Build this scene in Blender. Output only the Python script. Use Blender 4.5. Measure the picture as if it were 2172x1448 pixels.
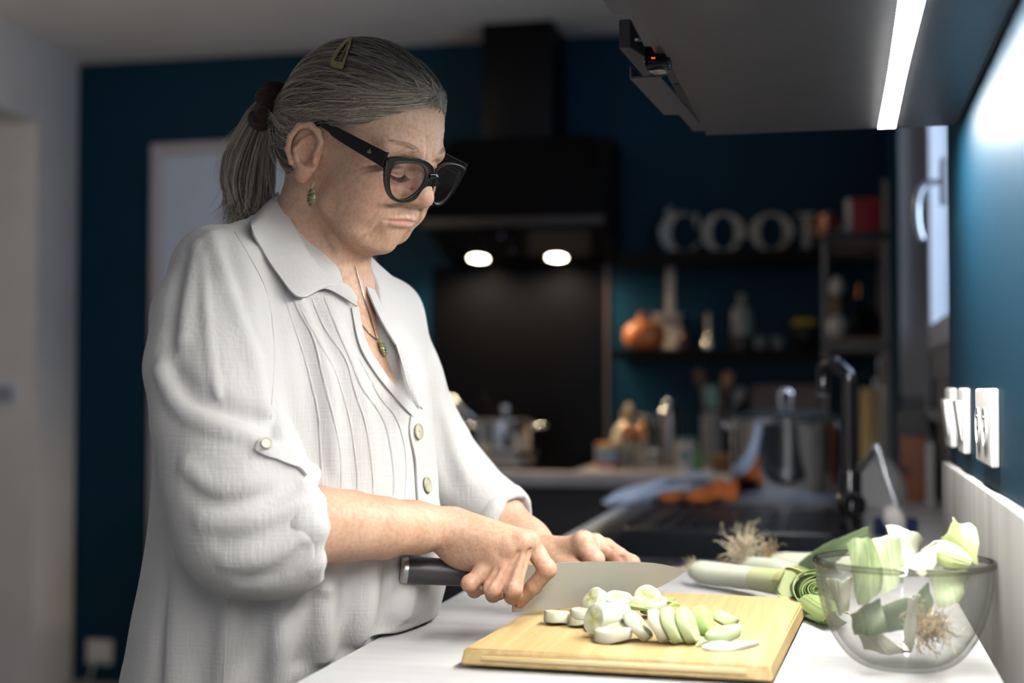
import bpy, bmesh, math, random
import numpy as np
from mathutils import Vector, Matrix
from mathutils.bvhtree import BVHTree
for _o in list(bpy.data.objects):
    bpy.data.objects.remove(_o, do_unlink=True)
SC = bpy.context.scene
COL = SC.collection
rng = random.Random(7)
nrng = np.random.default_rng(11)

# ------------------------------------------------------------------ camera
FPX, EYE = 3017.0, 1.178
PSI, PIT = math.asin(.2216), math.asin(.03247)
RT = np.array([math.cos(PSI), math.sin(PSI), 0.])
FW = np.array([-math.sin(PSI)*math.cos(PIT), math.cos(PSI)*math.cos(PIT), math.sin(PIT)])
UP = np.cross(RT, FW)
CAMP = np.array([0., 0., EYE])
cam_d = bpy.data.cameras.new('camera')
cam = bpy.data.objects.new('camera', cam_d)
COL.objects.link(cam)
cam.location = CAMP
cam.rotation_euler = (math.pi/2 + PIT, 0, PSI)
cam_d.sensor_width = 36.0
cam_d.lens = FPX*36.0/2172
cam_d.clip_start = .02
cam_d.dof.use_dof = True
cam_d.dof.focus_distance = 1.58
cam_d.dof.aperture_fstop = 2.5
SC.camera = cam
# ------------------------------------------------------------------ world, lamps, exposure
w = bpy.data.worlds.new('sky'); SC.world = w
w.use_nodes = True
w.node_tree.nodes['Background'].inputs[0].default_value = (.62, .68, .88, 1)
w.node_tree.nodes['Background'].inputs[1].default_value = .58
SC.view_settings.view_transform = 'Standard'
SC.view_settings.look = 'None'
SC.view_settings.gamma = 1
SC.view_settings.use_curve_mapping = False
SC.view_settings.exposure = 0.0
LED_POWER = 232.0
def lamp(name, kind, loc, power, col, rot=(0, 0, 0), **kw):
    d = bpy.data.lights.new(name, kind)
    d.energy = power; d.color = col
    for k, v in kw.items(): setattr(d, k, v)
    o = bpy.data.objects.new(name, d); COL.objects.link(o)
    o.location = loc; o.rotation_euler = rot
    return o
# warm lamp of the living room, left of the frame, washing the ceiling
lamp('living_room_lamp_light', 'POINT', (-2.35, 3.3, 2.1), 8.0, (1, .76, .5), shadow_soft_size=.08)
# warm lamp in the passage behind the left opening
lamp('passage_lamp_light', 'POINT', (-3.6, 3.6, 1.2), 1.5, (1, .74, .5), shadow_soft_size=.1)
# added cool fill standing for the daylight from behind the camera
lamp('rear_daylight_fill', 'AREA', (-.2, -8.0, 1.7), 24, (.74, .82, 1), rot=(math.radians(88), 0, math.radians(6)), shape='RECTANGLE', size=4.2, size_y=2.2)
# daylight of the kitchen window
lamp('kitchen_window_light', 'AREA', (.62, 2.9, 1.75), 24, (.66, .8, 1), rot=(math.radians(90), 0, math.radians(90)), shape='RECTANGLE', size=1.15, size_y=1.0)

# portals that guide the daylight through the two openings of the room
for _n, _l, _r, _a, _b in (('rear_opening_portal', (-1.05, -3.1, 1.25), (math.radians(90), 0, math.pi), 3.1, 2.1), ('kitchen_window_portal', (.33, 3.0, 1.73), (math.radians(90), 0, math.radians(90)), 1.6, 1.06)):
    _o = lamp(_n, 'AREA', _l, 1, (1, 1, 1), rot=_r, shape='RECTANGLE', size=_a, size_y=_b); _o.data.cycles.is_portal = True
SC.cycles.max_bounces = 8
SC.cycles.transparent_max_bounces = 10
SC.cycles.transmission_bounces = 8
SC.cycles.caustics_refractive = False
SC.cycles.caustics_reflective = False
SC.cycles.sample_clamp_indirect = 4.0

# ------------------------------------------------------------------ placing helpers
def P(px, py, d):
    return CAMP + d*(FW + RT*(px-1086)/FPX - UP*(py-724)/FPX)
def ray(px, py):
    return FW + RT*(px-1086)/FPX - UP*(py-724)/FPX
def onz(px, py, z):
    D = ray(px, py); return CAMP + D*((z-EYE)/D[2])
def ony(px, py, y):
    D = ray(px, py); return CAMP + D*(y/D[1])
def onx(px, py, x):
    D = ray(px, py); return CAMP + D*(x/D[0])

# ------------------------------------------------------------------ materials
MATS = {}
def mat(name, col, rough=.5, metal=0., bump=0., scale=40., var=0., stretch=(1, 1, 1), spec=None, trans=0., ior=None,
        sheen=0., coat=0., sss=0., emit=None, estr=0., col2=None, vscale=None, detail=4., rvar=0.):
    if name in MATS: return MATS[name]
    m = bpy.data.materials.new(name); m.use_nodes = True
    nt = m.node_tree; N = nt.nodes; L = nt.links
    b = N['Principled BSDF']
    b.inputs['Base Color'].default_value = (*col, 1)
    b.inputs['Roughness'].default_value = rough
    b.inputs['Metallic'].default_value = metal
    if spec is not None: b.inputs['Specular IOR Level'].default_value = spec
    if trans: b.inputs['Transmission Weight'].default_value = trans
    if ior: b.inputs['IOR'].default_value = ior
    if sheen: b.inputs['Sheen Weight'].default_value = sheen
    if coat: b.inputs['Coat Weight'].default_value = coat
    if sss:
        b.inputs['Subsurface Weight'].default_value = sss
        b.inputs['Subsurface Radius'].default_value = (.012, .005, .003)
        b.inputs['Subsurface Scale'].default_value = .6
    if emit is not None:
        b.inputs['Emission Color'].default_value = (*emit, 1)
        b.inputs['Emission Strength'].default_value = estr
    tc = N.new('ShaderNodeTexCoord'); mp = N.new('ShaderNodeMapping')
    mp.inputs['Scale'].default_value = stretch
    L.new(tc.outputs['Object'], mp.inputs['Vector'])
    if bump or var or rvar or col2:
        nz = N.new('ShaderNodeTexNoise'); nz.inputs['Scale'].default_value = scale; nz.inputs['Detail'].default_value = detail
        L.new(mp.outputs[0], nz.inputs['Vector'])
        if bump:
            bp = N.new('ShaderNodeBump'); bp.inputs['Strength'].default_value = min(1, bump); bp.inputs['Distance'].default_value = .002
            L.new(nz.outputs[0], bp.inputs['Height']); L.new(bp.outputs[0], b.inputs['Normal'])
        if var or col2:
            nv = N.new('ShaderNodeTexNoise'); nv.inputs['Scale'].default_value = vscale or scale; nv.inputs['Detail'].default_value = detail
            L.new(mp.outputs[0], nv.inputs['Vector'])
            rp = N.new('ShaderNodeValToRGB')
            c2 = col2 or tuple(max(0, c*(1-var)) for c in col)
            c1 = col if col2 else tuple(min(1, c*(1+var)) for c in col)
            rp.color_ramp.elements[0].color = (*c2, 1); rp.color_ramp.elements[0].position = .34
            rp.color_ramp.elements[1].color = (*c1, 1); rp.color_ramp.elements[1].position = .66
            L.new(nv.outputs[0], rp.inputs[0]); L.new(rp.outputs[0], b.inputs['Base Color'])
        if rvar:
            mr = N.new('ShaderNodeMapRange'); mr.inputs[3].default_value = max(0, rough-rvar); mr.inputs[4].default_value = min(1, rough+rvar)
            L.new(nz.outputs[0], mr.inputs[0]); L.new(mr.outputs[0], b.inputs['Roughness'])
    MATS[name] = m
    return m
def emis(name, col, s):
    m = bpy.data.materials.new(name); m.use_nodes = True
    nt = m.node_tree; nt.nodes.clear()
    e = nt.nodes.new('ShaderNodeEmission'); e.inputs[0].default_value = (*col, 1); e.inputs[1].default_value = s
    o = nt.nodes.new('ShaderNodeOutputMaterial'); nt.links.new(e.outputs[0], o.inputs[0])
    return m
def glass(name, col=(1, 1, 1), rough=0., ior=1.47, edge=(.80, .82, .80), haze=0.):
    """thin clear glass: light passes straight through, the surface mirrors by Fresnel, edges look denser"""
    m = bpy.data.materials.new(name); m.use_nodes = True
    nt = m.node_tree; N = nt.nodes; L = nt.links; N.clear()
    tr = N.new('ShaderNodeBsdfTransparent'); gs = N.new('ShaderNodeBsdfGlossy'); gs.inputs['Roughness'].default_value = max(rough, .02)
    lw = N.new('ShaderNodeLayerWeight'); lw.inputs['Blend'].default_value = .22
    mc = N.new('ShaderNodeMix'); mc.data_type = 'RGBA'; mc.inputs[6].default_value = (*col, 1); mc.inputs[7].default_value = (*edge, 1)
    L.new(lw.outputs['Facing'], mc.inputs[0]); L.new(mc.outputs[2], tr.inputs[0])
    lf = N.new('ShaderNodeLayerWeight'); lf.inputs['Blend'].default_value = .5; pw = N.new('ShaderNodeMath'); pw.operation = 'POWER'; pw.inputs[1].default_value = 4.2; L.new(lf.outputs['Facing'], pw.inputs[0]); fr = N.new('ShaderNodeMath'); fr.operation = 'MULTIPLY_ADD'; fr.inputs[1].default_value = .7; fr.inputs[2].default_value = ((ior-1)/(ior+1))**2; L.new(pw.outputs[0], fr.inputs[0])
    mx = N.new('ShaderNodeMixShader'); L.new(fr.outputs[0], mx.inputs[0]); L.new(tr.outputs[0], mx.inputs[1]); L.new(gs.outputs[0], mx.inputs[2])
    last = mx
    if haze:
        df = N.new('ShaderNodeBsdfDiffuse'); df.inputs[0].default_value = (.85, .86, .85, 1)
        m2 = N.new('ShaderNodeMixShader'); m2.inputs[0].default_value = haze; L.new(mx.outputs[0], m2.inputs[1]); L.new(df.outputs[0], m2.inputs[2]); last = m2
    o = N.new('ShaderNodeOutputMaterial'); L.new(last.outputs[0], o.inputs[0])
    return m
# ------------------------------------------------------------------ objects
def tag(o, label=None, cat=None, group=None, kind=None):
    if label: o['label'] = label
    if cat: o['category'] = cat
    if group: o['group'] = group
    if kind: o['kind'] = kind
    return o
def empty(name, loc, label, cat, group=None, rz=0.):
    o = bpy.data.objects.new(name, None); COL.objects.link(o)
    o.location = tuple(loc); o.rotation_euler = (0, 0, rz)
    o.empty_display_size = .05
    return tag(o, label, cat, group)
def link_mesh(name, me, m=None, parent=None, smooth=False, loc=None, keep=True):
    if m is not None:
        for mm in (m if isinstance(m, (list, tuple)) else [m]): me.materials.append(mm)
    if smooth:
        me.polygons.foreach_set('use_smooth', [True]*len(me.polygons))
    o = bpy.data.objects.new(name, me); COL.objects.link(o)
    if loc is not None: o.location = tuple(loc)
    if parent is not None:
        o.parent = parent
        if keep:
            bpy.context.view_layer.update()
            o.matrix_parent_inverse = parent.matrix_world.inverted()
    return o
def obj(name, bm, m=None, parent=None, smooth=False, keep=True, auto=None):
    me = bpy.data.meshes.new(name)
    bmesh.ops.recalc_face_normals(bm, faces=bm.faces)
    bm.to_mesh(me); bm.free()
    o = link_mesh(name, me, m, parent, smooth, keep=keep)
    if auto:
        me.polygons.foreach_set('use_smooth', [True]*len(me.polygons))
        try: me.set_sharp_from_angle(angle=math.radians(auto))
        except Exception: pass
    return o
def pydata(name, V, F, m=None, parent=None, smooth=True, keep=True):
    me = bpy.data.meshes.new(name)
    V = np.asarray(V, dtype=np.float32); 
    if isinstance(F, np.ndarray):
        n, k = F.shape
        me.vertices.add(len(V)); me.vertices.foreach_set('co', V.ravel())
        me.loops.add(n*k); me.loops.foreach_set('vertex_index', F.astype(np.int32).ravel())
        me.polygons.add(n); me.polygons.foreach_set('loop_start', np.arange(0, n*k, k, dtype=np.int32))
        me.update(calc_edges=True)
    else:
        me.from_pydata([tuple(map(float, v)) for v in V], [], F); me.update()
    me.validate()
    return link_mesh(name, me, m, parent, smooth, keep=keep)
def struct(o): o['kind'] = 'structure'; return o

def bm_box(bm, x0, x1, y0, y1, z0, z1, bev=0., seg=2):
    g = bmesh.ops.create_cube(bm, size=1)['verts']
    for v in g:
        v.co = ((x0+x1)/2 + v.co.x*(x1-x0), (y0+y1)/2 + v.co.y*(y1-y0), (z0+z1)/2 + v.co.z*(z1-z0))
    if bev:
        e = list({e for v in g for e in v.link_edges})
        bmesh.ops.bevel(bm, geom=e, offset=bev, segments=seg, affect='EDGES', profile=.6)
def box(name, x0, x1, y0, y1, z0, z1, m, parent=None, bev=0., seg=2):
    bm = bmesh.new(); bm_box(bm, x0, x1, y0, y1, z0, z1, bev, seg)
    return obj(name, bm, m, parent, auto=40 if bev else None)
def bm_prism(bm, poly, axis, a, b):
    """polygon of 2-D points in the plane normal to axis, extruded from a to b"""
    def mk(p, t):
        if axis == 'z': return (p[0], p[1], t)
        if axis == 'y': return (p[0], t, p[1])
        return (t, p[0], p[1])
    v0 = [bm.verts.new(mk(p, a)) for p in poly]; v1 = [bm.verts.new(mk(p, b)) for p in poly]
    n = len(poly)
    bm.faces.new(v0); bm.faces.new(v1[::-1])
    for i in range(n): bm.faces.new((v0[i], v0[(i+1) % n], v1[(i+1) % n], v1[i]))
def prism(name, poly, axis, a, b, m, parent=None, bev=0.):
    bm = bmesh.new(); bm_prism(bm, poly, axis, a, b)
    if bev: bmesh.ops.bevel(bm, geom=list(bm.edges), offset=bev, segments=2, affect='EDGES')
    return obj(name, bm, m, parent, auto=40 if bev else None)
def bm_lathe(bm, prof, c, n=32, axis=None, closed=False, sx=1., sy=1.):
    """profile of (r, h) spun about the vertical axis through c (or about a given axis)"""
    c = np.asarray(c, float)
    if axis is None: A, B, H = np.array([1., 0, 0]), np.array([0, 1., 0]), np.array([0, 0, 1.])
    else:
        H = np.asarray(axis, float); H /= np.linalg.norm(H)
        A = np.cross(H, [0, 0, 1.]) if abs(H[2]) < .9 else np.cross(H, [1., 0, 0]); A /= np.linalg.norm(A); B = np.cross(H, A)
    rings = []
    for (r, h) in prof:
        if r < 1e-6: rings.append([bm.verts.new(c+H*h)])
        else: rings.append([bm.verts.new(c+H*h+A*r*sx*math.cos(2*math.pi*i/n)+B*r*sy*math.sin(2*math.pi*i/n)) for i in range(n)])
    pairs = list(zip(rings[:-1], rings[1:]))
    if closed: pairs.append((rings[-1], rings[0]))
    for a, b in pairs:
        if len(a) == 1 and len(b) == 1: continue
        for i in range(n):
            j = (i+1) % n
            if len(a) == 1: bm.faces.new((a[0], b[j], b[i]))
            elif len(b) == 1: bm.faces.new((a[i], a[j], b[0]))
            else: bm.faces.new((a[i], a[j], b[j], b[i]))
def lathe(name, prof, c, m, parent=None, n=32, axis=None, closed=False, auto=45, sx=1., sy=1.):
    bm = bmesh.new(); bm_lathe(bm, prof, c, n, axis, closed, sx, sy)
    return obj(name, bm, m, parent, auto=auto)
def tube_data(pts, rad, n=8, cap=True, flat=1., upv=None):
    pts = np.asarray(pts, float); k = len(pts)
    rad = np.broadcast_to(np.asarray(rad, float), (k,))
    T = np.gradient(pts, axis=0); T /= np.linalg.norm(T, axis=1)[:, None]+1e-12
    u0 = np.array(upv if upv is not None else ([0, 0, 1.] if abs(T[0][2]) < .9 else [1., 0, 0]), float)
    V, F = [], []
    for i in range(k):
        u0 = u0 - T[i]*(u0@T[i]); u0 /= np.linalg.norm(u0)+1e-12
        b = np.cross(T[i], u0)
        for j in range(n):
            a = 2*math.pi*j/n
            V.append(pts[i]+rad[i]*(u0*math.cos(a)*flat+b*math.sin(a)))
    for i in range(k-1):
        for j in range(n):
            j2 = (j+1) % n
            F.append((i*n+j, i*n+j2, (i+1)*n+j2, (i+1)*n+j))
    if cap:
        F.append(tuple(range(n))[::-1]); F.append(tuple((k-1)*n+j for j in range(n)))
    return V, F
def bm_tube(bm, pts, rad, n=8, cap=True, flat=1., upv=None):
    V, F = tube_data(pts, rad, n, cap, flat, upv)
    vs = [bm.verts.new(v) for v in V]
    for f in F: bm.faces.new([vs[i] for i in f])
def tube(name, pts, rad, m, parent=None, n=8, cap=True, flat=1., upv=None):
    bm = bmesh.new(); bm_tube(bm, pts, rad, n, cap, flat, upv)
    return obj(name, bm, m, parent, auto=60)
def spline(pts, n=8, closed=False):
    """Catmull-Rom through pts"""
    p = np.asarray(pts, float); k = len(p); out = []
    m = k if closed else k-1
    for i in range(m):
        if closed: a, b, c, d = p[(i-1) % k], p[i], p[(i+1) % k], p[(i+2) % k]
        else: a, b, c, d = p[max(i-1, 0)], p[i], p[i+1], p[min(i+2, k-1)]
        for t in np.arange(n)/n:
            out.append(.5*((2*b)+(-a+c)*t+(2*a-5*b+4*c-d)*t*t+(-a+3*b-3*c+d)*t**3))
    if not closed: out.append(p[-1])
    return np.array(out)
def sphere_bm(bm, c, r, seg=16, ring=10, M=None):
    g = bmesh.ops.create_uvsphere(bm, u_segments=seg, v_segments=ring, radius=1)['verts']
    r = np.broadcast_to(np.asarray(r, float), (3,))
    for v in g:
        q = np.array(v.co)*r
        if M is not None: q = q@M
        v.co = q+np.asarray(c)
def sphere(name, c, r, m, parent=None, seg=16, ring=10, M=None):
    bm = bmesh.new(); sphere_bm(bm, c, r, seg, ring, M)
    return obj(name, bm, m, parent, smooth=True)
def grid_sheet(name, fn, nu, nv, m, parent=None, thick=0., smooth=True):
    """fn(u, v) -> point; a sheet with real thickness"""
    G = np.array([[fn(i/nu, j/nv) for j in range(nv+1)] for i in range(nu+1)], float)
    return sheet_from_grid(name, G, m, parent, thick, smooth)
def sheet_from_grid(name, G, m, parent=None, thick=0., smooth=True):
    nu, nv = G.shape[0]-1, G.shape[1]-1
    du = np.gradient(G, axis=0); dv = np.gradient(G, axis=1)
    n = np.cross(du, dv); n /= np.linalg.norm(n, axis=2)[..., None]+1e-12
    W = nv+1
    F = [(i*W+j, (i+1)*W+j, (i+1)*W+j+1, i*W+j+1) for i in range(nu) for j in range(nv)]
    V = G.reshape(-1, 3)
    if thick:
        k = len(V)
        V = np.concatenate([V+n.reshape(-1, 3)*thick/2, V-n.reshape(-1, 3)*thick/2])
        F2 = [tuple(x+k for x in f[::-1]) for f in F]
        edge = [(i*W, (i+1)*W) for i in range(nu)]+[((i+1)*W+nv, i*W+nv) for i in range(nu)]
        edge += [(j+1, j) for j in range(nv)]+[(nu*W+j, nu*W+j+1) for j in range(nv)]
        F = F+F2+[(a, a+k, b+k, b) for a, b in edge]
    bm = bmesh.new(); vs = [bm.verts.new(v) for v in V]
    for f in F: bm.faces.new([vs[i] for i in f])
    return obj(name, bm, m, parent, smooth=smooth, auto=50 if thick else None)
def copy_tree(o, parent=None):
    c = o.copy(); COL.objects.link(c)
    if parent is not None: c.parent = parent
    for ch in list(o.children): copy_tree(ch, c)
    return c

# ------------------------------------------------------------------ implicit surfaces
class Field:
    def __init__(s, lo, hi, h):
        s.lo = np.asarray(lo, float); s.h = h
        s.n = np.ceil((np.asarray(hi, float)-s.lo)/h).astype(int)+1
        s.ax = [(s.lo[i]+h*np.arange(s.n[i])).astype(np.float32) for i in range(3)]
        s.F = np.full(s.n, .08, np.float32)
    def sl(s, lo, hi):
        a = np.maximum(np.floor((np.asarray(lo)-s.lo)/s.h).astype(int), 0)
        b = np.minimum(np.ceil((np.asarray(hi)-s.lo)/s.h).astype(int)+1, s.n)
        if np.any(b <= a): return None
        return tuple(slice(a[i], b[i]) for i in range(3))
    def op(s, fn, lo, hi, k, mode):
        pad = k+.022
        q = s.sl(np.asarray(lo)-pad, np.asarray(hi)+pad)
        if q is None: return
        X = s.ax[0][q[0]][:, None, None]; Y = s.ax[1][q[1]][None, :, None]; Z = s.ax[2][q[2]][None, None, :]
        d = fn(X, Y, Z); f = s.F[q]
        if mode == 'u':
            if k > 0:
                hh = np.clip(.5+.5*(f-d)/k, 0, 1); s.F[q] = f*(1-hh)+d*hh-k*hh*(1-hh)
            else: s.F[q] = np.minimum(f, d)
        elif mode == 's':
            d = -d
            if k > 0:
                hh = np.clip(.5-.5*(f-d)/k, 0, 1); s.F[q] = f*(1-hh)+d*hh+k*hh*(1-hh)
            else: s.F[q] = np.maximum(f, d)
        else:   # gentle push: amount 'mode' inside a soft falloff
            s.F[q] = f + mode*np.exp(-np.maximum(d, 0)**2/(k*k))
    def apply(s, prims):
        for p in prims: s.op(*p)
    def mesh(s):
        F = s.F; n = s.n; S = F < 0
        c = np.zeros(n-1, np.uint8)
        for dx in (0, 1):
            for dy in (0, 1):
                for dz in (0, 1):
                    c += S[dx:n[0]-1+dx, dy:n[1]-1+dy, dz:n[2]-1+dz]
        act = (c > 0) & (c < 8)
        I = np.argwhere(act)
        idm = np.full(n-1, -1, np.int32); idm[act] = np.arange(len(I))
        offs = np.array([(a, b, d) for a in (0, 1) for b in (0, 1) for d in (0, 1)])
        val = np.stack([F[I[:, 0]+o[0], I[:, 1]+o[1], I[:, 2]+o[2]] for o in offs], 1)
        acc = np.zeros((len(I), 3)); cnt = np.zeros(len(I))
        for i in range(8):
            for j in range(i+1, 8):
                if np.abs(offs[i]-offs[j]).sum() != 1: continue
                a, b = val[:, i], val[:, j]; m = (a < 0) != (b < 0)
                t = np.where(m, a/np.where(m, a-b, 1), 0)
                acc += np.where(m[:, None], offs[i]+t[:, None]*(offs[j]-offs[i]), 0); cnt += m
        V = s.lo+s.h*(I+acc/cnt[:, None])
        Q = []
        for ax in range(3):
            b, d = (ax+1) % 3, (ax+2) % 3
            A = [slice(None)]*3; B = [slice(None)]*3
            A[ax] = slice(0, -1); B[ax] = slice(1, None)
            cr = S[tuple(A)] != S[tuple(B)]
            E_ = np.argwhere(cr)
            ok = (E_[:, b] > 0) & (E_[:, b] < n[b]-1) & (E_[:, d] > 0) & (E_[:, d] < n[d]-1)
            E_ = E_[ok]
            def g(ob, od):
                t = E_.copy(); t[:, b] -= ob; t[:, d] -= od
                return idm[t[:, 0], t[:, 1], t[:, 2]]
            q = np.stack([g(1, 1), g(0, 1), g(0, 0), g(1, 0)], 1)
            flip = ~S[tuple(A)][E_[:, 0], E_[:, 1], E_[:, 2]]
            q[flip] = q[flip][:, ::-1]
            Q.append(q)
        return V, np.concatenate(Q)
def smooth_mesh(V, Q, it=2, lam=.5):
    V = V.copy(); e = np.concatenate([Q[:, [0, 1]], Q[:, [1, 2]], Q[:, [2, 3]], Q[:, [3, 0]]])
    e = np.concatenate([e, e[:, ::-1]]); deg = np.bincount(e[:, 0], minlength=len(V))[:, None]
    for i in range(it):
        A = np.stack([np.bincount(e[:, 0], weights=V[e[:, 1], k], minlength=len(V)) for k in range(3)], 1)/np.maximum(deg, 1)
        V = V+(lam if i % 2 == 0 else -lam*.9)*(A-V)
    return V
def vnormals(V, Q):
    n = np.cross(V[Q[:, 2]]-V[Q[:, 0]], V[Q[:, 3]]-V[Q[:, 1]])
    N = np.stack([np.bincount(Q.ravel(), weights=np.repeat(n[:, k], 4), minlength=len(V)) for k in range(3)], 1)
    return N/(np.linalg.norm(N, axis=1)[:, None]+1e-12)
def cone(a, b, ra, rb, k=.01, mode='u'):
    a = np.asarray(a, float); b = np.asarray(b, float); ba = b-a; bb = max(ba@ba, 1e-12); R = max(ra, rb)
    def fn(X, Y, Z):
        x, y, z = X-a[0], Y-a[1], Z-a[2]
        t = np.clip((x*ba[0]+y*ba[1]+z*ba[2])/bb, 0, 1)
        return np.sqrt((x-t*ba[0])**2+(y-t*ba[1])**2+(z-t*ba[2])**2)-(ra+t*(rb-ra))
    return (fn, np.minimum(a, b)-R, np.maximum(a, b)+R, k, mode)
def chain(pts, rads, k=.008, mode='u'):
    if np.isscalar(rads): rads = [rads]*len(pts)
    return [cone(pts[i], pts[i+1], rads[i], rads[i+1], k, mode) for i in range(len(pts)-1)]
def ell(c, r, M=None, k=.01, mode='u'):
    c = np.asarray(c, float); r = np.asarray(r, float); M = np.eye(3) if M is None else np.asarray(M, float)
    ext = np.sqrt(((M*r[:, None])**2).sum(0))
    def fn(X, Y, Z):
        x, y, z = X-c[0], Y-c[1], Z-c[2]
        q = [(x*M[i][0]+y*M[i][1]+z*M[i][2])/r[i] for i in range(3)]
        k0 = np.sqrt(q[0]**2+q[1]**2+q[2]**2)+1e-9
        k1 = np.sqrt((q[0]/r[0])**2+(q[1]/r[1])**2+(q[2]/r[2])**2)+1e-9
        return k0*(k0-1)/k1
    return (fn, c-ext, c+ext, k, mode)
def bvh_of(V, Q):
    return BVHTree.FromPolygons([tuple(v) for v in V.tolist()], Q.tolist())
def hit(bvh, px, py, off=0.):
    D = Vector(ray(px, py)).normalized()
    h, n, i, d = bvh.ray_cast(Vector(CAMP), D)
    if h is None: return None
    if n.dot(D) > 0: n = -n
    return np.array(h+n*off)
# ================================================================== the room
XW, XF, YB, ZC, ZT = .165, -.4975, 5.25, 2.5, .90
M_blue = mat('blue_paint', (.0045, .036, .066), rough=.46, bump=.06, scale=420, var=.05, vscale=6, spec=.12)
M_white = mat('white_paint', (.72, .71, .70), rough=.75, bump=.05, scale=300, var=.03, vscale=5)
M_ceil = mat('ceiling_paint', (.80, .79, .78), rough=.85, var=.03, scale=4)
M_door = mat('door_paint', (.62, .74, .92), rough=.38, var=.02, scale=8)
M_dark = mat('black_laminate', (.016, .015, .018), rough=.45, bump=.03, scale=200, var=.15)
M_grey_lam = mat('charcoal_laminate', (.052, .050, .058), rough=.42, spec=.45, bump=.03, scale=900, var=.06, vscale=60, rvar=.05)
M_blackglass = mat('black_glass', (.004, .004, .005), rough=.12, spec=.08, rvar=.06, scale=30)
M_black = mat('matt_black', (.010, .010, .011), rough=.38, var=.1, scale=40)
M_steel = mat('polished_steel', (.74, .75, .77), rough=.09, metal=1, rvar=.06, scale=60, stretch=(1, 1, 6))
M_chrome = mat('chrome', (.85, .87, .9), rough=.07, metal=1)
M_plastic = mat('white_plastic', (.74, .73, .70), rough=.3, var=.02, scale=30)
M_wood = mat('tile_floor', (.42, .39, .36), rough=.45, var=.25, scale=7, stretch=(1, 6, 1))
def worktop_mat():
    m = mat('worktop_laminate', (.60, .595, .58), rough=.42, var=.10, scale=9, bump=.05, stretch=(1, 5, 1), col2=(.50, .49, .48), vscale=5, detail=8)
    return m
M_top = worktop_mat()
M_splash = mat('upstand_laminate', (.50, .49, .47), rough=.45, col2=(.33, .32, .305), scale=9, vscale=8, stretch=(1, 1.5, .35), bump=.05, detail=9)
M_stone = mat('reveal_laminate', (.26, .25, .26), rough=.6, col2=(.17, .165, .175), scale=7, vscale=5, stretch=(1, 1, .5))

struct(box('floor', -5.2, 1.2, -3.2, 5.6, -.06, 0, M_wood))
struct(box('ceiling', -5.2, 1.2, -3.2, 5.6, ZC, ZC+.08, M_ceil))
struct(box('wall_back', -5.2, .9, YB, YB+.14, 0, ZC, M_blue))
# right wall: near pier, below and above the window, far pier
WY0, WY1, WZ0, WZ1 = 2.20, 3.80, 1.20, 2.26
wr = bpy.data.objects.new('wall_right', None); COL.objects.link(wr); struct(wr)
def wr_piece(y0, y1, z0, z1, th=.32): struct(box('wall_panel', XW, XW+th, y0, y1, z0, z1, M_blue, wr, bev=.0015))
wr_piece(-3.2, WY0, 0, ZC, .12); wr_piece(WY0, WY1, 0, ZT-.041); wr_piece(WY0, WY1, WZ1, ZC); wr_piece(WY1, YB, 0, ZC)
# left wall, slightly out of square, with a deep opening
cA = onz(155, 130, ZC); cB = onz(0, 38, ZC)
ldir = (cB-cA)[:2]; ldir = ldir/np.linalg.norm(ldir); lnrm = np.array([-abs(ldir[1]), -ldir[0]*np.sign(-ldir[1])]); lnrm = np.array([ldir[1], -ldir[0]])
if lnrm[0] > 0: lnrm = -lnrm
def lpt(t, o=0.): return cA[:2]+ldir*t+lnrm*o
D_ = ray(80, 262); 
a_ = np.array([[D_[0], -ldir[0]], [D_[1], -ldir[1]]]); tt, jt = np.linalg.solve(a_, cA[:2])
JZ = EYE+D_[2]*tt; JT = jt
wl = bpy.data.objects.new('wall_left', None); COL.objects.link(wl); struct(wl)
def wl_piece(t0, t1, z0, z1, th=.30):
    struct(prism('wall_panel', [lpt(t0), lpt(t1), lpt(t1, th), lpt(t0, th)], 'z', z0, z1, M_white, wl))
wl_piece(-.12, JT, 0, ZC); wl_piece(JT, JT+2.2, JZ, ZC); wl_piece(JT+2.2, JT+5.5, 0, ZC)
struct(box('wall_passage', -5.2, -5.1, -3.2, YB, 0, ZC, M_white))
wf = bpy.data.objects.new('wall_front', None); COL.objects.link(wf); struct(wf)
for x0_, x1_, z0_, z1_ in ((-5.2, -2.6, 0, ZC), (.5, 1.2, 0, ZC), (-2.6, .5, 0, .2), (-2.6, .5, 2.3, ZC)): struct(box('wall_panel', x0_, x1_, -3.3, -3.2, z0_, z1_, M_white, wf))
M_skirt = mat('skirting_paint', (.55, .55, .56), rough=.5)
struct(box('baseboard_back', -3.0, -2.62, YB-.014, YB, 0, .07, M_blue))
# light switch on the reveal of the opening
sp = np.array([*lpt(JT-.0, .135), 0]); 
sw = empty('light_switch', (sp[0], sp[1], onz(20, 836, .9)[2]), 'small grey light switch on the white jamb of the left opening', 'switch')
sz = EYE+ray(18, 836)[2]*4.95
def jamb_prism(name, o0, o1, z0, z1, d, m, par):
    q = [lpt(JT, o0), lpt(JT, o1), lpt(JT+d, o1), lpt(JT+d, o0)]
    return prism(name, q, 'z', z0, z1, m, par)
M_gsw = mat('switch_grey', (.30, .30, .33), rough=.4)
jamb_prism('plate', .075, .155, sz-.04, sz+.04, .008, M_door, sw)
jamb_prism('rocker', .083, .110, sz-.03, sz+.03, .014, M_gsw, sw); jamb_prism('rocker', .118, .147, sz-.03, sz+.03, .014, M_gsw, sw)

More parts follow.
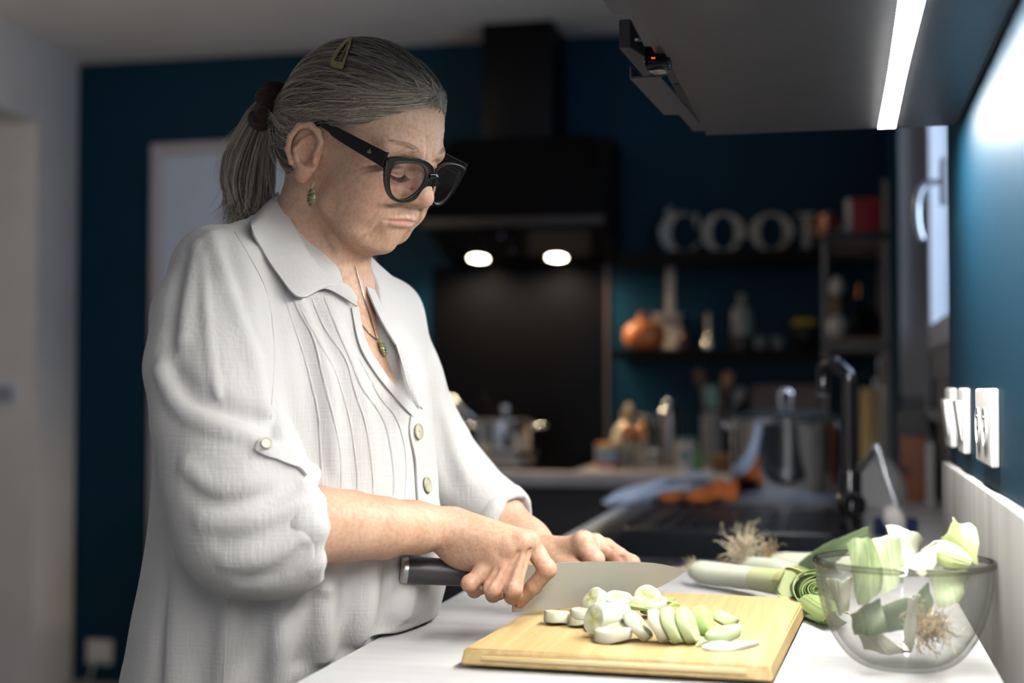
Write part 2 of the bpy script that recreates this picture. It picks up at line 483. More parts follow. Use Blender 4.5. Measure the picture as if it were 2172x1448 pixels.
# ---------------------------------------------------------------- back door (painted white, closed)
dl, dr, dt = ony(322, 305, YB-.02)[0], ony(791, 400, YB-.02)[0], ony(322, 305, YB-.02)[2]
door = bpy.data.objects.new('door_1', None); COL.objects.link(door); struct(door); door.location = ((dl+dr)/2, YB-.02, 0)
M_dframe = mat('door_frame_paint', (.52, .50, .54), rough=.4)
for x0, x1, z0, z1 in ((dl, dl+.05, 0, dt), (dr-.05, dr, 0, dt), (dl+.05, dr-.05, dt-.05, dt)):
    struct(box('door_frame', x0, x1, YB-.035, YB, z0, z1, M_dframe, door, bev=.012))
struct(box('door_leaf', dl+.05, dr-.05, YB-.022, YB-.002, .008, dt-.05, M_door, door, bev=.003))
for z0, z1 in ((.25, .95), (1.1, dt-.2)):
    struct(box('door_panel', dl+.16, dr-.16, YB-.026, YB-.02, z0, z1, M_door, door, bev=.003))
bm = bmesh.new(); bm_tube(bm, [(dr-.1, YB-.02, 1.04), (dr-.1, YB-.07, 1.04), (dr-.22, YB-.07, 1.04)], .009)
struct(obj('door_handle', bm, M_steel, door, smooth=True))

# ---------------------------------------------------------------- window in the right wall
win = bpy.data.objects.new('window_1', None); COL.objects.link(win); struct(win); win.location = (XW+.1, (WY0+WY1)/2, WZ0)
M_wfr = mat('window_frame_white', (.72, .74, .78), rough=.32, var=.02, scale=20)
M_wgrey = mat('window_frame_grey', (.30, .30, .32), rough=.4)
WX = XW+.087
def wbox(name, y0, y1, z0, z1, x0=WX, x1=WX+.05, m=M_wfr, bev=.004): return struct(box(name, x0, x1, y0, y1, z0, z1, m, win, bev=bev))
wbox('window_frame', WY1-.05, WY1, WZ0, WZ1, WX-.012); wbox('window_frame', WY0, WY0+.05, WZ0, WZ1)
wbox('window_frame', WY0, WY1, WZ0, WZ0+.075, WX-.012, WX+.05, M_wgrey); wbox('window_frame', WY0, WY1, WZ1-.06, WZ1)
# two sashes
YM = 3.02
for y0, y1 in ((WY0+.05, YM), (YM, WY1-.05)):
    for a, b, c, d in ((y0, y0+.06, WZ0+.075, WZ1-.06), (y1-.06, y1, WZ0+.075, WZ1-.06), (y0+.06, y1-.06, WZ0+.075, WZ0+.135), (y0+.06, y1-.06, WZ1-.12, WZ1-.06)):
        wbox('sash', a, b, c, d, WX-.02, WX+.03)
    g = wbox('pane', y0+.055, y1-.055, WZ0+.13, WZ1-.115, WX+.002, WX+.008, glass('window_glass', (.96, .98, 1), edge=(.9, .95, 1)), 0)
struct(box('window_apron', WX-.004, WX+.05, WY0, WY1, ZT, WZ0, M_stone, win, bev=.002))
struct(box('window_sill', WX-.03, WX+.0, WY0, WY1-.006, WZ0-.10, WZ0-.075, M_wgrey, win, bev=.003))
struct(box('window_reveal', XW-.001, WX-.013, WY1-.006, WY1+.001, ZT, WZ1, M_stone, win))
struct(box('window_reveal', XW+.121, WX+.05, WY0-.01, WY0-.001, ZT, WZ1, M_stone, win))
# handle of the sash: rosette and curved lever
hz = EYE+(822-372)/FPX*2.75*1.02
hb = onx(2006, 385, WX-.02); hy = hb[1]; hz = hb[2]
M_hand = mat('brushed_aluminium', (.62, .66, .72), rough=.25, metal=1)
struct(box('handle_rosette', WX-.032, WX-.018, hy-.016, hy+.016, hz-.05, hz+.05, M_wgrey, win, bev=.004))
hp = [(WX-.03, hy, hz)] + [tuple(ony(px, py, hy)) for px, py in ((1985, 386), (1968, 389), (1953, 402), (1945, 428), (1944, 460), (1948, 488), (1955, 508))]
hs = spline(hp, 6)
struct(tube('window_handle', hs, np.interp(np.arange(len(hs)), [0, 8, 20, len(hs)-1], [.008, .0085, .012, .010]), M_hand, win, n=12, flat=.8))

# ---------------------------------------------------------------- worktops, upstand, base cabinets
XS0, XS1, YS0, YS1 = -.437, .035, 2.235, 3.33      # sink cut-out
bm = bmesh.new()
T0 = ZT-.04
for x0, x1, y0, y1 in ((XF, XW, .55, YS0), (XF, XS0, YS0, YS1), (XS1, XW, YS0, YS1), (XF, XW, YS1, YB)):
    bm_box(bm, x0, x1, y0, y1, T0, ZT)
bmesh.ops.remove_doubles(bm, verts=bm.verts, dist=1e-5)
o = obj('worktop', bm, M_top); tag(o, 'pale grey laminate worktop running along the blue wall under the light strip', 'worktop')
struct(box('window_ledge', XW, WX-.004, WY0, WY1-.006, ZT-.04, ZT, M_top, win))
YBF = ony(1200, 1004, 4.6)[1]
YBF = onz(1200, 1004, ZT)[1]
M_topb = mat('worktop_edge_laminate', (.38, .35, .345), rough=.45, var=.1, scale=8)
o = box('worktop', -2.05, XF, YBF, YB, T0, ZT, M_topb, bev=.002); tag(o, 'grey laminate worktop on the back wall run under the hob', 'worktop')
up = box('upstand', XW-.0125, XW, .55, WY0-.005, ZT, 1.069, M_splash, bev=.001)
tag(up, 'grey wood-grain laminate upstand along the blue wall behind the glass bowl', 'upstand')
def base_cab(x0, x1, y0, y1, face, label, n=1):
    e = empty('base_cabinet', ((x0+x1)/2, (y0+y1)/2, 0), label, 'cabinet', 'base cabinets under the worktops')
    box('carcass', x0, x1, y0, y1, .12, T0, M_dark, e); 
    if face == 'x':   # doors face -X
        box('plinth', x0+.05, x0+.065, y0, y1, .0, .12, M_dark, e)
        s = (y1-y0)/n
        for i in range(n):
            d = box('door', x0-.019, x0, y0+i*s+.002, y0+(i+1)*s-.002, .125, T0-.035, M_dark, e, bev=.001)
            box('handle', x0-.03, x0-.019, y0+i*s+.03, y0+(i+1)*s-.03, T0-.06, T0-.045, M_black, d)
    else:
        box('plinth', x0, x1, y0+.05, y0+.065, .0, .12, M_dark, e)
        s = (x1-x0)/n
        for i in range(n):
            d = box('door', x0+i*s+.002, x0+(i+1)*s-.002, y0-.019, y0, .125, T0-.035, M_dark, e, bev=.001)
            box('handle', x0+i*s+.03, x0+(i+1)*s-.03, y0-.03, y0-.019, T0-.06, T0-.045, M_black, d)
# they stand back from the worktop's edge
XC = XF+.045
base_cab(XC, XW-.02, .60, 1.395, 'x', 'black base cabinet under the near end of the pale worktop')
base_cab(XC, XW-.02, 1.40, 2.195, 'x', 'black base cabinet under the cutting board')
base_cab(XC, XW-.02, 3.38, 4.55, 'x', 'black corner base cabinet under the stock pot', 2)
YC = YBF+.045
base_cab(-1.08, XC-.03, YC, YB-.02, 'y', 'black base cabinet under the tin and glass mills on the back run')
base_cab(-2.0, -1.085, YC, YB-.02, 'y', 'black base cabinet under the hob', 2)
# sink base: open carcass so that the bowl fits
e = empty('sink_cabinet', (-.2, 2.8, 0), 'black cabinet front under the black sink', 'cabinet', 'base cabinets under the worktops')
box('side_panel', XC, XW-.02, 2.2, 2.216, .12, T0, M_dark, e); box('side_panel', XC, XW-.02, 3.362, 3.378, .12, T0, M_dark, e)
box('bottom_panel', XC, XW-.02, 2.216, 3.362, .12, .138, M_dark, e); box('plinth', XC+.05, XC+.065, 2.2, 3.378, 0, .12, M_dark, e)
for i in range(2):
    d = box('door', XC-.019, XC, 2.202+i*.588, 2.786+i*.588, .125, T0-.035, M_dark, e, bev=.001)
    box('handle', XC-.03, XC-.019, 2.24+i*.588, 2.75+i*.588, T0-.06, T0-.045, M_black, d)

# ---------------------------------------------------------------- wall cabinet with light strip over the worktop
ZB = 1.528
YE = onz(1800, 275, ZB)[1]
XL = -.172
wc = empty('wall_cabinet', (0, YE-1.0, ZB), 'charcoal wall cabinet above the worktop, seen from below', 'cabinet')
box('bottom_panel', XL, XW-.007, YE-2.4, YE, ZB, ZB+.018, M_grey_lam, wc, bev=.0008)
box('body', XL+.002, XW-.007, YE-2.4, YE-.002, ZB+.018, 2.24, M_grey_lam, wc)
box('shadow_gap_strip', XW-.007, XW, YE-2.4, YE, ZB+.004, ZB+.03, M_black, wc)
# slotted door rail in front of the bottom panel: plates that end beside the sensor
def plate(name, pts, z, th, m, par, drop=0.):
    return prism(name, [tuple(onz(px, py, z)[:2]) for px, py in pts], 'z', z, z+th, m, par, bev=.0006)
plate('door_plate', [(1276, 0), (1302, 34), (1336, 34), (1366, 99), (1407, 99), (1360, -12)], ZB+.002, .018, M_grey_lam, wc)
plate('handle_bar', [(1313, 103), (1365, 163), (1398, 157), (1382, 128), (1336, 101)], ZB+.002, .030, M_dark, wc)
flp = plate('flap', [(1335, 167), (1400, 163), (1500, 277), (1470, 279), (1440, 243), (1408, 244)], ZB+.002, .0025, M_grey_lam, wc)
a, b = onz(1335, 167, ZB), onz(1408, 244, ZB)
prism('flap_edge', [tuple(a[:2]), tuple(b[:2]), (b[0]+.002, b[1]), (a[0]+.002, a[1])], 'z', ZB+.003, ZB+.014, M_grey_lam, wc)
for px, py in ((1354, 87), (1436, 178), (1465, 214)):
    c = onz(px, py, ZB+.004); lathe('screw', [(0, 0), (.0035, 0), (.0035, .002), (.0022, .0022)][::1], c, M_steel, wc, n=10)
box('back_rail', XL-.012, XL+.001, YE-1.1, YE-.01, ZB+.004, ZB+.06, M_black, wc)
sc = onz(1396, 128, ZB)
sn = empty('presence_sensor', sc, 'black motion sensor with a red light under the wall cabinet rail', 'sensor')
bm = bmesh.new(); bm_box(bm, sc[0]-.0135, sc[0]+.0135, sc[1]-.014, sc[1]+.016, ZB-.010, ZB+.012, .005, 3); obj('housing', bm, M_blackglass, sn, auto=50)
lathe('lens', [(0, -.0165), (.0095, -.0155), (.0120, -.0125), (.0110, -.009), (0, -.009)], (sc[0]+.001, sc[1]+.001, ZB), mat('sensor_lens', (.02, .022, .03), rough=.15, coat=.5), sn, n=24)
box('indicator', sc[0]-.0055, sc[0]-.0015, sc[1]-.0146, sc[1]-.0138, ZB-.0012, ZB+.0002, emis('red_led', (1, .04, .03), 3), sn)
led = empty('light_strip', (.064, YE-1.2, ZB), 'bright white LED strip recessed in the wall cabinet bottom', 'light')
x0 = onz(1863, 271, ZB)[0]; x1 = onz(1898, 271, ZB)[0]
L_SIDE = x0, x1
box('profile', x0-.0015, x1+.0015, YE-2.3, YE-.004, ZB-.0006, ZB+.002, M_grey_lam, led)
box('diffuser', x0, x1, YE-2.29, YE-.006, ZB-.0009, ZB+.001, emis('led_white', (1, .985, .95), LED_POWER), led)
# ================================================================== the person
HO = np.array([-.53951676, 1.56163755, 1.4397035]); HS = .96746
HM = np.array([[.88166751, -.3069769, -.35836795], [-.34607874, -.93693235, -.04885982], [.32076769, -.16710165, .93230099]])
HM /= np.linalg.norm(HM, axis=1)[:, None]
def H(F, R, U): return HO + HS*(F*HM[0]+R*HM[1]+U*HM[2])/1000
def toH(p): return ((np.asarray(p)-HO)@HM.T)*1000/HS
def hlp(px, py, R):
    D = ray(px, py); t = (R*HS/1000-(CAMP-HO)@HM[1])/(D@HM[1]); return toH(CAMP+t*D)
MM = HS/1000
def hell(c, r, M=None, k=8, mode='u'):
    A = HM if M is None else np.asarray(M)@HM
    return ell(H(*c), np.array(r)*MM, A, k*MM, mode)
def hcone(a, b, ra, rb, k=6, mode='u'): return cone(H(*a), H(*b), ra*MM, rb*MM, k*MM, mode)
def hchain(pts, r, k=4, mode='u'):
    if np.isscalar(r): r = [r]*len(pts)
    return [hcone(pts[i], pts[i+1], r[i], r[i+1], k, mode) for i in range(len(pts)-1)]
def hgroove(pts, amt, wd): return [(*cone(H(*pts[i]), H(*pts[i+1]), 0, 0)[:3], wd*MM, amt*MM) for i in range(len(pts)-1)]
def groove1(pts, amt, wd):
    """one groove along a whole polyline (distance to the nearest segment)"""
    Q = [np.asarray(p, float) for p in pts]
    fns = [cone(Q[i], Q[i+1], 0, 0)[0] for i in range(len(Q)-1)]
    def fn(X, Y, Z):
        d = fns[0](X, Y, Z)
        for f in fns[1:]: d = np.minimum(d, f(X, Y, Z))
        return d
    return (fn, np.min(Q, 0)-wd, np.max(Q, 0)+wd, wd, amt)
GR = []
def hg(pts, amt, wd):
    GR.append((pts, amt, wd)); return None

def solve_grooves(prims):
    # lay every crease on the bare face surface, then cut it
    f = Field(H(30, 0, 0)-.15, H(30, 0, 0)+.15, .003); f.apply(prims); v, q = f.mesh(); b = bvh_of(v, q); out = []
    for pts, amt, wd in GR:
        Q = []
        for p in spline(np.array(pts, float), 3) if len(pts) > 2 else pts:
            h = b.find_nearest(Vector(H(*p)))[0]; Q.append(np.array(h))
        out.append(groove1(Q, amt*MM*1.4, wd*MM))
    return out

# torso frame: turned some 30 degrees from the worktop towards the viewer
RH = RT; TH = -np.array([FW[0], FW[1], 0]); TH /= np.linalg.norm(TH)
_a = math.radians(30)
TF = math.cos(_a)*RH+math.sin(_a)*TH; TR = -math.sin(_a)*RH+math.cos(_a)*TH
# image height, centre, distance, half width, front depth, back depth
ST = [(500, 640, 1.700, .060, .060, .060), (560, 642, 1.695, .105, .075, .085), (610, 642, 1.69, .160, .088, .105), (700, 640, 1.685, .185, .115, .128),
      (800, 640, 1.68, .188, .134, .146), (900, 642, 1.68, .188, .142, .158), (1000, 642, 1.68, .186, .146, .165), (1110, 640, 1.68, .188, .160, .168),
      (1210, 634, 1.68, .193, .170, .172), (1290, 628, 1.68, .197, .160, .176), (1370, 622, 1.69, .202, .140, .180), (1450, 616, 1.70, .206, .128, .186), (1680, 606, 1.70, .215, .122, .186)]
_S = []
for py, px, d, a, bf, bb in ST:
    q = P(px, py, d); _S.append((q[2], q[0], q[1], a, bf, bb))
_S = np.array(_S)[::-1]; _S = spline(_S, 6)
def torso(grow, z0, z1, k=.02):
    zs = _S[:, 0]
    def fn(X, Y, Z):
        zz = Z.ravel(); I = [np.interp(zz, zs, _S[:, j]).astype(np.float32)[None, None, :] for j in range(1, 6)]
        cx, cy, a, bf, bb = I
        l = (X-cx)*TR[0]+(Y-cy)*TR[1]; f = (X-cx)*TF[0]+(Y-cy)*TF[1]
        b = np.where(f > 0, bf, bb)+grow; a = a+grow
        q = np.sqrt((l/a)**2+(f/b)**2)+1e-6; g = np.sqrt((l/a**2)**2+(f/b**2)**2)+1e-6
        d = q*(q-1)/g
        return np.maximum(np.maximum(d, z0-Z), Z-z1)
    c = _S[:, 1:3].mean(0)
    return (fn, np.array([c[0]-.27, c[1]-.27, z0]), np.array([c[0]+.27, c[1]+.27, z1]), k, 'u')

# ---------------------------------------------------------------- skin: head, neck, chest, arms, hands
B = []
B += [hell((-8, 0, 48), (96, 73, 87), k=10), hell((40, 0, 54), (55, 62, 58), k=24), hell((40, 0, -10), (52, 57, 64), k=26)]
B += [hell((-35, 0, 0), (56, 58, 50), k=24)]
for sd in (1, -1):
    B += [hcone((18, 49*sd, -50), (54, 16*sd, -75), 15, 14, 18)]                    # jaw
    B += [hell((60, 46*sd, -6), (24, 19, 18), k=20)]                               # cheekbone
    B += [hell((62, 38*sd, -38), (22, 17, 22), k=18), hell((46, 49*sd, -30), (28, 13, 34), k=20)]                              # cheek
    B += [hell((50, 41*sd, -69), (20, 13, 15), k=14)]                              # jowl
    B += [hcone((89, 12*sd, 37), (76, 48*sd, 36), 9, 9, 14)]                        # brow ridge
B += [hell((62, 0, -75), (19, 18, 15), k=12), hell((72, 0, -45), (21, 29, 25), k=16), hell((34, 0, -80), (40, 33, 15), k=20)]
for sd in (1, -1): B += [hell((95, 31*sd, 17), (13, 17, 11), k=12, mode='s')]       # sockets
B += [hcone((92, 0, 27), (108, 0, -8), 8.5, 11, 9), hell((109, 0, -13), (12, 11.5, 10.5), k=7)]
B += [hell((99, 0, -19), (11, 8, 7), k=6)]
for sd in (1, -1):
    B += [hell((100, 12*sd, -15.5), (11, 6.5, 7.5), k=4), hell((104, 6.5*sd, -24.5), (5, 3.2, 4.5), k=3, mode='s')]
    B += [hg([(92, 19*sd, -7), (90, 19.5*sd, -15), (92, 16*sd, -22)], 1.6, 3)]
# closed looking-down eyes
for sd in (1, -1):
    B += [hell((77, 32*sd, 15), (14.5, 17, 13.5), k=5)]
    B += [hg([(87, 17*sd, 25), (91, 30*sd, 28.5), (84, 46*sd, 24)], 1.6, 2.2)]
    B += [hg([(88, 17*sd, 8), (91.5, 25*sd, 6), (91.5, 34*sd, 5.5), (85, 46*sd, 9)], 2.2, 1.6)]
    B += [hg([(91, 17*sd, -1), (91, 30*sd, -6), (84, 46*sd, -1)], 1.2, 3)]           # bag under the eye
    B += [hg([(90, 24*sd, 0), (87, 38*sd, 1)], -1.2, 4)]
# lips
for sd in (1, -1): B += [hg([(95, 0, -41), (92, 9*sd, -41.5), (86, 20*sd, -44.5)], -.9, 2.2), hg([(93, 0, -50), (90, 9*sd, -50.2), (86, 18*sd, -49)], -1.2, 3.0)]
B += [hg([(78, -30, -46.6), (88, -15, -45.8), (94, 0, -45.6), (88, 15, -45.8), (78, 30, -46.6)], 2.6, 1.25)]
B += [hg([(97, 0, -28), (98, 0, -37)], .7, 2.6), hg([(85, -14, -57), (88, 0, -57), (85, 14, -57)], 1.6, 4.5)]
for x in (-17, -11, -5, 5, 11, 17): B += [hg([(97-.2*abs(x), x*.8, -31), (96-.2*abs(x), x, -39.5)], .35, .9)]
for sd in (1, -1):
    B += [hg([(97, 19*sd, -14), (89, 27*sd, -26), (82, 33*sd, -40), (76, 36*sd, -52)], 1.9, 2.0), hg([(94, 24*sd, -12), (86, 32*sd, -26), (78, 39*sd, -40)], -.9, 4)]
    B += [hg([(80, 31*sd, -50), (76, 32*sd, -60), (68, 31*sd, -71)], 1.5, 1.9), hg([(74, 37*sd, -52), (68, 38*sd, -66)], -.8, 4)]
    B += [hg([(74, 42*sd, -36), (68, 44*sd, -50), (60, 44*sd, -64)], 1.0, 1.6), hg([(84, 38*sd, -14), (72, 46*sd, -30), (62, 50*sd, -48)], 1.0, 1.6)]
    B += [hg([(60, 52*sd, -20), (52, 54*sd, -40), (44, 53*sd, -58)], .7, 1.5), hg([(50, 56*sd, -14), (42, 57*sd, -34), (36, 56*sd, -52)], .5, 1.3)]
    B += [hg([(95, 6*sd, 34), (97, 7*sd, 45), (95, 9*sd, 56)], .9, 1.8)]
    for u0 in (16, 11, 6): B += [hg([(74, 54*sd, u0), (64, 61*sd, u0-4+(u0-11)*.5), (54, 64*sd, u0-12+(u0-11))], .7, 1.1)]
    B += [hg([(66, 22*sd, -86), (52, 30*sd, -90), (38, 38*sd, -86)], 1.4, 2.4)]
    B += [hg([(90, 18*sd, 60), (84, 34*sd, 62), (74, 46*sd, 60)], .5, 1.5), hg([(90, 14*sd, 70), (84, 32*sd, 72), (74, 45*sd, 68)], .45, 1.5)]
    B += [hg([(92, 20*sd, -3), (90, 30*sd, -8), (82, 45*sd, -4)], .8, 1.6), hg([(88, 24*sd, -12), (82, 38*sd, -14), (74, 48*sd, -8)], .5, 1.4)]
# ears
nE = np.array([.40, .915, 0]); lE = np.array([-.13, 0, 1.]); nE /= np.linalg.norm(nE); lE = lE-nE*(lE@nE); lE /= np.linalg.norm(lE); fE = np.cross(nE, lE)
for sd in (1, -1):
    S_ = np.array([1, sd, 1]); M3 = np.stack([fE*S_, nE*S_, lE*S_])
    q = lambda F, R, U: (F, R*sd, U)
    B += [hell(q(-15, 75, 1), (18, 5.5, 31), M3, 4), hell(q(-9, 82, -3), (8.8, 9.5, 12.5), M3, 2.5, 's'), hell(q(-18, 84, 16), (6, 5, 10), M3, 2.5, 's')]
    B += hchain([q(-4, 76, -1), q(2, 76, 8), q(4, 77, 18), q(-2, 79, 28), q(-13, 82, 33), q(-25, 87, 28), q(-32, 89, 14), q(-32, 88, -2), q(-25, 84, -16)], [2.5, 2.8, 3.3, 3.8, 4, 3.8, 3.5, 3.3, 3.2], 2.5)
    B += hchain([q(-10, 80, 21), q(-18, 83, 13), q(-23, 85, 1), q(-20, 83, -10), q(-12, 80, -16)], [2, 2.8, 3.2, 3, 2.6], 3)
    B += [hell(q(2.5, 77, -5), (4, 4.5, 6.5), M3, 3), hell(q(-10, 78, -25), (9, 4.5, 10), M3, 5)]
# neck
N0, N1 = H(-28, 0, -42), P(648, 585, 1.70)
B += [cone(N0, N1, .054, .058, .02), cone(H(14, 0, -84), P(700, 622, 1.672), .024, .029, .03)]
B += [groove1([P(700, 500, 1.62), P(728, 560, 1.62), P(742, 612, 1.63)], -.003, .006), groove1([P(742, 520, 1.63), P(756, 575, 1.64)], .002, .005)]
B += [groove1([P(690, 575, 1.62), P(735, 590, 1.62), P(765, 592, 1.64)], .0018, .003)]
# chest and trunk (skin lies 9 mm under the blouse)
B += [torso(-.010, 1.10, 1.36, .04), torso(-.030, .80, 1.14, .03)]
SHR, SHL = P(468, 600, 1.57), P(796, 694, 1.82)
B += [cone(P(640, 560, 1.70), SHR, .045, .046, .03), cone(P(665, 575, 1.72), SHL, .045, .046, .03)]
# right arm
RA = [(468, 600, 1.57, .046), (470, 860, 1.50, .043), (522, 1118, 1.467, .042), (600, 1112, 1.465, .041), (668, 1112, 1.474, .0385), (740, 1115, 1.492, .0350), (810, 1119, 1.515, .0310), (880, 1119, 1.545, .0262), (938, 1125, 1.572, .0225)]
B += chain([P(*a[:3]) for a in RA], [a[3] for a in RA], .012)
B += [cone(P(850, 1098, 1.545), P(935, 1106, 1.570), .014, .013, .015)]
# right hand, closed round the knife handle
WR = P(938, 1126, 1.572)
RF = {'little': [(1052, 1188, 1.556, .0108), (996, 1238, 1.548, .0085), (1006, 1252, 1.574, .0078), (1024, 1246, 1.600, .0070)],
      'ring': [(1084, 1169, 1.552, .0118), (1044, 1248, 1.540, .0093), (1046, 1260, 1.568, .0085), (1060, 1258, 1.600, .0075)],
      'middle': [(1108, 1152, 1.553, .0122), (1088, 1248, 1.538, .0097), (1087, 1264, 1.564, .0088), (1098, 1258, 1.598, .0078)],
      'index': [(1124, 1150, 1.566, .0118), (1161, 1208, 1.556, .0095), (1132, 1243, 1.566, .0086), (1102, 1276, 1.580, .0072)]}
wr_off = {'little': (956, 1144, 1.572), 'ring': (962, 1132, 1.566), 'middle': (966, 1120, 1.566), 'index': (968, 1110, 1.574)}
for kf, pts in RF.items():
    B += [cone(P(*wr_off[kf]), P(*pts[0][:3]), .0165, pts[0][3], .012)]
for kf, pts in RF.items():
    B += chain([P(*p[:3]) for p in pts], [p[3] for p in pts], .0035)
    B += [ell(P(pts[0][0], pts[0][1]-4, pts[0][2]-.004), (.0105,)*3, None, .006), ell(P(pts[1][0], pts[1][1]-3, pts[1][2]-.001), (pts[1][3]*.97,)*3, None, .004)]
B += [ell(P(1000, 1170, 1.576), (.034, .018, .022), np.stack([RT, -FW, UP]), .014)]
for a, b in (((1000, 1150, 1.553), (1072, 1176, 1.541)), ((1010, 1132, 1.552), (1098, 1158, 1.540)), ((990, 1128, 1.556), (1052, 1180, 1.545))):
    B += [groove1([P(*a), P(*b)], -.0012, .003)]                                # tendons
for a, b in (((1070, 1192, 1.544), (1026, 1246, 1.53)), ((1098, 1172, 1.54), (1067, 1250, 1.53)), ((1120, 1165, 1.545), (1108, 1240, 1.532))):
    B += [groove1([P(*a), P(*b)], .003, .0032)]                                 # between the fingers
for kf in ('ring', 'middle', 'little', 'index'):
    x, y, d, r_ = RF[kf][1]
    for o_ in (-7, 0, 7): B += [groove1([P(x-12, y-6+o_, d-.008), P(x+12, y-6+o_, d-.008)], .0006, .0012)]
TH_R = [(965, 1128, 1.600, .016), (1045, 1158, 1.626, .0135), (1108, 1188, 1.630, .0115), (1152, 1218, 1.622, .0095)]
B += chain([P(*p[:3]) for p in TH_R], [p[3] for p in TH_R], .008)
# left arm and hand, holding the leek behind the blade
LA = [(796, 694, 1.82, .046), (845, 830, 1.84, .043), (920, 985, 1.85, .041), (1000, 1062, 1.825, .037), (1060, 1102, 1.805, .032), (1120, 1146, 1.778, .026), (1168, 1182, 1.752, .0205)]
B += chain([P(*a[:3]) for a in LA], [a[3] for a in LA], .012)
LF = {'index': [(1236, 1153, 1.716, .0135), (1262, 1186, 1.698, .0105), (1258, 1218, 1.700, .0092), (1250, 1244, 1.708, .008)],
      'middle': [(1262, 1154, 1.730, .0128), (1312, 1180, 1.712, .0100), (1310, 1216, 1.712, .009), (1300, 1246, 1.718, .008)],
      'ring': [(1284, 1162, 1.750, .0120), (1340, 1194, 1.735, .0092), (1338, 1224, 1.733, .0082), (1326, 1246, 1.738, .0075)],
      'little': [(1300, 1176, 1.772, .0110), (1352, 1206, 1.762, .0080), (1348, 1230, 1.760, .0072), (1338, 1244, 1.762, .0068)]}
for kf, pts in LF.items():
    B += [cone(P(1166, 1178, 1.750), P(*pts[0][:3]), .017, pts[0][3], .012)]
    B += chain([P(*p[:3]) for p in pts], [p[3] for p in pts], .0035)
    B += [ell(P(pts[1][0], pts[1][1], pts[1][2]), (pts[1][3]+.0006,)*3, None, .004)]
B += [ell(P(1238, 1146, 1.712), (.012,)*3, None, .006)]
for a, b in (((1262, 1160, 1.70), (1290, 1184, 1.69)), ((1290, 1160, 1.715), (1326, 1188, 1.70))): B += [groove1([P(*a), P(*b)], .003, .003)]
for o_ in (-9, -3, 3, 9): B += [groove1([P(1192+o_, 1160, 1.728), P(1196+o_, 1186, 1.722)], .0008, .0014)]
TL = [(1176, 1186, 1.735, .015), (1215, 1212, 1.706, .0125), (1238, 1232, 1.690, .0105), (1256, 1246, 1.684, .0088)]
B += chain([P(*p[:3]) for p in TL], [p[3] for p in TL], .008)
B = [p for p in B if p is not None]
BODY = B+solve_grooves(B)

def region(prims, lo, hi, h, sm=1):
    f = Field(lo, hi, h); f.apply(prims)
    V, Q = f.mesh()
    if sm: V = smooth_mesh(V, Q, sm*2, .5)
    return V, Q
VQ = []
lo, hi = H(0, 0, 0)-.175, H(0, 0, 0)+.175
lo[2] = 1.13; hi[2] = HO[2]+.165
lo[0] -= .02; hi[1] += .03
VQ.append(region(BODY, lo, hi, .0015, 1))
# right forearm and hand; left forearm and hand
q0 = P(640, 1110, 1.47); q1 = P(1175, 1200, 1.6)
VQ.append(region(BODY, (q0[0], 1.30, .885), (q1[0]+.02, 1.66, 1.10), .00125, 1))
q0 = P(1040, 1100, 1.81)
VQ.append(region(BODY, (q0[0]+.0, 1.66, .925), (P(1375, 1200, 1.75)[0], 1.86, 1.10), .0014, 1))
# the clothed rest, coarser: upper arms and trunk
f = Field((-.95, 1.25, .80), (-.30, 2.0, 1.36), .007); f.apply(BODY[-0:] if False else BODY)
V, Q = f.mesh()
# keep only what the fine regions do not cover
cen = V[Q].mean(1)
def inside(lo, hi, m=.004): return np.all((cen > np.array(lo)+m) & (cen < np.array(hi)-m), axis=1)
q0 = P(640, 1110, 1.47); q2 = P(1040, 1100, 1.81)
keep = ~(inside((lo[0], lo[1], 1.13), (hi[0], hi[1], 9)) | inside((q0[0], 1.30, .80), (9, 1.66, 1.10)) | inside((q2[0], 1.66, .80), (9, 9, 1.10)))
VQ.append((V, Q[keep]))
V = np.concatenate([v for v, _ in VQ]); o_ = np.cumsum([0]+[len(v) for v, _ in VQ[:-1]])
Q = np.concatenate([q+o for (_, q), o in zip(VQ, o_)])
HEADV, HEADQ = VQ[0]

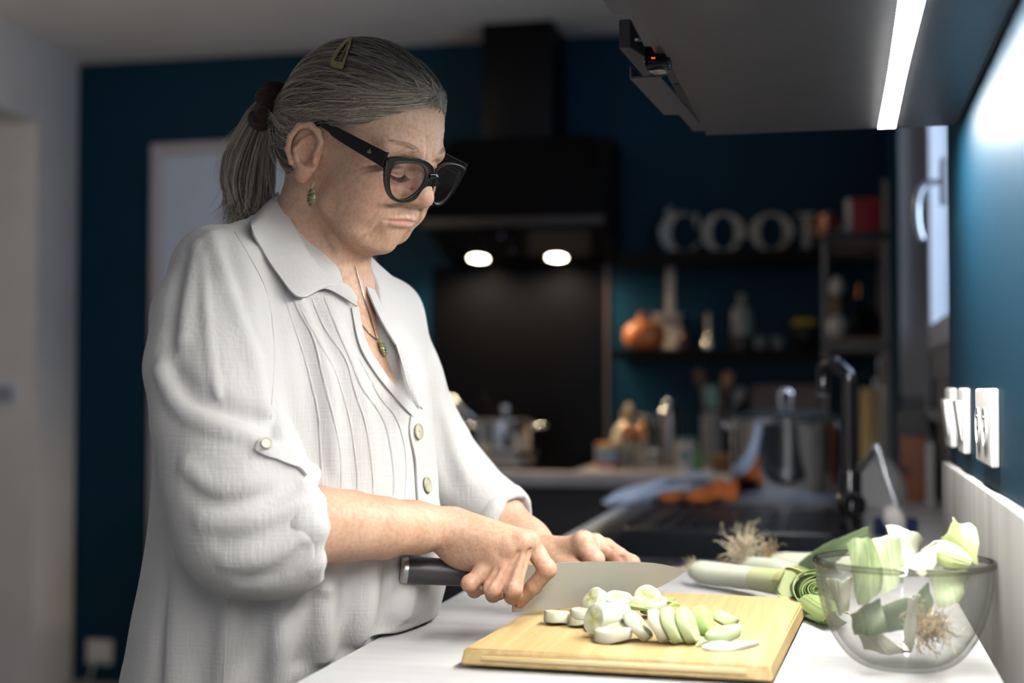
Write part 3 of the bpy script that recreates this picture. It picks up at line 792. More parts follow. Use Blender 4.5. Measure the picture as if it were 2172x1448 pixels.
def skin_mat():
    m = mat('skin', (.56, .345, .255), rough=.46, var=0, bump=.12, scale=900, sss=.05, spec=.42, sheen=.05)
    nt = m.node_tree; N = nt.nodes; L = nt.links; b = N['Principled BSDF']
    tc = N.new('ShaderNodeTexCoord')
    n1 = N.new('ShaderNodeTexNoise'); n1.inputs['Scale'].default_value = 34; n1.inputs['Detail'].default_value = 5
    n2 = N.new('ShaderNodeTexNoise'); n2.inputs['Scale'].default_value = 230; n2.inputs['Detail'].default_value = 3
    L.new(tc.outputs['Object'], n1.inputs['Vector']); L.new(tc.outputs['Object'], n2.inputs['Vector'])
    r1 = N.new('ShaderNodeValToRGB'); r1.color_ramp.elements[0].position = .33; r1.color_ramp.elements[1].position = .68
    r1.color_ramp.elements[0].color = (.60, .355, .235, 1); r1.color_ramp.elements[1].color = (.68, .435, .305, 1)
    L.new(n1.outputs[0], r1.inputs[0])
    r2 = N.new('ShaderNodeValToRGB'); r2.color_ramp.elements[0].position = .3; r2.color_ramp.elements[1].position = .62
    r2.color_ramp.elements[0].color = (.72, .62, .56, 1); r2.color_ramp.elements[1].color = (1, 1, 1, 1)
    L.new(n2.outputs[0], r2.inputs[0])
    mx = N.new('ShaderNodeMix'); mx.data_type = 'RGBA'; mx.blend_type = 'MULTIPLY'; mx.inputs[0].default_value = .55
    L.new(r1.outputs[0], mx.inputs[6]); L.new(r2.outputs[0], mx.inputs[7])
    at = N.new('ShaderNodeAttribute'); at.attribute_name = 'redness'
    m2 = N.new('ShaderNodeMix'); m2.data_type = 'RGBA'; m2.inputs[7].default_value = (.46, .155, .135, 1)
    L.new(at.outputs['Fac'], m2.inputs[0]); L.new(mx.outputs[2], m2.inputs[6]); L.new(m2.outputs[2], b.inputs['Base Color'])
    # fine creases: stretched noise added to the bump
    bp = [n for n in N if n.bl_idname == 'ShaderNodeBump'][0]
    n3 = N.new('ShaderNodeTexVoronoi'); n3.inputs['Scale'].default_value = 420; n3.feature = 'DISTANCE_TO_EDGE'
    L.new(tc.outputs['Object'], n3.inputs['Vector'])
    b2 = N.new('ShaderNodeBump'); b2.inputs['Strength'].default_value = .22; b2.inputs['Distance'].default_value = .0006
    L.new(n3.outputs[0], b2.inputs['Height']); L.new(bp.outputs[0], b2.inputs['Normal'])
    n4 = N.new('ShaderNodeTexNoise'); n4.inputs['Scale'].default_value = 130; n4.inputs['Detail'].default_value = 4
    mp = N.new('ShaderNodeMapping'); mp.inputs['Scale'].default_value = (1, 1, .45); L.new(tc.outputs['Object'], mp.inputs['Vector']); L.new(mp.outputs[0], n4.inputs['Vector'])
    b3 = N.new('ShaderNodeBump'); b3.inputs['Strength'].default_value = .55; b3.inputs['Distance'].default_value = .0016
    L.new(n4.outputs[0], b3.inputs['Height']); L.new(b2.outputs[0], b3.inputs['Normal']); L.new(b3.outputs[0], b.inputs['Normal'])
    return m
M_skin = skin_mat()
PX_, PY_ = P(620, 1300, 1.70)[:2]
person = empty('person', (PX_, PY_, 0), 'grey-haired woman in loose white blouse slicing leeks at the worktop, head bent', 'person')
body = pydata('body', V, Q, M_skin, person)
# reddish lips, nose tip, ear rim, knuckles as skin colour
hv = toH(V)
red = np.zeros(len(V))
def spot(c, r, a):
    global red
    d = np.sqrt((((hv-np.array(c))/np.array(r))**2).sum(1)); red = np.maximum(red, a*np.clip(1.6-d, 0, 1))
for x in np.linspace(-20, 20, 9):
    spot((95-.018*x*x, x, -46.2-.004*x*x), (13, 4.5, 3.9*(1-abs(x)/36)), .75)
spot((118, 0, -14), (12, 12, 10), .18); spot((72, 45, -22), (30, 20, 22), .16); spot((-10, 78, -26), (10, 9, 9), .35); spot((-12, 82, 0), (22, 12, 32), .15)
hvw = V
for pts in list(RF.values())+list(LF.values()):
    for j, a in ((0, .22), (1, .3), (3, .3)):
        d = np.linalg.norm(hvw-P(*pts[j][:3]), axis=1); red = np.maximum(red, a*np.clip(1.5-d/.014, 0, 1))
at = body.data.attributes.new('redness', 'FLOAT', 'POINT'); at.data.foreach_set('value', red.astype(np.float32))
HB = bvh_of(HEADV, HEADQ)
BB = bvh_of(V, Q)

# eyebrow and eyelashes of the visible side and the far side
M_lash = mat('lash', (.02, .015, .012), rough=.6)
M_brow = mat('brow_hair', (.36, .24, .16), rough=.6)
for sd in (1, -1):
    bm = bmesh.new()
    for i in range(34):
        t = i/33; a = np.array([88+3.5*math.sin(t*3.1)-3*t, (18+28*t)*sd, 8.5-4*math.sin(t*3.0)])
        d = np.array([8.5, (t-.4)*7*sd, -4-2*rng.random()]); m_ = a+d*.55+np.array([0, 0, -.5]); e_ = a+d+np.array([0, 0, 1.6])
        bm_tube(bm, [H(*a), H(*m_), H(*e_)], [.00032, .00026, .0001], 4)
    obj('eyelashes', bm, M_lash, person)['kind'] = 'stuff'
    bm = bmesh.new()
    for i in range(90):
        t = rng.random(); a = np.array([93-15*t, (13+36*t)*sd, 37+5*math.sin(t*2.6)+rng.uniform(-2.6, 2.6)])
        p = HB.find_nearest(Vector(H(*a)))[0]
        d = HM[0]*-.2+HM[1]*sd*.9+HM[2]*rng.uniform(-.3, .5)
        q = HB.find_nearest(p+Vector(d*.006))[0]
        n = (Vector(H(*a))-Vector(HO)).normalized()*.0006
        bm_tube(bm, [p, (p+q)/2+n, q+n], [.0002, .00018, .00008], 3)
    obj('eyebrow', bm, M_brow, person)['kind'] = 'stuff'

# ---------------------------------------------------------------- hair
HLF = np.array([-160, -70, -55, -42, -36, -27, -14, 5, 30, 48, 68, 84, 96, 104, 130]); HLU = np.array([-55, -58, -60, -48, -8, 30, 40, 40, 38, 50, 66, 82, 92, 97, 105.])
def hmask(F, R, U):
    return U-np.interp(F, HLF, HLU)
TIE = np.array([-142., 10., 22.])
def hair_field(h=.0024):
    lo = H(0, 0, 30)-.19; hi = H(0, 0, 30)+.19
    f = Field(lo, hi, h)
    f.apply([hell((-8, 0, 48), (96, 73, 87), k=0), hell((40, 0, 54), (55, 62, 58), k=24), hell((-35, 0, 0), (56, 58, 50), k=24)])
    X, Y, Z = np.meshgrid(*f.ax, indexing='ij')
    pts = np.stack([X, Y, Z], -1).astype(np.float32); hh = ((pts-HO.astype(np.float32))@HM.T.astype(np.float32))*np.float32(1000/HS)
    m = hmask(hh[..., 0], hh[..., 1], hh[..., 2])
    s = np.clip(m/46, 0, 1)**.8; s = s*s*(3-2*s)
    t = np.where(m < 0, -5+0*m, -2.2+12.5*s)*MM
    # combed ridges that converge on the tie
    d = hh-TIE.astype(np.float32); d[..., 0] += -25
    ang = np.arctan2(d[..., 1], d[..., 2])
    t += (.7*np.sin(ang*31+2*np.sin(ang*7))+.5*np.sin(ang*67+hh[..., 0]*.02))*s*MM
    f.F -= t.astype(np.float32)
    f.apply([hcone((-84, 2, 34), (-132, 9, 25), 46, 19, 22)])
    return f
hf = hair_field()
hV, hQ = hf.mesh(); hV = smooth_mesh(hV, hQ, 2)
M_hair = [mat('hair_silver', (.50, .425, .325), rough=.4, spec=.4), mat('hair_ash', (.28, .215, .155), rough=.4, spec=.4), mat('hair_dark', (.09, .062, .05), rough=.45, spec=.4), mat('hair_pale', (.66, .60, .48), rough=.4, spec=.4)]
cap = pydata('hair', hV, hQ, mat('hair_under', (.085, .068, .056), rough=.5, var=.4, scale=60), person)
HAIRB = bvh_of(hV, hQ)
def strands(name, paths, mats, parent, width=.00042):
    V, F, MI = [], [], []
    for pts, mi, wd in paths:
        pts = np.asarray(pts); k = len(pts)
        T = np.gradient(pts, axis=0); T /= np.linalg.norm(T, axis=1)[:, None]+1e-12
        u = np.cross(T, [.3, .2, 1]); u /= np.linalg.norm(u, axis=1)[:, None]+1e-9; b = np.cross(T, u)
        r = wd*np.clip(np.minimum(np.arange(k)/1.5+.35, (k-1-np.arange(k))/2.5+.15), 0, 1)[:, None]
        o = len(V)*0+sum(0 for _ in ()) + strands.n
        ring = np.stack([pts+u*r, pts-u*r*.5+b*r*.87, pts-u*r*.5-b*r*.87], 1).reshape(-1, 3)
        V.append(ring)
        i = np.arange(k-1)[:, None]*3
        for a_, b_ in ((0, 1), (1, 2), (2, 0)):
            F.append(np.concatenate([i+a_, i+b_, i+3+b_, i+3+a_], 1)+strands.n); MI += [mi]*(k-1)
        strands.n += 3*k
    strands.n = 0
    V = np.concatenate(V); F = np.concatenate(F)
    o = pydata(name, V, F, mats, parent)
    o.data.polygons.foreach_set('material_index', np.array(MI, np.int32))
    return o
strands.n = 0
idx = np.arange(len(hV)); hh = toH(hV); mk = hmask(hh[:, 0], hh[:, 1], hh[:, 2])
front = idx[(mk > 1) & (mk < 16) & (hh[:, 0] > -45)]; allv = idx[(mk > 3) & (hh[:, 0] > -112)]
paths = []
def comb(p, lift):
    pts = [p]; T = H(*TIE)
    for i in range(40):
        p = pts[-1]; d = T-p; L = np.linalg.norm(d)
        if L < .016: break
        loc, n, *_ = HAIRB.find_nearest(Vector(p)); n = np.array(n)
        d = d/L; d = d-n*(d@n); d /= np.linalg.norm(d)+1e-9
        # combed back first, then gathered
        w_ = np.clip((L-.08)/.12, 0, 1); bk = -HM[0]-.10*HM[2]; bk = bk-n*(bk@n); Fh = float((p-HO)@HM[0])*1000/HS; Rh = float((p-HO)@HM[1])*1000/HS; fz = min(1., max(0., (Fh-45)/40)); sdv = HM[1]*(1 if Rh > comb.r else -1); sdv = sdv-n*(sdv@n); d = d*(1-.35*w_)+bk*.35*w_+sdv*.75*fz*min(1., abs(Rh-comb.r)/34)
        d += comb.j*np.array([nrng.normal(), nrng.normal(), nrng.normal()])*.05; d /= np.linalg.norm(d)
        q = p+d*.010
        loc, n, *_ = HAIRB.find_nearest(Vector(q)); pts.append(np.array(loc)+np.array(n)*(lift*min(1, (i+1)/4)+.0004))
    return pts
comb.j = 1.; comb.r = 0.
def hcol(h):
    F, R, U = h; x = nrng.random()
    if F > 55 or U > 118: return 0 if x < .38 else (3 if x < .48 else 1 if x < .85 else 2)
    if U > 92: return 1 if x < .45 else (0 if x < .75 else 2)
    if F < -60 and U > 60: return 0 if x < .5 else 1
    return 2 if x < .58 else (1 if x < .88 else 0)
fr2 = idx[(mk > .5) & (mk < 40) & (hh[:, 0] > 58)]
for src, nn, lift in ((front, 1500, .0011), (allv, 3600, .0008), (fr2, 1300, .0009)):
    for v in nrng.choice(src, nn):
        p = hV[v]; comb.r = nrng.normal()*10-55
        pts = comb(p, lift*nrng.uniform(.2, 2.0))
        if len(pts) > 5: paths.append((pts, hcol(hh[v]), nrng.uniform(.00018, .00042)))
for v in nrng.choice(front[hh[front, 0] < 60], 60):       # stray hairs
    comb.j = 5.; pts = comb(hV[v], nrng.uniform(.004, .009)); comb.j = 1.
    if len(pts) > 5: paths.append((pts, 3, .00018))
st = strands('hair_strands', paths, M_hair, person); st['kind'] = 'stuff'

# ponytail
PT = [(566, 232, 1.705, .020), (545, 282, 1.712, .027), (530, 335, 1.715, .032), (526, 385, 1.715, .033), (530, 425, 1.712, .029), (530, 452, 1.708, .020), (522, 468, 1.705, .010)]
ptp = spline([P(*a[:3]) for a in PT], 5); ptr = np.interp(np.arange(len(ptp))/5, range(len(PT)), [a[3] for a in PT])
pr = chain(ptp[::3], list(ptr[::3]*.80), .01)
f = Field(ptp.min(0)-.05, ptp.max(0)+.05, .004); f.apply(pr); pV, pQ = f.mesh()
pony = pydata('ponytail', pV, pQ, MATS['hair_under'], person)
paths = []
for i in range(2600):
    a = nrng.uniform(0, 2*math.pi); ro = math.sqrt(nrng.uniform(.35, 1.05)); l0 = nrng.uniform(0, 3); l1 = len(ptp)-1-nrng.uniform(0, 8)*(1 if i % 3 else 0)
    ks = np.linspace(l0, l1, 14); c = np.stack([np.interp(ks, range(len(ptp)), ptp[:, j]) for j in range(3)], 1); r_ = np.interp(ks, range(len(ptp)), ptr)
    tw = a+.25*np.sin(ks*.12+a*3)+nrng.normal()*.08
    off = (RT[None]*np.cos(tw)[:, None]+TH[None]*np.sin(tw)[:, None])*(r_*ro)[:, None]
    tip = np.clip((ks-l1+9)/9, 0, 1)[:, None]**2
    off += tip*(nrng.normal(size=3)*.005+np.array([0, 0, -.014*nrng.random()])+RT*.010*nrng.normal())
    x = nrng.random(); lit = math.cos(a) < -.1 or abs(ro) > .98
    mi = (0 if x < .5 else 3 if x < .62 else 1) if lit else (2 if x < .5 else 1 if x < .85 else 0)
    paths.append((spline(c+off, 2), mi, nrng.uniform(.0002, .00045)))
for i in range(60):      # fly-away hairs
    a = nrng.uniform(0, 6.28); ks = np.linspace(nrng.uniform(0, 6), nrng.uniform(12, len(ptp)-3), 9)
    c = np.stack([np.interp(ks, range(len(ptp)), ptp[:, j]) for j in range(3)], 1); r_ = np.interp(ks, range(len(ptp)), ptr)*nrng.uniform(1.05, 1.45)
    off = (RT[None]*math.cos(a)+TH[None]*math.sin(a))*(r_*np.sin(np.linspace(.3, 2.9, 9)))[:, None]
    paths.append((spline(c+off, 2), 3, .00016))
st = strands('ponytail_strands', paths, M_hair, person); st['kind'] = 'stuff'

# ---------------------------------------------------------------- blouse
M_shirt = mat('white_linen', (.60, .577, .552), rough=.85, sheen=.12)
def shirt_nodes(m):
    nt = m.node_tree; N = nt.nodes; L = nt.links; b = N['Principled BSDF']
    tc = N.new('ShaderNodeTexCoord'); prev = None
    for sc, st_, strength, dist in ((260, (1, 1, .05), .6, .0014), (260, (.12, .12, 1.6), .4, .0012), (48, (1, 1, .3), .30, .004), (14, (1, 1, .35), .35, .008)):
        mp = N.new('ShaderNodeMapping'); mp.inputs['Scale'].default_value = st_
        nz = N.new('ShaderNodeTexNoise'); nz.inputs['Scale'].default_value = sc; nz.inputs['Detail'].default_value = 3
        bp = N.new('ShaderNodeBump'); bp.inputs['Strength'].default_value = strength; bp.inputs['Distance'].default_value = dist
        L.new(tc.outputs['Object'], mp.inputs[0]); L.new(mp.outputs[0], nz.inputs['Vector']); L.new(nz.outputs[0], bp.inputs['Height'])
        if prev: L.new(prev.outputs[0], bp.inputs['Normal'])
        prev = bp
    L.new(prev.outputs[0], b.inputs['Normal'])
shirt_nodes(M_shirt)
S = [torso(0, .68, 1.365, .02)]
S += [cone(P(628, 532, 1.69), P(466, 584, 1.575), .050, .050, .03), cone(P(665, 575, 1.72), P(800, 688, 1.82), .050, .060, .03)]
SLV = [(462, 584, 1.575, .054), (450, 680, 1.53, .061), (452, 780, 1.50, .066), (468, 890, 1.485, .066), (500, 1010, 1.472, .072), (524, 1112, 1.466, .071), (575, 1122, 1.464, .068), (640, 1120, 1.466, .062)]
SA = chain([P(*a[:3]) for a in SLV], [a[3] for a in SLV], .016)
SLL = [(800, 688, 1.82, .062), (833, 800, 1.84, .061), (900, 940, 1.85, .055), (970, 1025, 1.835, .048), (1040, 1080, 1.812, .043)]
SA += chain([P(*a[:3]) for a in SLL], [a[3] for a in SLL], .016)
# sleeve folds and armhole crease
SF_UP = groove1([P(574, 640, 1.50), P(581, 760, 1.46), P(574, 900, 1.45), P(566, 960, 1.43)], .006, .009)
SA += [SF_UP]
_f = Field(_S[:, 1:3].mean(0).tolist()+[0]-np.array([.36, .36, -.66]), (P(1120, 1100, 1.8)[0], 2.06, 1.40), .006); _f.apply(S+[p for p in SA if p is not SF_UP]); _v, _q = _f.mesh(); SBF = bvh_of(_v, _q)
def fold(pts, amt, wd):
    # creases are laid on the plain cloth surface
    o = []
    for x, y, d in (spline(np.array(pts, float), 3) if len(pts) > 2 else pts):
        h = hit(SBF, x, y); o.append(h if h is not None else P(x, y, d))
    return groove1(o, amt, wd)
SA += [fold([(345, 785, 1.46), (384, 862, 1.43), (448, 898, 1.405), (520, 922, 1.40), (560, 945, 1.41)], -.013, .0085),
      fold([(372, 800, 1.45), (420, 845, 1.425), (500, 880, 1.41), (565, 905, 1.42)], .011, .012),
      fold([(430, 545, 1.53), (436, 640, 1.475), (446, 740, 1.445), (462, 840, 1.43), (472, 880, 1.415)], -.0050, .0038),
      fold([(452, 500, 1.53), (470, 560, 1.52), (505, 660, 1.48), (545, 780, 1.455), (562, 860, 1.44)], -.007, .010),
      fold([(480, 520, 1.53), (520, 640, 1.48), (556, 740, 1.46)], .006, .009),
      fold([(415, 520, 1.54), (398, 620, 1.49), (388, 720, 1.46)], -.006, .008), fold([(398, 540, 1.54), (372, 640, 1.49), (362, 740, 1.46)], .005, .008),
      fold([(400, 990, 1.41), (450, 1035, 1.395), (540, 1020, 1.395), (610, 975, 1.41)], -0.0055, 0.0103),
      fold([(410, 1040, 1.40), (470, 1068, 1.395), (560, 1058, 1.395), (630, 1030, 1.40)], 0.0045, 0.0115),
      fold([(430, 1110, 1.40), (540, 1098, 1.395), (640, 1068, 1.40)], -0.0045, 0.0092),
      fold([(470, 1150, 1.395), (560, 1136, 1.395), (640, 1100, 1.40)], 0.0040, 0.0103),
      fold([(480, 1195, 1.395), (570, 1180, 1.395), (640, 1135, 1.40)], -0.0035, 0.0092),
      fold([(520, 1230, 1.40), (590, 1215, 1.40), (640, 1165, 1.40)], 0.0035, 0.0092),
      fold([(590, 960, 1.41), (620, 990, 1.41), (650, 1040, 1.41)], -0.0030, 0.0080)]
# loose vertical drape between the tucks, from the yoke down
for pts, amt, wd in (([(600, 600, 1.53), (640, 720, 1.51), (668, 860, 1.50), (684, 1030, 1.49)], .0042, .010), ([(640, 640, 1.53), (690, 760, 1.51), (708, 880, 1.50), (716, 1030, 1.49)], -.0034, .009), ([(660, 640, 1.54), (716, 780, 1.52), (742, 900, 1.51), (748, 1030, 1.50)], .0034, .009),
                     ([(700, 660, 1.54), (760, 800, 1.53), (790, 930, 1.53), (800, 1040, 1.52)], -.0030, .009), ([(600, 740, 1.50), (620, 860, 1.48), (632, 1000, 1.48)], -.0045, .012), ([(930, 780, 1.75), (950, 900, 1.77), (990, 1020, 1.77)], -.004, .012), ([(905, 760, 1.72), (930, 900, 1.74), (960, 1020, 1.75)], .004, .012)):
    (S if pts[0][0] < 880 else SA).append(fold(pts, amt, wd))
# vertical drape of the body of the blouse
for x, y0, y1, amt, wd in ((352, 980, 1448, .004, .012), (385, 1180, 1448, -.005, .014), (440, 1250, 1448, .005, .014), (500, 1270, 1448, -.006, .013), (555, 1250, 1448, .006, .012), (600, 1210, 1448, -.005, .012),
                           (650, 1200, 1400, .006, .012), (700, 1195, 1390, -.006, .012), (745, 1190, 1380, .006, .010), (790, 1190, 1350, -.006, .012), (830, 1190, 1330, .005, .010), (880, 1195, 1300, -.004, .010)):
    dd = 1.50 if x < 600 else 1.50+(x-600)*.00035
    S += [fold([(x, y0, dd+.02), (x-6+rng.uniform(-5, 5), (y0+y1)/2, dd), (x-12+rng.uniform(-8, 8), y1, dd)], amt*1.9, wd*.95)]
S += [fold([(905, 1130, 1.60), (915, 1200, 1.60), (890, 1290, 1.58)], -.004, .012), fold([(860, 1195, 1.58), (846, 1260, 1.56), (790, 1345, 1.55)], .006, .010)]
# neck hole and open front
S += [cone(N0, P(676, 560, 1.705), .060, .058, .006, 's')]
VEE = [(766, 570, 1.655, .036), (774, 632, 1.60, .027), (792, 690, 1.575, .0220), (813, 745, 1.575, .0190), (839, 795, 1.565, .0145), (866, 840, 1.565, .0080), (886, 864, 1.567, .003)]
VEEP = [np.array(P(x, y, d)) for x, y, d, r in VEE]
S_noV = list(S)
f = Field(_S[:, 1:3].mean(0).tolist()+[0]-np.array([.36, .36, -.66]), (P(1120, 1100, 1.8)[0], 2.06, 1.40), .0033)
f.apply(S)
# keep off the worktop and the upstand of the cabinet doors
f.apply([])
X, Y, Z = f.ax[0][:, None, None], f.ax[1][None, :, None], f.ax[2][None, None, :]
cut = np.maximum(X-(XF-.004), Z-(ZT+.004)); wt = np.maximum(-(X-(XF-.005))+0*Z, Z-(ZT+.003))   # region right of the front edge and below the top
f.F = np.maximum(f.F, -wt.astype(np.float32))
f.F = np.maximum(f.F, (X+.5105).astype(np.float32)*np.ones_like(f.F) if False else np.where(Z < ZT+.003, X-(XF-.005), -1).astype(np.float32))
trunk = f.F
sl_ = Field(f.lo, f.lo+f.h*(f.n-1), f.h); sl_.F = np.full(f.n, .08, np.float32); sl_.apply(SA)
def smin(a, b, k):
    h_ = np.clip(.5+.5*(a-b)/k, 0, 1); return a*(1-h_)+b*h_-k*h_*(1-h_)
F_plain = smin(trunk, sl_.F, .010)
def planecut(p, n): return (X-p[0])*n[0]+(Y-p[1])*n[1]+(Z-p[2])*n[2]
ra = np.array(P(668, 1118, 1.474))-np.array(P(560, 1118, 1.464)); ra /= np.linalg.norm(ra)
pc = P(662, 1118, 1.472); loc = np.sqrt((X-pc[0])**2+(Y-pc[1])**2+(Z-pc[2])**2) < .10
sl_.F = np.where(loc, np.maximum(sl_.F, planecut(pc, ra)), sl_.F)
sl_.apply([cone(P(610, 1117, 1.466), P(700, 1117, 1.478), .050, .050, .004, 's')])
la = np.array(P(1090, 1125, 1.79))-np.array(P(1000, 1062, 1.825)); la /= np.linalg.norm(la)
pl = P(1072, 1104, 1.803); loc = np.sqrt((X-pl[0])**2+(Y-pl[1])**2+(Z-pl[2])**2) < .07
sl_.F = np.where(loc, np.maximum(sl_.F, planecut(pl, la)), sl_.F)
sl_.apply([cone(P(1040, 1088, 1.812), P(1110, 1140, 1.783), .036, .036, .003, 's')])
f.F = smin(trunk, sl_.F, .010)
# V opening: the wedge centred on the front surface
V0, Q0 = None, None
v2, q2 = f.mesh(); SBV = bvh_of(v2, q2)
vb = [hit(SBV, x, y) if (i > 0 and hit(SBV, x, y) is not None) else VEEP[i] for i, (x, y, d, r) in enumerate(VEE)]
f.apply([cone(vb[i], vb[i+1], VEE[i][3], VEE[i+1][3], .003, 's') for i in range(len(vb)-1)])
sV, sQ = f.mesh()
sN = vnormals(sV, sQ)
sV = smooth_mesh(sV, sQ, 2)
# soft cloth unevenness
def vnoise(p, s, seed):
    g = np.random.default_rng(seed); out = 0
    for i in range(7):
        k = g.normal(size=3)*np.array([1, 1, .45])*s; out = out+np.sin(p@k+g.uniform(0, 6.28))/7**.5
    return out
sV = sV+sN*(.0016*vnoise(sV, 26, 1)+.0009*vnoise(sV, 60, 2))[:, None]
blouse = pydata('blouse', sV, sQ, M_shirt, person)
SB = bvh_of(sV, sQ)
f.F = F_plain; v2, q2 = f.mesh(); SB2 = bvh_of(v2, q2)       # the closed front, to lay seams on
def onshirt(px, py, off=.001, b=None):
    h = hit(b or SB, px, py, off)
    return h if h is not None else hit(SB2, px, py, off)
def onpath(pts, n=6, off=.001, b=None):
    c = spline(np.array(pts, float), n); out = [onshirt(x, y, off, b) for x, y in c]
    out = [o for o in out if o is not None]
    if len(out) > 4:
        o = np.array(out); o[1:-1] = (o[:-2]+2*o[1:-1]+o[2:])/4; return o
    return np.array(out)
cr = lambda L: [(280+.4006*x, 420+.4006*y) for x, y in L]
TUCKS = [cr([(770, 390), (820, 560), (900, 800), (950, 980), (985, 1150), (1005, 1448)])+[(684, 1040)],
         cr([(800, 410), (880, 590), (960, 740), (1010, 940), (1060, 1130), (1098, 1300), (1108, 1448)])+[(724, 1048)],
         cr([(880, 560), (1000, 780), (1080, 920), (1120, 1050), (1160, 1200), (1192, 1448)])+[(758, 1052)],
         cr([(950, 520), (1015, 680), (1130, 850), (1180, 1020), (1238, 1200), (1275, 1448)])+[(791, 1062)],
         cr([(1010, 500), (1085, 690), (1165, 870), (1215, 1000), (1300, 1120), (1350, 1230), (1385, 1448)])+[(834, 1068)],
         cr([(1190, 830), (1265, 960), (1310, 1050), (1395, 1160), (1440, 1300), (1452, 1448)])+[(858, 1075)]]
for t in TUCKS:
    p = onpath(t, 8, -.0010)
    tube('pintuck', p, np.interp(np.arange(len(p)), [0, 3, len(p)-1], [.0008, .0022, .0020]), M_shirt, blouse, n=6)
for t in ([(536, 498), (560, 545), (592, 585)], [(498, 492), (530, 545), (566, 620), (579, 700), (581, 790), (574, 890)], [(485, 1262), (480, 1340), (474, 1446)]):
    p = onpath(t, 8, 0); tube('seam', p, .0011, M_shirt, blouse, n=6)

def strip(name, left, right, nu, off, th, m, parent, b=None, nv=3):
    a = spline(np.array(left, float), 8); c = spline(np.array(right, float), 8); k = min(len(a), len(c)); G = []
    for i in range(nu+1):
        t = i/nu; x = np.array([np.interp(t*(k-1), range(k), a[:k, j]) for j in range(2)]); y = np.array([np.interp(t*(k-1), range(k), c[:k, j]) for j in range(2)])
        row = []
        for j in range(nv+1):
            q = x+(y-x)*j/nv; h = onshirt(q[0], q[1], off, b); row.append(h if h is not None else row[-1])
        G.append(row)
    return sheet_from_grid(name, np.array(G), m, parent, th)
# button placket
strip('placket', [(870, 872), (866, 915), (878, 975), (882, 1040), (888, 1110)], [(902, 872), (914, 915), (922, 975), (926, 1040), (928, 1110)], 40, .0016, .0022, M_shirt, blouse, SB2)
strip('placket_edge', [(742, 655), (760, 735), (795, 795), (840, 850), (872, 885)], [(757, 652), (772, 722), (806, 782), (850, 838), (885, 866)], 40, .0022, .0022, M_shirt, blouse, SB2)
M_btn = mat('shell_button', (.52, .50, .36), rough=.25, var=.25, scale=60)
def button(px, py, r, off=.004, nrm=None):
    c = onshirt(px, py, off, SB2); 
    h0, n, *_ = SB2.find_nearest(Vector(c)); n = np.array(n) if nrm is None else nrm
    o = lathe('button', [(0, 0), (r*.95, 0), (r, .0008), (r*.96, .0020), (r*.8, .0022), (r*.72, .0012), (0, .0010)], c, M_btn, blouse, n=24, axis=n)
    bm = bmesh.new()
    t = np.cross(n, [0, 0, 1]); t /= np.linalg.norm(t)
    for s_ in (-1, 1): sphere_bm(bm, c+n*.0014+t*s_*.0015, (.0007,)*3, 8, 6)
    obj('button_thread', bm, M_shirt, o, smooth=True)
button(881, 915, .0095); button(899, 1029, .0095)
button(561, 943, .006, .0075)
# collar: near leaf and far leaf
def leaf(name, up, dn, nv, lift_u, lift_d, arch, m, parent, th=.0022):
    a = spline(np.array(up, float), 8); c = spline(np.array(dn, float), 8); k = min(len(a), len(c)); G = []
    for i in range(k):
        A, C = a[i], c[i]; row = []
        for j in range(nv+1):
            t = j/nv; p = A*(1-t)+C*t; row.append(P(*p)+(TH*.4+np.array([0, 0, .9]))*arch*math.sin(math.pi*min(1, t*1.0))*(1-t*.6))
        G.append(row)
    return sheet_from_grid(name, np.array(G), m, parent, th)
def sd(px, py, off=.005):
    h = onshirt(px, py, off, SB2); return float((h-CAMP)@FW) if h is not None else 1.7
up_ = [(592, 408, 1.735), (598, 428, 1.675), (622, 480, 1.615), (660, 545, 1.588), (705, 592, 1.590), (738, 606, 1.60), (757, 632, 1.603)]
dn_ = [(556, 440, 1.76), (533, 478, sd(533, 500)-.004), (556, 530, sd(560, 540)-.006), (590, 582, sd(590, 585)-.008), (634, 630, sd(634, 630)-.010), (690, 612, sd(690, 615)-.008), (757, 650, sd(750, 655)-.004)]
leaf('collar_leaf', up_, dn_, 8, 0, 0, .004, M_shirt, blouse)
up2 = [(756, 560, 1.715), (766, 582, 1.672), (786, 632, 1.645), (808, 680, 1.630), (838, 730, 1.618)]
dn2 = [(778, 566, 1.775), (812, 606, 1.75), (842, 656, 1.71), (868, 706, 1.672), (862, 742, 1.645)]
leaf('collar_leaf', up2, dn2, 6, 0, 0, .003, M_shirt, blouse)
up3 = [(838, 728, 1.622), (846, 752, 1.613), (854, 778, 1.604), (864, 815, 1.592), (876, 850, 1.582), (888, 868, 1.574)]
dn3 = [(862, 742, 1.642), (880, 762, 1.628), (884, 790, 1.615), (898, 812, 1.605), (893, 842, 1.590), (896, 868, 1.576)]
leaf('facing', up3, dn3, 6, 0, 0, .004, M_shirt, blouse)
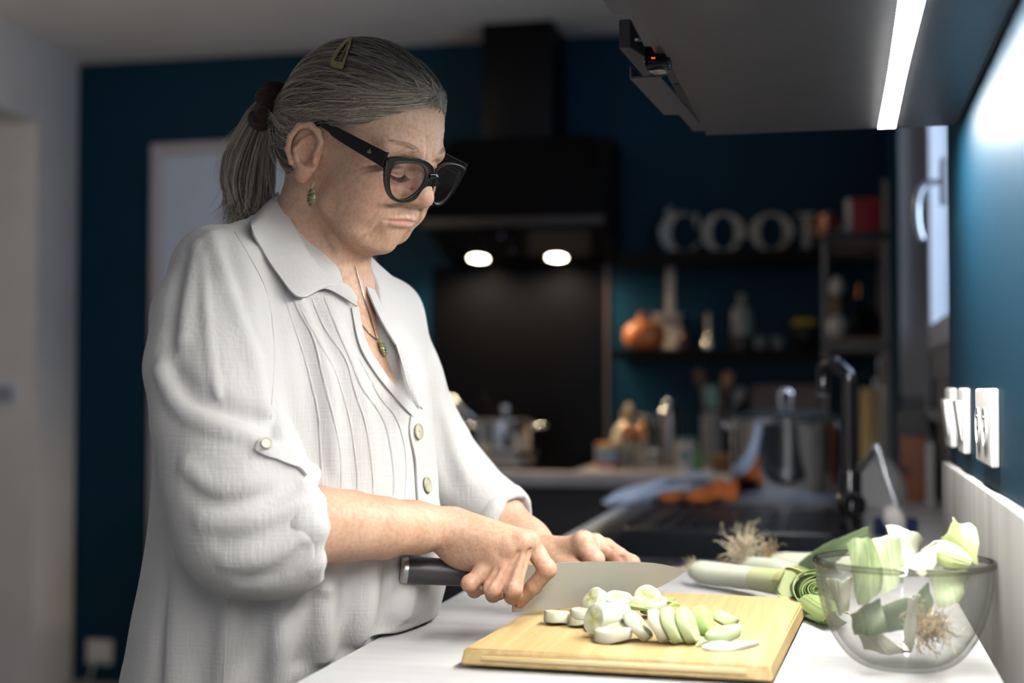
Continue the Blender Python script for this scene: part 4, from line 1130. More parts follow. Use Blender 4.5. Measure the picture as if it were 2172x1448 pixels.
# rolled cuff of the right sleeve with its tab, cuff of the left sleeve
def cuff(name, c, ax, R, rmin, n=72, pinch=None, wob=.0, seed=3):
    ax = ax/np.linalg.norm(ax); u = np.cross(ax, [0, 0, 1.]); u /= np.linalg.norm(u); v = np.cross(u, ax); g = np.random.default_rng(seed)
    pts, rad = [], []
    for i in range(n):
        a = 2*math.pi*i/n; k = 1.
        if pinch is not None: k = 1-.45*math.exp(-((a-pinch+math.pi) % (2*math.pi)-math.pi)**2/.05)
        rr = R*(1+wob*math.sin(3*a+1)+wob*.6*math.sin(7*a))
        pts.append(c+u*math.cos(a)*rr+v*math.sin(a)*rr+ax*.004*math.sin(2*a+2)); rad.append(rmin*k*(1+.10*math.sin(5*a)+.07*math.sin(11*a+1)))
    pts = np.array(pts); V = []; m_ = 14
    for i in range(n):
        o = pts[i]-c; o -= ax*(o@ax); o /= np.linalg.norm(o)
        for j in range(m_):
            b = 2*math.pi*j/m_; V.append(pts[i]+o*math.cos(b)*rad[i]*.62+ax*math.sin(b)*rad[i])
    F = [(i*m_+j, i*m_+(j+1) % m_, ((i+1) % n)*m_+(j+1) % m_, ((i+1) % n)*m_+j) for i in range(n) for j in range(m_)]
    return pydata(name, V, F, M_shirt, blouse)
vdir = np.array([0, 0, 1.])
cuff('cuff', pc-ra*.012, ra, .056, .0215, pinch=2.75, wob=.03)
cuff('cuff', pl-la*.006, la, .0375, .0125, wob=.02, seed=5)
tl = onpath([(548, 930), (566, 944), (600, 958), (632, 968), (652, 985)], 6, .0035); tl2 = onpath([(540, 952), (560, 964), (596, 980), (628, 992), (646, 1012)], 6, .0035)
k = min(len(tl), len(tl2))
sheet_from_grid('sleeve_tab', np.stack([tl[:k], (tl[:k]+tl2[:k])/2+TH*.001, tl2[:k]], 1), M_shirt, blouse, .003)

# trousers and shoes below the blouse
M_trs = mat('dark_trousers', (.03, .032, .045), rough=.85, bump=.1, scale=300)
hip = np.array([PX_-.02, PY_, .78])
T_ = []
for sd_ in (1, -1):
    hj = hip+TR*.085*sd_; kn = np.array([hj[0]-.0, hj[1], .46])+TF*.01; an = np.array([hj[0]-.03, hj[1], .09])
    T_ += [cone(hj, kn, .10, .068, .03), cone(kn, an, .068, .052, .02)]
T_ += [ell(hip, (.17, .13, .10), np.stack([TR, TF, [0, 0, 1]]), .03)]
f = Field(hip-np.array([.3, .3, .72]), hip+np.array([.3, .3, .12]), .009); f.apply(T_); v, q = f.mesh()
pydata('trousers', v, q, M_trs, person)
for sd_ in (1, -1):
    an = hip+TR*.085*sd_+np.array([-.03, 0, 0]); an[2] = 0
    f = Field(an-.2, an+.2, .006); f.apply([ell(an+TF*.035+np.array([0, 0, .038]), (.042, .115, .038), np.stack([TR, TF, [0, 0, 1]]), .01), cone(an+[0, 0, .05], an+[0, 0, .10], .045, .045, .02)])
    f.F = np.maximum(f.F, (.002-f.ax[2])[None, None, :]); v, q = f.mesh(); pydata('shoe', v, q, M_black, person)
# ================================================================== things she wears
M_acet = mat('black_acetate', (.008, .008, .007), rough=.2, spec=.4)
M_acet2 = mat('dark_green_acetate', (.004, .0042, .003), rough=.18, spec=.4)
M_gold = mat('gold_metal', (.42, .34, .15), rough=.3, metal=1)
gl = empty('glasses', H(108, 0, 18), 'thick black framed glasses on the woman, slipped down her nose', 'glasses')
def lensF(R, U): return 113-.17*abs(R)+.10*(U-10)
def on_lens(px, py):
    R = 30.
    for _ in range(30):
        F, R_, U = hlp(px, py, R); e = F-lensF(R, U); R -= e*.8
        if abs(e) < .01: break
    F, R_, U = hlp(px, py, R); return np.array([R, U])
OUT = [(821, 336), (850, 331), (886, 335), (909, 345), (920, 361), (913, 388), (896, 410), (872, 426), (845, 429), (826, 418), (816, 392), (815, 362)]
INN = [(836, 350), (855, 347), (878, 347), (896, 354), (903, 371), (894, 394), (878, 411), (860, 421), (842, 420), (830, 409), (826, 388), (828, 366)]
o2 = np.array([on_lens(*p) for p in OUT]); i2 = np.array([on_lens(*p) for p in INN])
oc = spline(o2, 6, True); ic = spline(i2, 6, True); ic = ic*1.0
def rim(sd):
    k = len(oc); V = []
    for t, (a, b) in enumerate(((oc, 2.3), (ic, 1.6), (ic, -1.8), (oc, -2.3))):
        for (R, U) in a: V.append(H(lensF(R, U)+b, R*sd, U))
    F = []
    for t in range(4):
        for i in range(k): j = (i+1) % k; F.append((t*k+i, t*k+j, ((t+1) % 4)*k+j, ((t+1) % 4)*k+i))
    o = pydata('rim', V, F, M_acet2, gl)
    b = o.modifiers.new('round', 'BEVEL'); b.width = .0011; b.segments = 2; b.angle_limit = .6
    V = [H(lensF(R, U)+.6, R*sd, U) for R, U in ic]+[H(lensF(R, U)-.8, R*sd, U) for R, U in ic]
    F = [tuple(range(k)), tuple(range(k, 2*k))[::-1]]+[(i, (i+1) % k, (i+1) % k+k, i+k) for i in range(k)]
    o = pydata('lens', V, F, M_lens, gl, smooth=False)
M_lens = glass('lens_glass', (.985, .975, .985), 0, 1.5, edge=(.9, .86, .92))
rim(1); rim(-1)
br = max(oc[:, 0].min(), 3.)
bu = oc[np.argmin(oc[:, 0]), 1]
tube('bridge', [H(lensF(r_, bu+5)+1.2-.02*r_*r_*0, r_, bu+6+1.5*math.cos(r_*.2)) for r_ in np.linspace(-br-4, br+4, 9)], .0027, M_acet2, gl, n=12, flat=1.5)
for sd in (1, -1):
    hR = oc[:, 0].max(); hU = oc[np.argmax(oc[:, 0]*.6+oc[:, 1]), 1]
    def tp(s):   # temple path from the hinge to behind the ear
        if s < .8: q = s/.8; return np.array([lensF(hR, hU)-1+(-4-lensF(hR, hU)+1)*q, (hR+.5+(74.5-hR)*q+2.5*math.sin(q*3.1))*sd, hU-3.5+(38-hU+3.5)*q])
        q = (s-.8)/.2; return np.array([-4-30*q, (74.5+1.0*q)*sd, 38-6*q-24*q*q])
    G = []
    for i in range(33):
        s = i/32; c = tp(s); e = (tp(min(1, s+.01))-tp(max(0, s-.01))); e /= np.linalg.norm(e)
        h_ = np.interp(s, [0, .1, .45, .62, .68, .85, 1], [8.6, 8.2, 7.0, 6.0, 3.6, 2.8, 3.2]); n_ = np.array([0, sd, 0.]); n_ -= e*(n_@e); n_ /= np.linalg.norm(n_); u_ = np.cross(e, n_); u_ *= np.sign(u_[2])
        G.append([H(*(c+u_*h_*a+n_*b)) for a, b in ((1, -1.5), (1, 1.5), (-1, 1.5), (-1, -1.5))])
    G = np.array(G); V = G.reshape(-1, 3); F = [(i*4+j, i*4+(j+1) % 4, (i+1)*4+(j+1) % 4, (i+1)*4+j) for i in range(32) for j in range(4)]+[(0, 1, 2, 3), (131, 130, 129, 128)]
    tpl = pydata('temple', V, F, M_acet, gl, smooth=False)
    b = tpl.modifiers.new('round', 'BEVEL'); b.width = .0007; b.segments = 2; b.angle_limit = .6
    if sd == 1:      # small gilt orb emblem on the temple
        bm = bmesh.new(); s = .17; c = tp(s); e = tp(s+.02)-tp(s); e /= np.linalg.norm(e); n_ = np.array([0, 1., 0]); u_ = np.cross(e, n_); u_ *= np.sign(u_[2])
        def em(a, b): return H(*(c+e*a+u_*b+n_*2.0))
        bm_tube(bm, [em(-3.0, .8), em(-1.6, -1.0), em(0, -1.6), em(1.6, -1.0), em(3.0, .8)], .00045, 6)
        bm_tube(bm, [em(-2.0, 1.6), em(0, -.2), em(2.2, -2.2)], .0004, 6)
        for t in range(1): bm_tube(bm, [em(1.1*math.cos(a), 1.1*math.sin(a)) for a in np.linspace(0, 6.28, 13)], .0004, 5)
        bm_tube(bm, [em(0, 1.0), em(0, 3.2)], .0004, 5); bm_tube(bm, [em(-.9, 2.3), em(.9, 2.3)], .0004, 5)
        obj('emblem', bm, M_gold, tpl, smooth=True)
# scrunchie
M_velvet = mat('brown_velvet', (.030, .009, .005), rough=.85, sheen=.08, bump=.3, scale=250, var=.3)
tc_ = P(570, 232, 1.700); ta = RT*.92-UP*.30+FW*.12; ta /= np.linalg.norm(ta); tu = np.cross(ta, UP); tu /= np.linalg.norm(tu); tv = np.cross(ta, tu)
sc_ = empty('scrunchie', tc_, 'dark brown velvet scrunchie round the grey ponytail', 'scrunchie')
V, F = [], []
n1, n2 = 96, 16
for i in range(n1):
    a = 2*math.pi*i/n1
    for j in range(n2):
        b = 2*math.pi*j/n2
        r2 = .0145*(1+.11*math.sin(9*a+.8*math.sin(b))+.09*math.sin(17*a+2+b)+.05*math.sin(29*a)); rr = .0195+.0025*math.sin(3*a)
        V.append(tc_+(tu*math.cos(a)+tv*math.sin(a))*(rr+r2*math.cos(b))+ta*(r2*1.0*math.sin(b)+.004*math.sin(4*a+1)))
        F.append((i*n2+j, i*n2+(j+1) % n2, ((i+1) % n1)*n2+(j+1) % n2, ((i+1) % n1)*n2+j))
pydata('band', V, F, M_velvet, sc_)
# hair clip
M_clip = mat('olive_enamel', (.40, .32, .14), rough=.38, metal=.3)
hc = empty('hair_clip', P(728, 120, 1.55), 'dull gold snap clip in the hair above the ear', 'hair clip')
CO = [(746, 86), (747, 96), (740, 122), (734, 142), (727, 151), (716, 152), (707, 146), (706, 136), (711, 122), (724, 103), (738, 90)]
CI = [(741, 96), (736, 118), (730, 136), (716, 136), (715, 130), (727, 110)]
def on_hair(px, py, off):
    h = hit(HAIRB, px, py, off)
    return h if h is not None else P(px, py, 1.56)
def ring_strip(name, A, Bb, off, th, m, par):
    a = spline(np.array(A, float), 4, True); b = spline(np.array(Bb, float), 4, True)
    # resample the inner loop by angle about its own centre
    c = b.mean(0); ang = np.arctan2(a[:, 1]-c[1], a[:, 0]-c[0]); bang = np.arctan2(b[:, 1]-c[1], b[:, 0]-c[0])
    bb = np.array([b[np.argmin(np.abs((bang-t+math.pi) % (2*math.pi)-math.pi))] for t in ang])
    G = np.array([[on_hair(*(p+(q-p)*t), off) for t in (0, .33, .66, 1)] for p, q in zip(list(a)+[a[0]], list(bb)+[bb[0]])])
    return sheet_from_grid(name, G, m, par, th)
ring_strip('clip_frame', CO, CI, .0045, .0012, M_clip, hc)
tube('clip_tongue', [on_hair(743, 92, .0040), on_hair(733, 115, .0036), on_hair(722, 138, .0040)], .0010, M_clip, hc, n=6)
# earring: hook, olive stone bound with wire
M_olive = mat('olive_stone', (.10, .095, .040), rough=.3, var=.35, scale=120)
M_wire = mat('pale_wire', (.72, .66, .50), rough=.25, metal=1)
e0 = HB.find_nearest(Vector(P(665, 384, 1.555)))[0]; e0 = np.array(e0)
ec = P(661, 417, 1.545)
er = empty('earring', ec, 'olive stone drop earring bound with wire below her ear', 'earring')
tube('hook', spline([P(664, 372, 1.550), P(666, 380, 1.546), P(665, 390, 1.545), P(661, 400, 1.545)], 6), .0005, M_wire, er, n=6)
lathe('stone', [(0, -.0105), (.003, -.0098), (.0052, -.005), (.0054, 0), (.0042, .005), (.002, .0085), (0, .0095)], ec, M_olive, er, n=14, sy=.7)
bm = bmesh.new()
for dz, tl_ in ((-.006, .3), (-.001, -.35), (.004, .3)):
    bm_tube(bm, [ec+np.array([math.cos(a)*.0058*(1-abs(dz)*40), math.sin(a)*.0044*(1-abs(dz)*40), dz+tl_*.004*math.cos(a)]) for a in np.linspace(0, 6.283, 21)], .00045, 5)
obj('wire_binding', bm, M_wire, er, smooth=True)
# necklace: chain and green crystal
nk = empty('necklace', P(806, 742, 1.6), 'fine chain necklace with small green crystal in the open neckline', 'necklace')
def onskin(px, py, off): 
    h = hit(BB, px, py, off); return h if h is not None else P(px, py, 1.6)
for pts in ([(752, 566), (760, 595), (770, 630), (781, 664), (790, 695), (800, 722)], [(756, 675), (770, 694), (786, 712), (800, 722)]):
    tube('chain', np.array([onskin(x, y, .0014) for x, y in spline(np.array(pts, float), 8)]), 0.00065, M_wire, nk, n=6)
M_cryst = mat('green_crystal', (.30, .33, .16), rough=.15, var=.3, scale=200)
a, b = onskin(800, 724, .004), onskin(811, 757, .004)
tube('pendant', [a, a+(b-a)*.2, a+(b-a)*.6, b], [.0014, .0034, .0036, .0018], M_cryst, nk, n=6)
bm = bmesh.new()
for t in (.25, .45, .65, .82):
    c = a+(b-a)*t; bm_tube(bm, [c+(RT*math.cos(x)+TH*math.sin(x))*.0041+UP*.001*math.sin(x) for x in np.linspace(0, 6.283, 13)], .0004, 4)
obj('wire_binding', bm, M_wire, nk, smooth=True)
# ================================================================== on the worktop, near
def wood_mat(name, c1, c2, scale=6, stretch=(18, 1, 18), rough=.45):
    m = mat(name, c1, rough=rough, col2=c2, scale=scale*8, vscale=scale, stretch=stretch, bump=.08, detail=6)
    return m
BT = .9205; B0 = .9035
bnl, bnr = onz(984, 1374, BT), onz(1634, 1408, BT); bfr = onz(1664, 1266, BT); bfl = np.array([bnl[0]+(bfr[0]-bnr[0]), bfr[1]+(bnl[1]-bnr[1]), BT])
bl_ = onz(1088, 1298, BT)
bc = (bnl+bnr+bfr+bfl)/4
M_bam = wood_mat('bamboo', (.64, .47, .23), (.50, .34, .14), 5, (20, .8, 20))
M_bam2 = wood_mat('bamboo_light', (.72, .55, .30), (.62, .44, .20), 5, (2, 20, 20))
M_bam3 = wood_mat('bamboo_edge', (.47, .31, .13), (.36, .22, .08), 5, (2, 20, 20))
cb = empty('cutting_board', (bc[0], bc[1], B0), 'bamboo cutting board with pale end inlays under the sliced leeks', 'cutting board')
ux = (bnr-bnl)[:2]; BW = np.linalg.norm(ux); ux /= BW; uy = np.array([-ux[1], ux[0]]); BL = (bfr-bnr)[:2]@uy
def bq(a, b): return bnl[:2]+ux*a+uy*b
def bslab(name, a0, a1, b0, b1, z0, z1, fl, m, par):
    bm = bmesh.new()
    lo = [bm.verts.new((*bq(a, b), z0)) for a, b in ((a0-fl, b0-fl), (a1+fl, b0-fl), (a1+fl, b1+fl), (a0-fl, b1+fl))]
    hi_ = [bm.verts.new((*bq(a, b), z1)) for a, b in ((a0, b0), (a1, b0), (a1, b1), (a0, b1))]
    bm.faces.new(lo[::-1]); bm.faces.new(hi_)
    for i in range(4): bm.faces.new((lo[i], lo[(i+1) % 4], hi_[(i+1) % 4], hi_[i]))
    bmesh.ops.bevel(bm, geom=list(bm.edges), offset=.0018, segments=3, affect='EDGES')
    return obj(name, bm, m, par, auto=45)
bslab('panel', 0, BW, 0, BL, B0+.001, BT, .003, M_bam, cb)
bslab('front_inlay', .018, BW-.020, -.0037, .02, B0+.0055, BT-.0045, .0008, M_bam2, cb)
bslab('back_inlay', .018, BW-.020, BL-.02, BL+.0037, B0+.0055, BT-.0045, .0008, M_bam2, cb)
for a in (.03, BW-.03):
    for b in (.03, BL-.03):
        q = bq(a, b); lathe('foot', [(0, ZT), (.007, ZT), (.007, B0+.002), (0, B0+.002)], (q[0], q[1], 0), M_black, cb, n=16)
# faint burnt-in maker's stripes near the left corner
# ---- knife
kd = lambda px: 1.600+.055*(px-1085)/370
M_blade = mat('blade_steel', (.86, .82, .72), rough=.48, metal=1, bump=.03, scale=500, stretch=(1, 1, 12), rvar=.05)
M_hdl = mat('knife_handle_black', (.018, .017, .017), rough=.42, bump=.05, scale=600)
kn = empty('chef_knife', P(1100, 1230, 1.6), 'large chef knife with black handle and steel cap in her hand', 'knife')
KO = spline([(1160, 1195), (1230, 1191.5), (1300, 1190.5), (1350, 1191.5), (1395, 1195), (1430, 1202), (1456, 1210)], 4)
KE = spline([(1456, 1210), (1430, 1228), (1395, 1246), (1345, 1264), (1290, 1277), (1230, 1286), (1160, 1293), (1086, 1298)], 4)
poly = list(KO)+list(KE[1:])+[(1085, 1238), (1085, 1212), (1110, 1200)]
kn_n = np.cross(P(1456, 1210, kd(1456))-P(1085, 1215, kd(1085)), P(1085, 1298, kd(1085))-P(1085, 1215, kd(1085))); kn_n /= np.linalg.norm(kn_n)
bm = bmesh.new(); m_ = len(poly); L0, L1 = [], []
for (x, y) in poly:
    c = P(x, y, kd(x)); edge = np.interp(x, KE[::-1, 0], KE[::-1, 1]); th = .0011*np.clip((edge-y)/60+.12, .12, 1)
    L0.append(bm.verts.new(c+kn_n*th)); L1.append(bm.verts.new(c-kn_n*th))
bm.faces.new(L0); bm.faces.new(L1[::-1])
for i in range(m_): bm.faces.new((L0[i], L1[i], L1[(i+1) % m_], L0[(i+1) % m_]))
bmesh.ops.triangulate(bm, faces=[f_ for f_ in bm.faces if len(f_.verts) > 4])
obj('blade', bm, M_blade, kn, auto=25)
h0, h1 = P(862, 1208, 1.578), P(1088, 1221, 1.600); hax = (h1-h0)/np.linalg.norm(h1-h0); hl_ = np.linalg.norm(h1-h0)
lathe('handle', [(0, 0), (.0150, 0), (.0153, .004), (.0148, hl_*.45), (.0140, hl_*.75), (.0135, hl_*.97), (.0120, hl_), (0, hl_)], h0, M_hdl, kn, n=36, axis=hax)
lathe('end_cap', [(0, -.0075), (.0125, -.0075), (.0146, -.006), (.0154, -.002), (.0154, .0008), (.0142, .0008)], h0, mat('cap_steel', (.60, .58, .54), rough=.28, metal=1), kn, n=36, axis=hax)
lathe('end_disc', [(0, -.0078), (.0120, -.0078), (.0122, -.0074), (0, -.0074)], h0, mat('cap_dark', (.06, .05, .048), rough=.4), kn, n=36, axis=hax)
lathe('bolster', [(.0122, hl_), (.0118, hl_+.004), (.0075, hl_+.010), (0, hl_+.010)], h0, M_blade, kn, n=36, axis=hax, sy=.8)

# ---- leek slices
def leek_mat(name, outer, mid, core):
    m = bpy.data.materials.new(name); m.use_nodes = True; nt = m.node_tree; N = nt.nodes; L = nt.links; b = N['Principled BSDF']
    b.inputs['Roughness'].default_value = .36; b.inputs['Subsurface Weight'].default_value = .25; b.inputs['Subsurface Radius'].default_value = (.006, .006, .003); b.inputs['Subsurface Scale'].default_value = .5
    tc = N.new('ShaderNodeTexCoord'); sx = N.new('ShaderNodeSeparateXYZ'); L.new(tc.outputs['Object'], sx.inputs[0])
    cx = N.new('ShaderNodeCombineXYZ'); L.new(sx.outputs[0], cx.inputs[0]); L.new(sx.outputs[1], cx.inputs[1])
    ln = N.new('ShaderNodeVectorMath'); ln.operation = 'LENGTH'; L.new(cx.outputs[0], ln.inputs[0])
    mr = N.new('ShaderNodeMapRange'); mr.inputs[2].default_value = .0165; L.new(ln.outputs['Value'], mr.inputs[0])
    rp = N.new('ShaderNodeValToRGB'); e = rp.color_ramp.elements
    e[0].position = .05; e[0].color = (*core, 1); e[1].position = .95; e[1].color = (*outer, 1); k = e.new(.55); k.color = (*mid, 1)
    L.new(mr.outputs[0], rp.inputs[0])
    sn = N.new('ShaderNodeMath'); sn.operation = 'SINE'; ml = N.new('ShaderNodeMath'); ml.operation = 'MULTIPLY'; ml.inputs[1].default_value = 3400
    L.new(ln.outputs['Value'], ml.inputs[0]); L.new(ml.outputs[0], sn.inputs[0])
    bp = N.new('ShaderNodeBump'); bp.inputs['Strength'].default_value = .25; bp.inputs['Distance'].default_value = .0006
    nz = N.new('ShaderNodeTexNoise'); nz.inputs['Scale'].default_value = 500; mp = N.new('ShaderNodeMapping'); mp.inputs['Scale'].default_value = (1, 1, .08); L.new(tc.outputs['Object'], mp.inputs[0]); L.new(mp.outputs[0], nz.inputs['Vector'])
    ad = N.new('ShaderNodeMath'); ad.operation = 'ADD'; L.new(sn.outputs[0], ad.inputs[0]); L.new(nz.outputs[0], ad.inputs[1])
    L.new(ad.outputs[0], bp.inputs['Height']); L.new(bp.outputs[0], b.inputs['Normal']); L.new(rp.outputs[0], b.inputs['Base Color'])
    return m
ML = [leek_mat('leek_white', (.68, .68, .52), (.67, .68, .44), (.56, .58, .18)), leek_mat('leek_pale_green', (.56, .64, .34), (.62, .68, .38), (.52, .58, .18)), leek_mat('leek_green', (.42, .55, .20), (.56, .65, .30), (.50, .58, .18))]
def leek_slice(px, py, d, ax, r, th, slant, mi, label, sq=1., cut=None, lift=0.):
    """ax: axis in (right, away, up) of the viewer; slant shears the faces; cut trims the far half for half slices"""
    axw = RT*ax[0]-TH*ax[1]+np.array([0, 0, 1.])*ax[2]; axw /= np.linalg.norm(axw)
    c = P(px, py, d)+np.array([0, 0, lift]); bm = bmesh.new(); n = 40
    prof = [(0, -.5), (.30, -.5), (.62, -.5), (.90, -.5), (.97, -.46), (1, -.38), (1, .38), (.97, .46), (.90, .5), (.62, .5), (.30, .5), (0, .5)]
    bm_lathe(bm, [(a*r, b*th) for a, b in prof], (0, 0, 0), n)
    g = random.Random(int(px*7+py)); k1, k2 = g.uniform(.02, .05), g.uniform(0, 6)
    for v in bm.verts:
        a = math.atan2(v.co.y, v.co.x); q = 1+k1*math.sin(2*a+k2)+.012*math.sin(5*a+k2*2)
        v.co.x *= q; v.co.y *= q*sq; v.co.z += slant*v.co.x+.0004*math.sin(4*a)
    u = np.cross(axw, [0, 0, 1.]) if abs(axw[2]) < .90 else TH.copy(); u -= axw*(u@axw); u /= np.linalg.norm(u); v_ = np.cross(axw, u)
    # local x = in the vertical sense for leaning slices
    me = bpy.data.meshes.new('leek_slice'); bmesh.ops.recalc_face_normals(bm, faces=bm.faces); bm.to_mesh(me); bm.free()
    o = link_mesh('leek_slice', me, ML[mi], None, True)
    try: me.set_sharp_from_angle(angle=math.radians(50))
    except Exception: pass
    o.matrix_world = Matrix(((v_[0], -u[0], axw[0], c[0]), (v_[1], -u[1], axw[1], c[1]), (v_[2], -u[2], axw[2], c[2]), (0, 0, 0, 1)))
    # rest on the board
    zmin = min((o.matrix_world @ v.co).z for v in me.vertices)
    if lift == 0: o.location.z += BT+.0004-zmin
    return tag(o, label, 'leek slice', 'leek slices on the cutting board')
cx6 = lambda x, y: (1080+.2762*x, 1200+.2762*y)
def dz(px, py): return float((onz(px, py, BT)-CAMP)@FW)
SL = [  # crop x, crop y of the middle, foot y, axis, r, th, slant, mat, label
 (365, 400, 460, (.05, .1, 1), .0142, .0125, .0, 0, 'pale leek slice lying flat alone at the left end of the pile'),
 (560, 435, 480, (.1, .1, 1), .0135, .011, .25, 0, 'leek slice lying under another just right of the lone slice'),
 (760, 400, 560, (-.72, -.55, .10), .0168, .040, .10, 0, 'thick leek piece with its round cut end facing left'),
 (800, 540, 598, (.15, -.12, 1), .0185, .0125, .30, 0, 'oval leek slice lying flat at the front of the pile'),
 (985, 470, 590, (.80, -.2, .55), .0182, .0100, .15, 0, 'leaning white leek slice behind the flat oval one'),
 (1150, 485, 605, (.93, -.22, .32), .0178, .0105, .10, 0, 'second leaning leek slice in the row, white edge on'),
 (1255, 470, 612, (.92, -.30, .30), .0185, .0110, .12, 1, 'third leaning leek slice in the row, pale green'),
 (1370, 455, 610, (.92, -.34, .28), .0180, .0110, .12, 1, 'fourth leaning leek slice in the row, pale green'),
 (1490, 430, 570, (.90, -.36, .22), .0165, .0150, .10, 2, 'last leaning leek slice of the row, greenest'),
 (1660, 450, 500, (.6, .2, .75), .0130, .0130, .25, 1, 'small pale green leek wedge at the right end of the row'),
 (1640, 555, 608, (.2, -.1, 1), .0165, .0105, .45, 1, 'pale green leek slice lying flat in front of the right wedge'),
 (655, 265, 330, (-.75, -.4, .5), .0145, .0125, .1, 0, 'leek slice leaning at the left of the back row'),
 (830, 265, 300, (.2, -.35, .9), .0150, .0110, .2, 0, 'leek slice lying at the middle of the back row'),
 (985, 275, 300, (.25, .2, .95), .0125, .0100, .2, 0, 'small white leek slice half hidden in the back row'),
 (1065, 245, 320, (-.3, -.85, .35), .0145, .0100, .05, 0, 'upright leek ring at the right of the back row'),
 (1110, 305, 340, (.1, -.15, 1), .0150, .0110, .3, 0, 'leek slice lying flat before the upright ring'),
]
for x, y, fy, ax, r, th, sl, mi, lab in SL:
    px, py = cx6(x, y); d = dz(*cx6(x, fy))+.010; bk_ = 'back row' in lab or 'upright ring' in lab
    leek_slice(px, py, min(d, 1.595) if bk_ else d, ax, r, th, sl, mi, lab, lift=.0002 if bk_ else 0.)
px, py = cx6(570, 368); leek_slice(px, py, dz(*cx6(570, 480))+.012, (.1, .05, 1), .0150, .0100, .05, 0, 'white leek slice lying on top of another beside the lone slice', lift=.0002)
# loose slivers
def sliver(pts, mi, label, th=.003, z=BT):
    p = [onz(*cx6(x, y), z) for x, y in pts]; k = len(p)//2; G = []
    a = spline(np.array(p[:k]), 5); b = spline(np.array(p[k:][::-1]), 5)
    for i in range(len(a)):
        G.append([a[i]+(b[i]-a[i])*t+np.array([0, 0, th*.6+.002*math.sin(math.pi*t)+.001*math.sin(i*.5)]) for t in np.linspace(0, 1, 5)])
    o = sheet_from_grid('leek_sliver', np.array(G), ML[mi], None, th)
    return tag(o, label, 'leek sliver', 'leek slices on the cutting board')
sliver([(1478, 640), (1600, 600), (1760, 590), (1925, 600), (1480, 655), (1620, 662), (1780, 650), (1922, 612)], 0, 'thin pointed leek sliver at the front right of the pile')
sliver([(1190, 300), (1240, 268), (1290, 258), (1215, 330), (1260, 320), (1310, 318)], 2, 'small green leek shred standing up behind the row', z=BT+.006)
sliver([(730, 320), (900, 300), (1150, 340), (760, 345), (940, 345), (1160, 372)], 2, 'flat green leek layer lying across the middle of the pile', z=BT+.013)
sliver([(560, 450), (590, 430), (620, 440), (590, 490), (610, 495), (640, 500)], 2, 'small green leek shred beneath the thick round piece', z=BT+.002)
sliver([(1420, 600), (1470, 570), (1520, 560), (1430, 620), (1480, 615), (1530, 605)], 1, 'small pale leek shred between the row and the flat slice', z=BT+.001)

# ---- whole leeks behind the board
def leaf_mat(name, c1, c2, rough=.42, sc=60, st=(1, 1, 1)):
    m = mat(name, c1, rough=rough, col2=c2, scale=sc, vscale=sc*.35, stretch=st, bump=.2, detail=6, sss=.08)
    return m
M_lw = leaf_mat('leek_shaft_white', (.78, .79, .66), (.70, .73, .54)); M_lg = leaf_mat('leek_leaf_green', (.30, .38, .15), (.16, .25, .085))
M_ld = leaf_mat('leek_leaf_dark', (.17, .23, .12), (.08, .13, .06)); M_lp = leaf_mat('leek_leaf_pale', (.52, .66, .26), (.40, .56, .18)); M_root = mat('leek_roots', (.66, .56, .38), rough=.7, var=.25, scale=90)
M_lb = leaf_mat('leek_leaf_straw', (.56, .50, .24), (.36, .42, .16))
def roots(name, c, axd, n, length, m, par, spread=.9, r=.0006, seed=1, rb=.009):
    g = np.random.default_rng(seed); bm = bmesh.new(); axd = np.asarray(axd, float); axd /= np.linalg.norm(axd)
    for i in range(n):
        d = axd+g.normal(size=3)*spread*.55; d /= np.linalg.norm(d); p = np.asarray(c)+g.normal(size=3)*rb*.5; pts = [p]
        L = length*g.uniform(.6, 1.15)
        for k in range(6):
            d = d+g.normal(size=3)*.38; d /= np.linalg.norm(d); p = p+d*L/6
            if p[2] < ZT+.003: p = np.array([p[0], p[1], ZT+.003+.002*g.random()])
            pts.append(p)
        bm_tube(bm, spline(pts, 2), np.linspace(r*1.3, r*.5, 13), 4)
    o = obj(name, bm, m, par, smooth=True); o['kind'] = 'stuff'; return o
def shaft(name, pts, rad, m, par, n=20):
    return tube(name, spline(pts, 5), np.interp(np.linspace(0, len(rad)-1, (len(pts)-1)*5+1), range(len(rad)), rad), m, par, n=n)
# first leek: white shaft, its cut leafy end resting on the board's corner
l1 = empty('leek', onz(1560, 1245, .9), 'whole leek with white root end near the knife tip, cut end over the board corner', 'leek')
A = [P(1474, 1208, 2.00), P(1490, 1213, 1.985), P(1560, 1222, 1.93), P(1622, 1230, 1.86), P(1672, 1238, 1.795)]
shaft('white_shaft', A[:4], [.010, .0165, .0160, .0155], M_lw, l1)
shaft('green_shaft', [A[2]+(A[3]-A[2])*.7, A[3], A[4]], [.0158, .0162, .0170], leaf_mat('leek_shaft_green', (.50, .60, .28), (.62, .60, .36)), l1)
roots('roots', A[0], -RT+UP*.25, 40, .020, M_root, l1, .8, .0005, 3)
# open leaf layers at the cut end
ax_ = (A[4]-A[3]); ax_ /= np.linalg.norm(ax_); u_ = np.cross(ax_, [0, 0, 1]); u_ /= np.linalg.norm(u_); v_ = np.cross(u_, ax_)
for i, (r, a0, a1, le, m) in enumerate(((.0175, .3, 3.6, .018, M_lb), (.0185, 2.6, 5.2, .026, M_ld), (.0165, 4.6, 7.6, .020, M_lb))):
    G = [[A[4]-ax_*.012+ax_*le*s*(1+.35*math.sin(a*3))+(u_*math.cos(a)+v_*math.sin(a))*(r+.004*s*s) for s in np.linspace(0, 1, 6)] for a in np.linspace(a0, a1, 14)]
    sheet_from_grid('outer_leaf', np.array(G), m, l1, .0010)
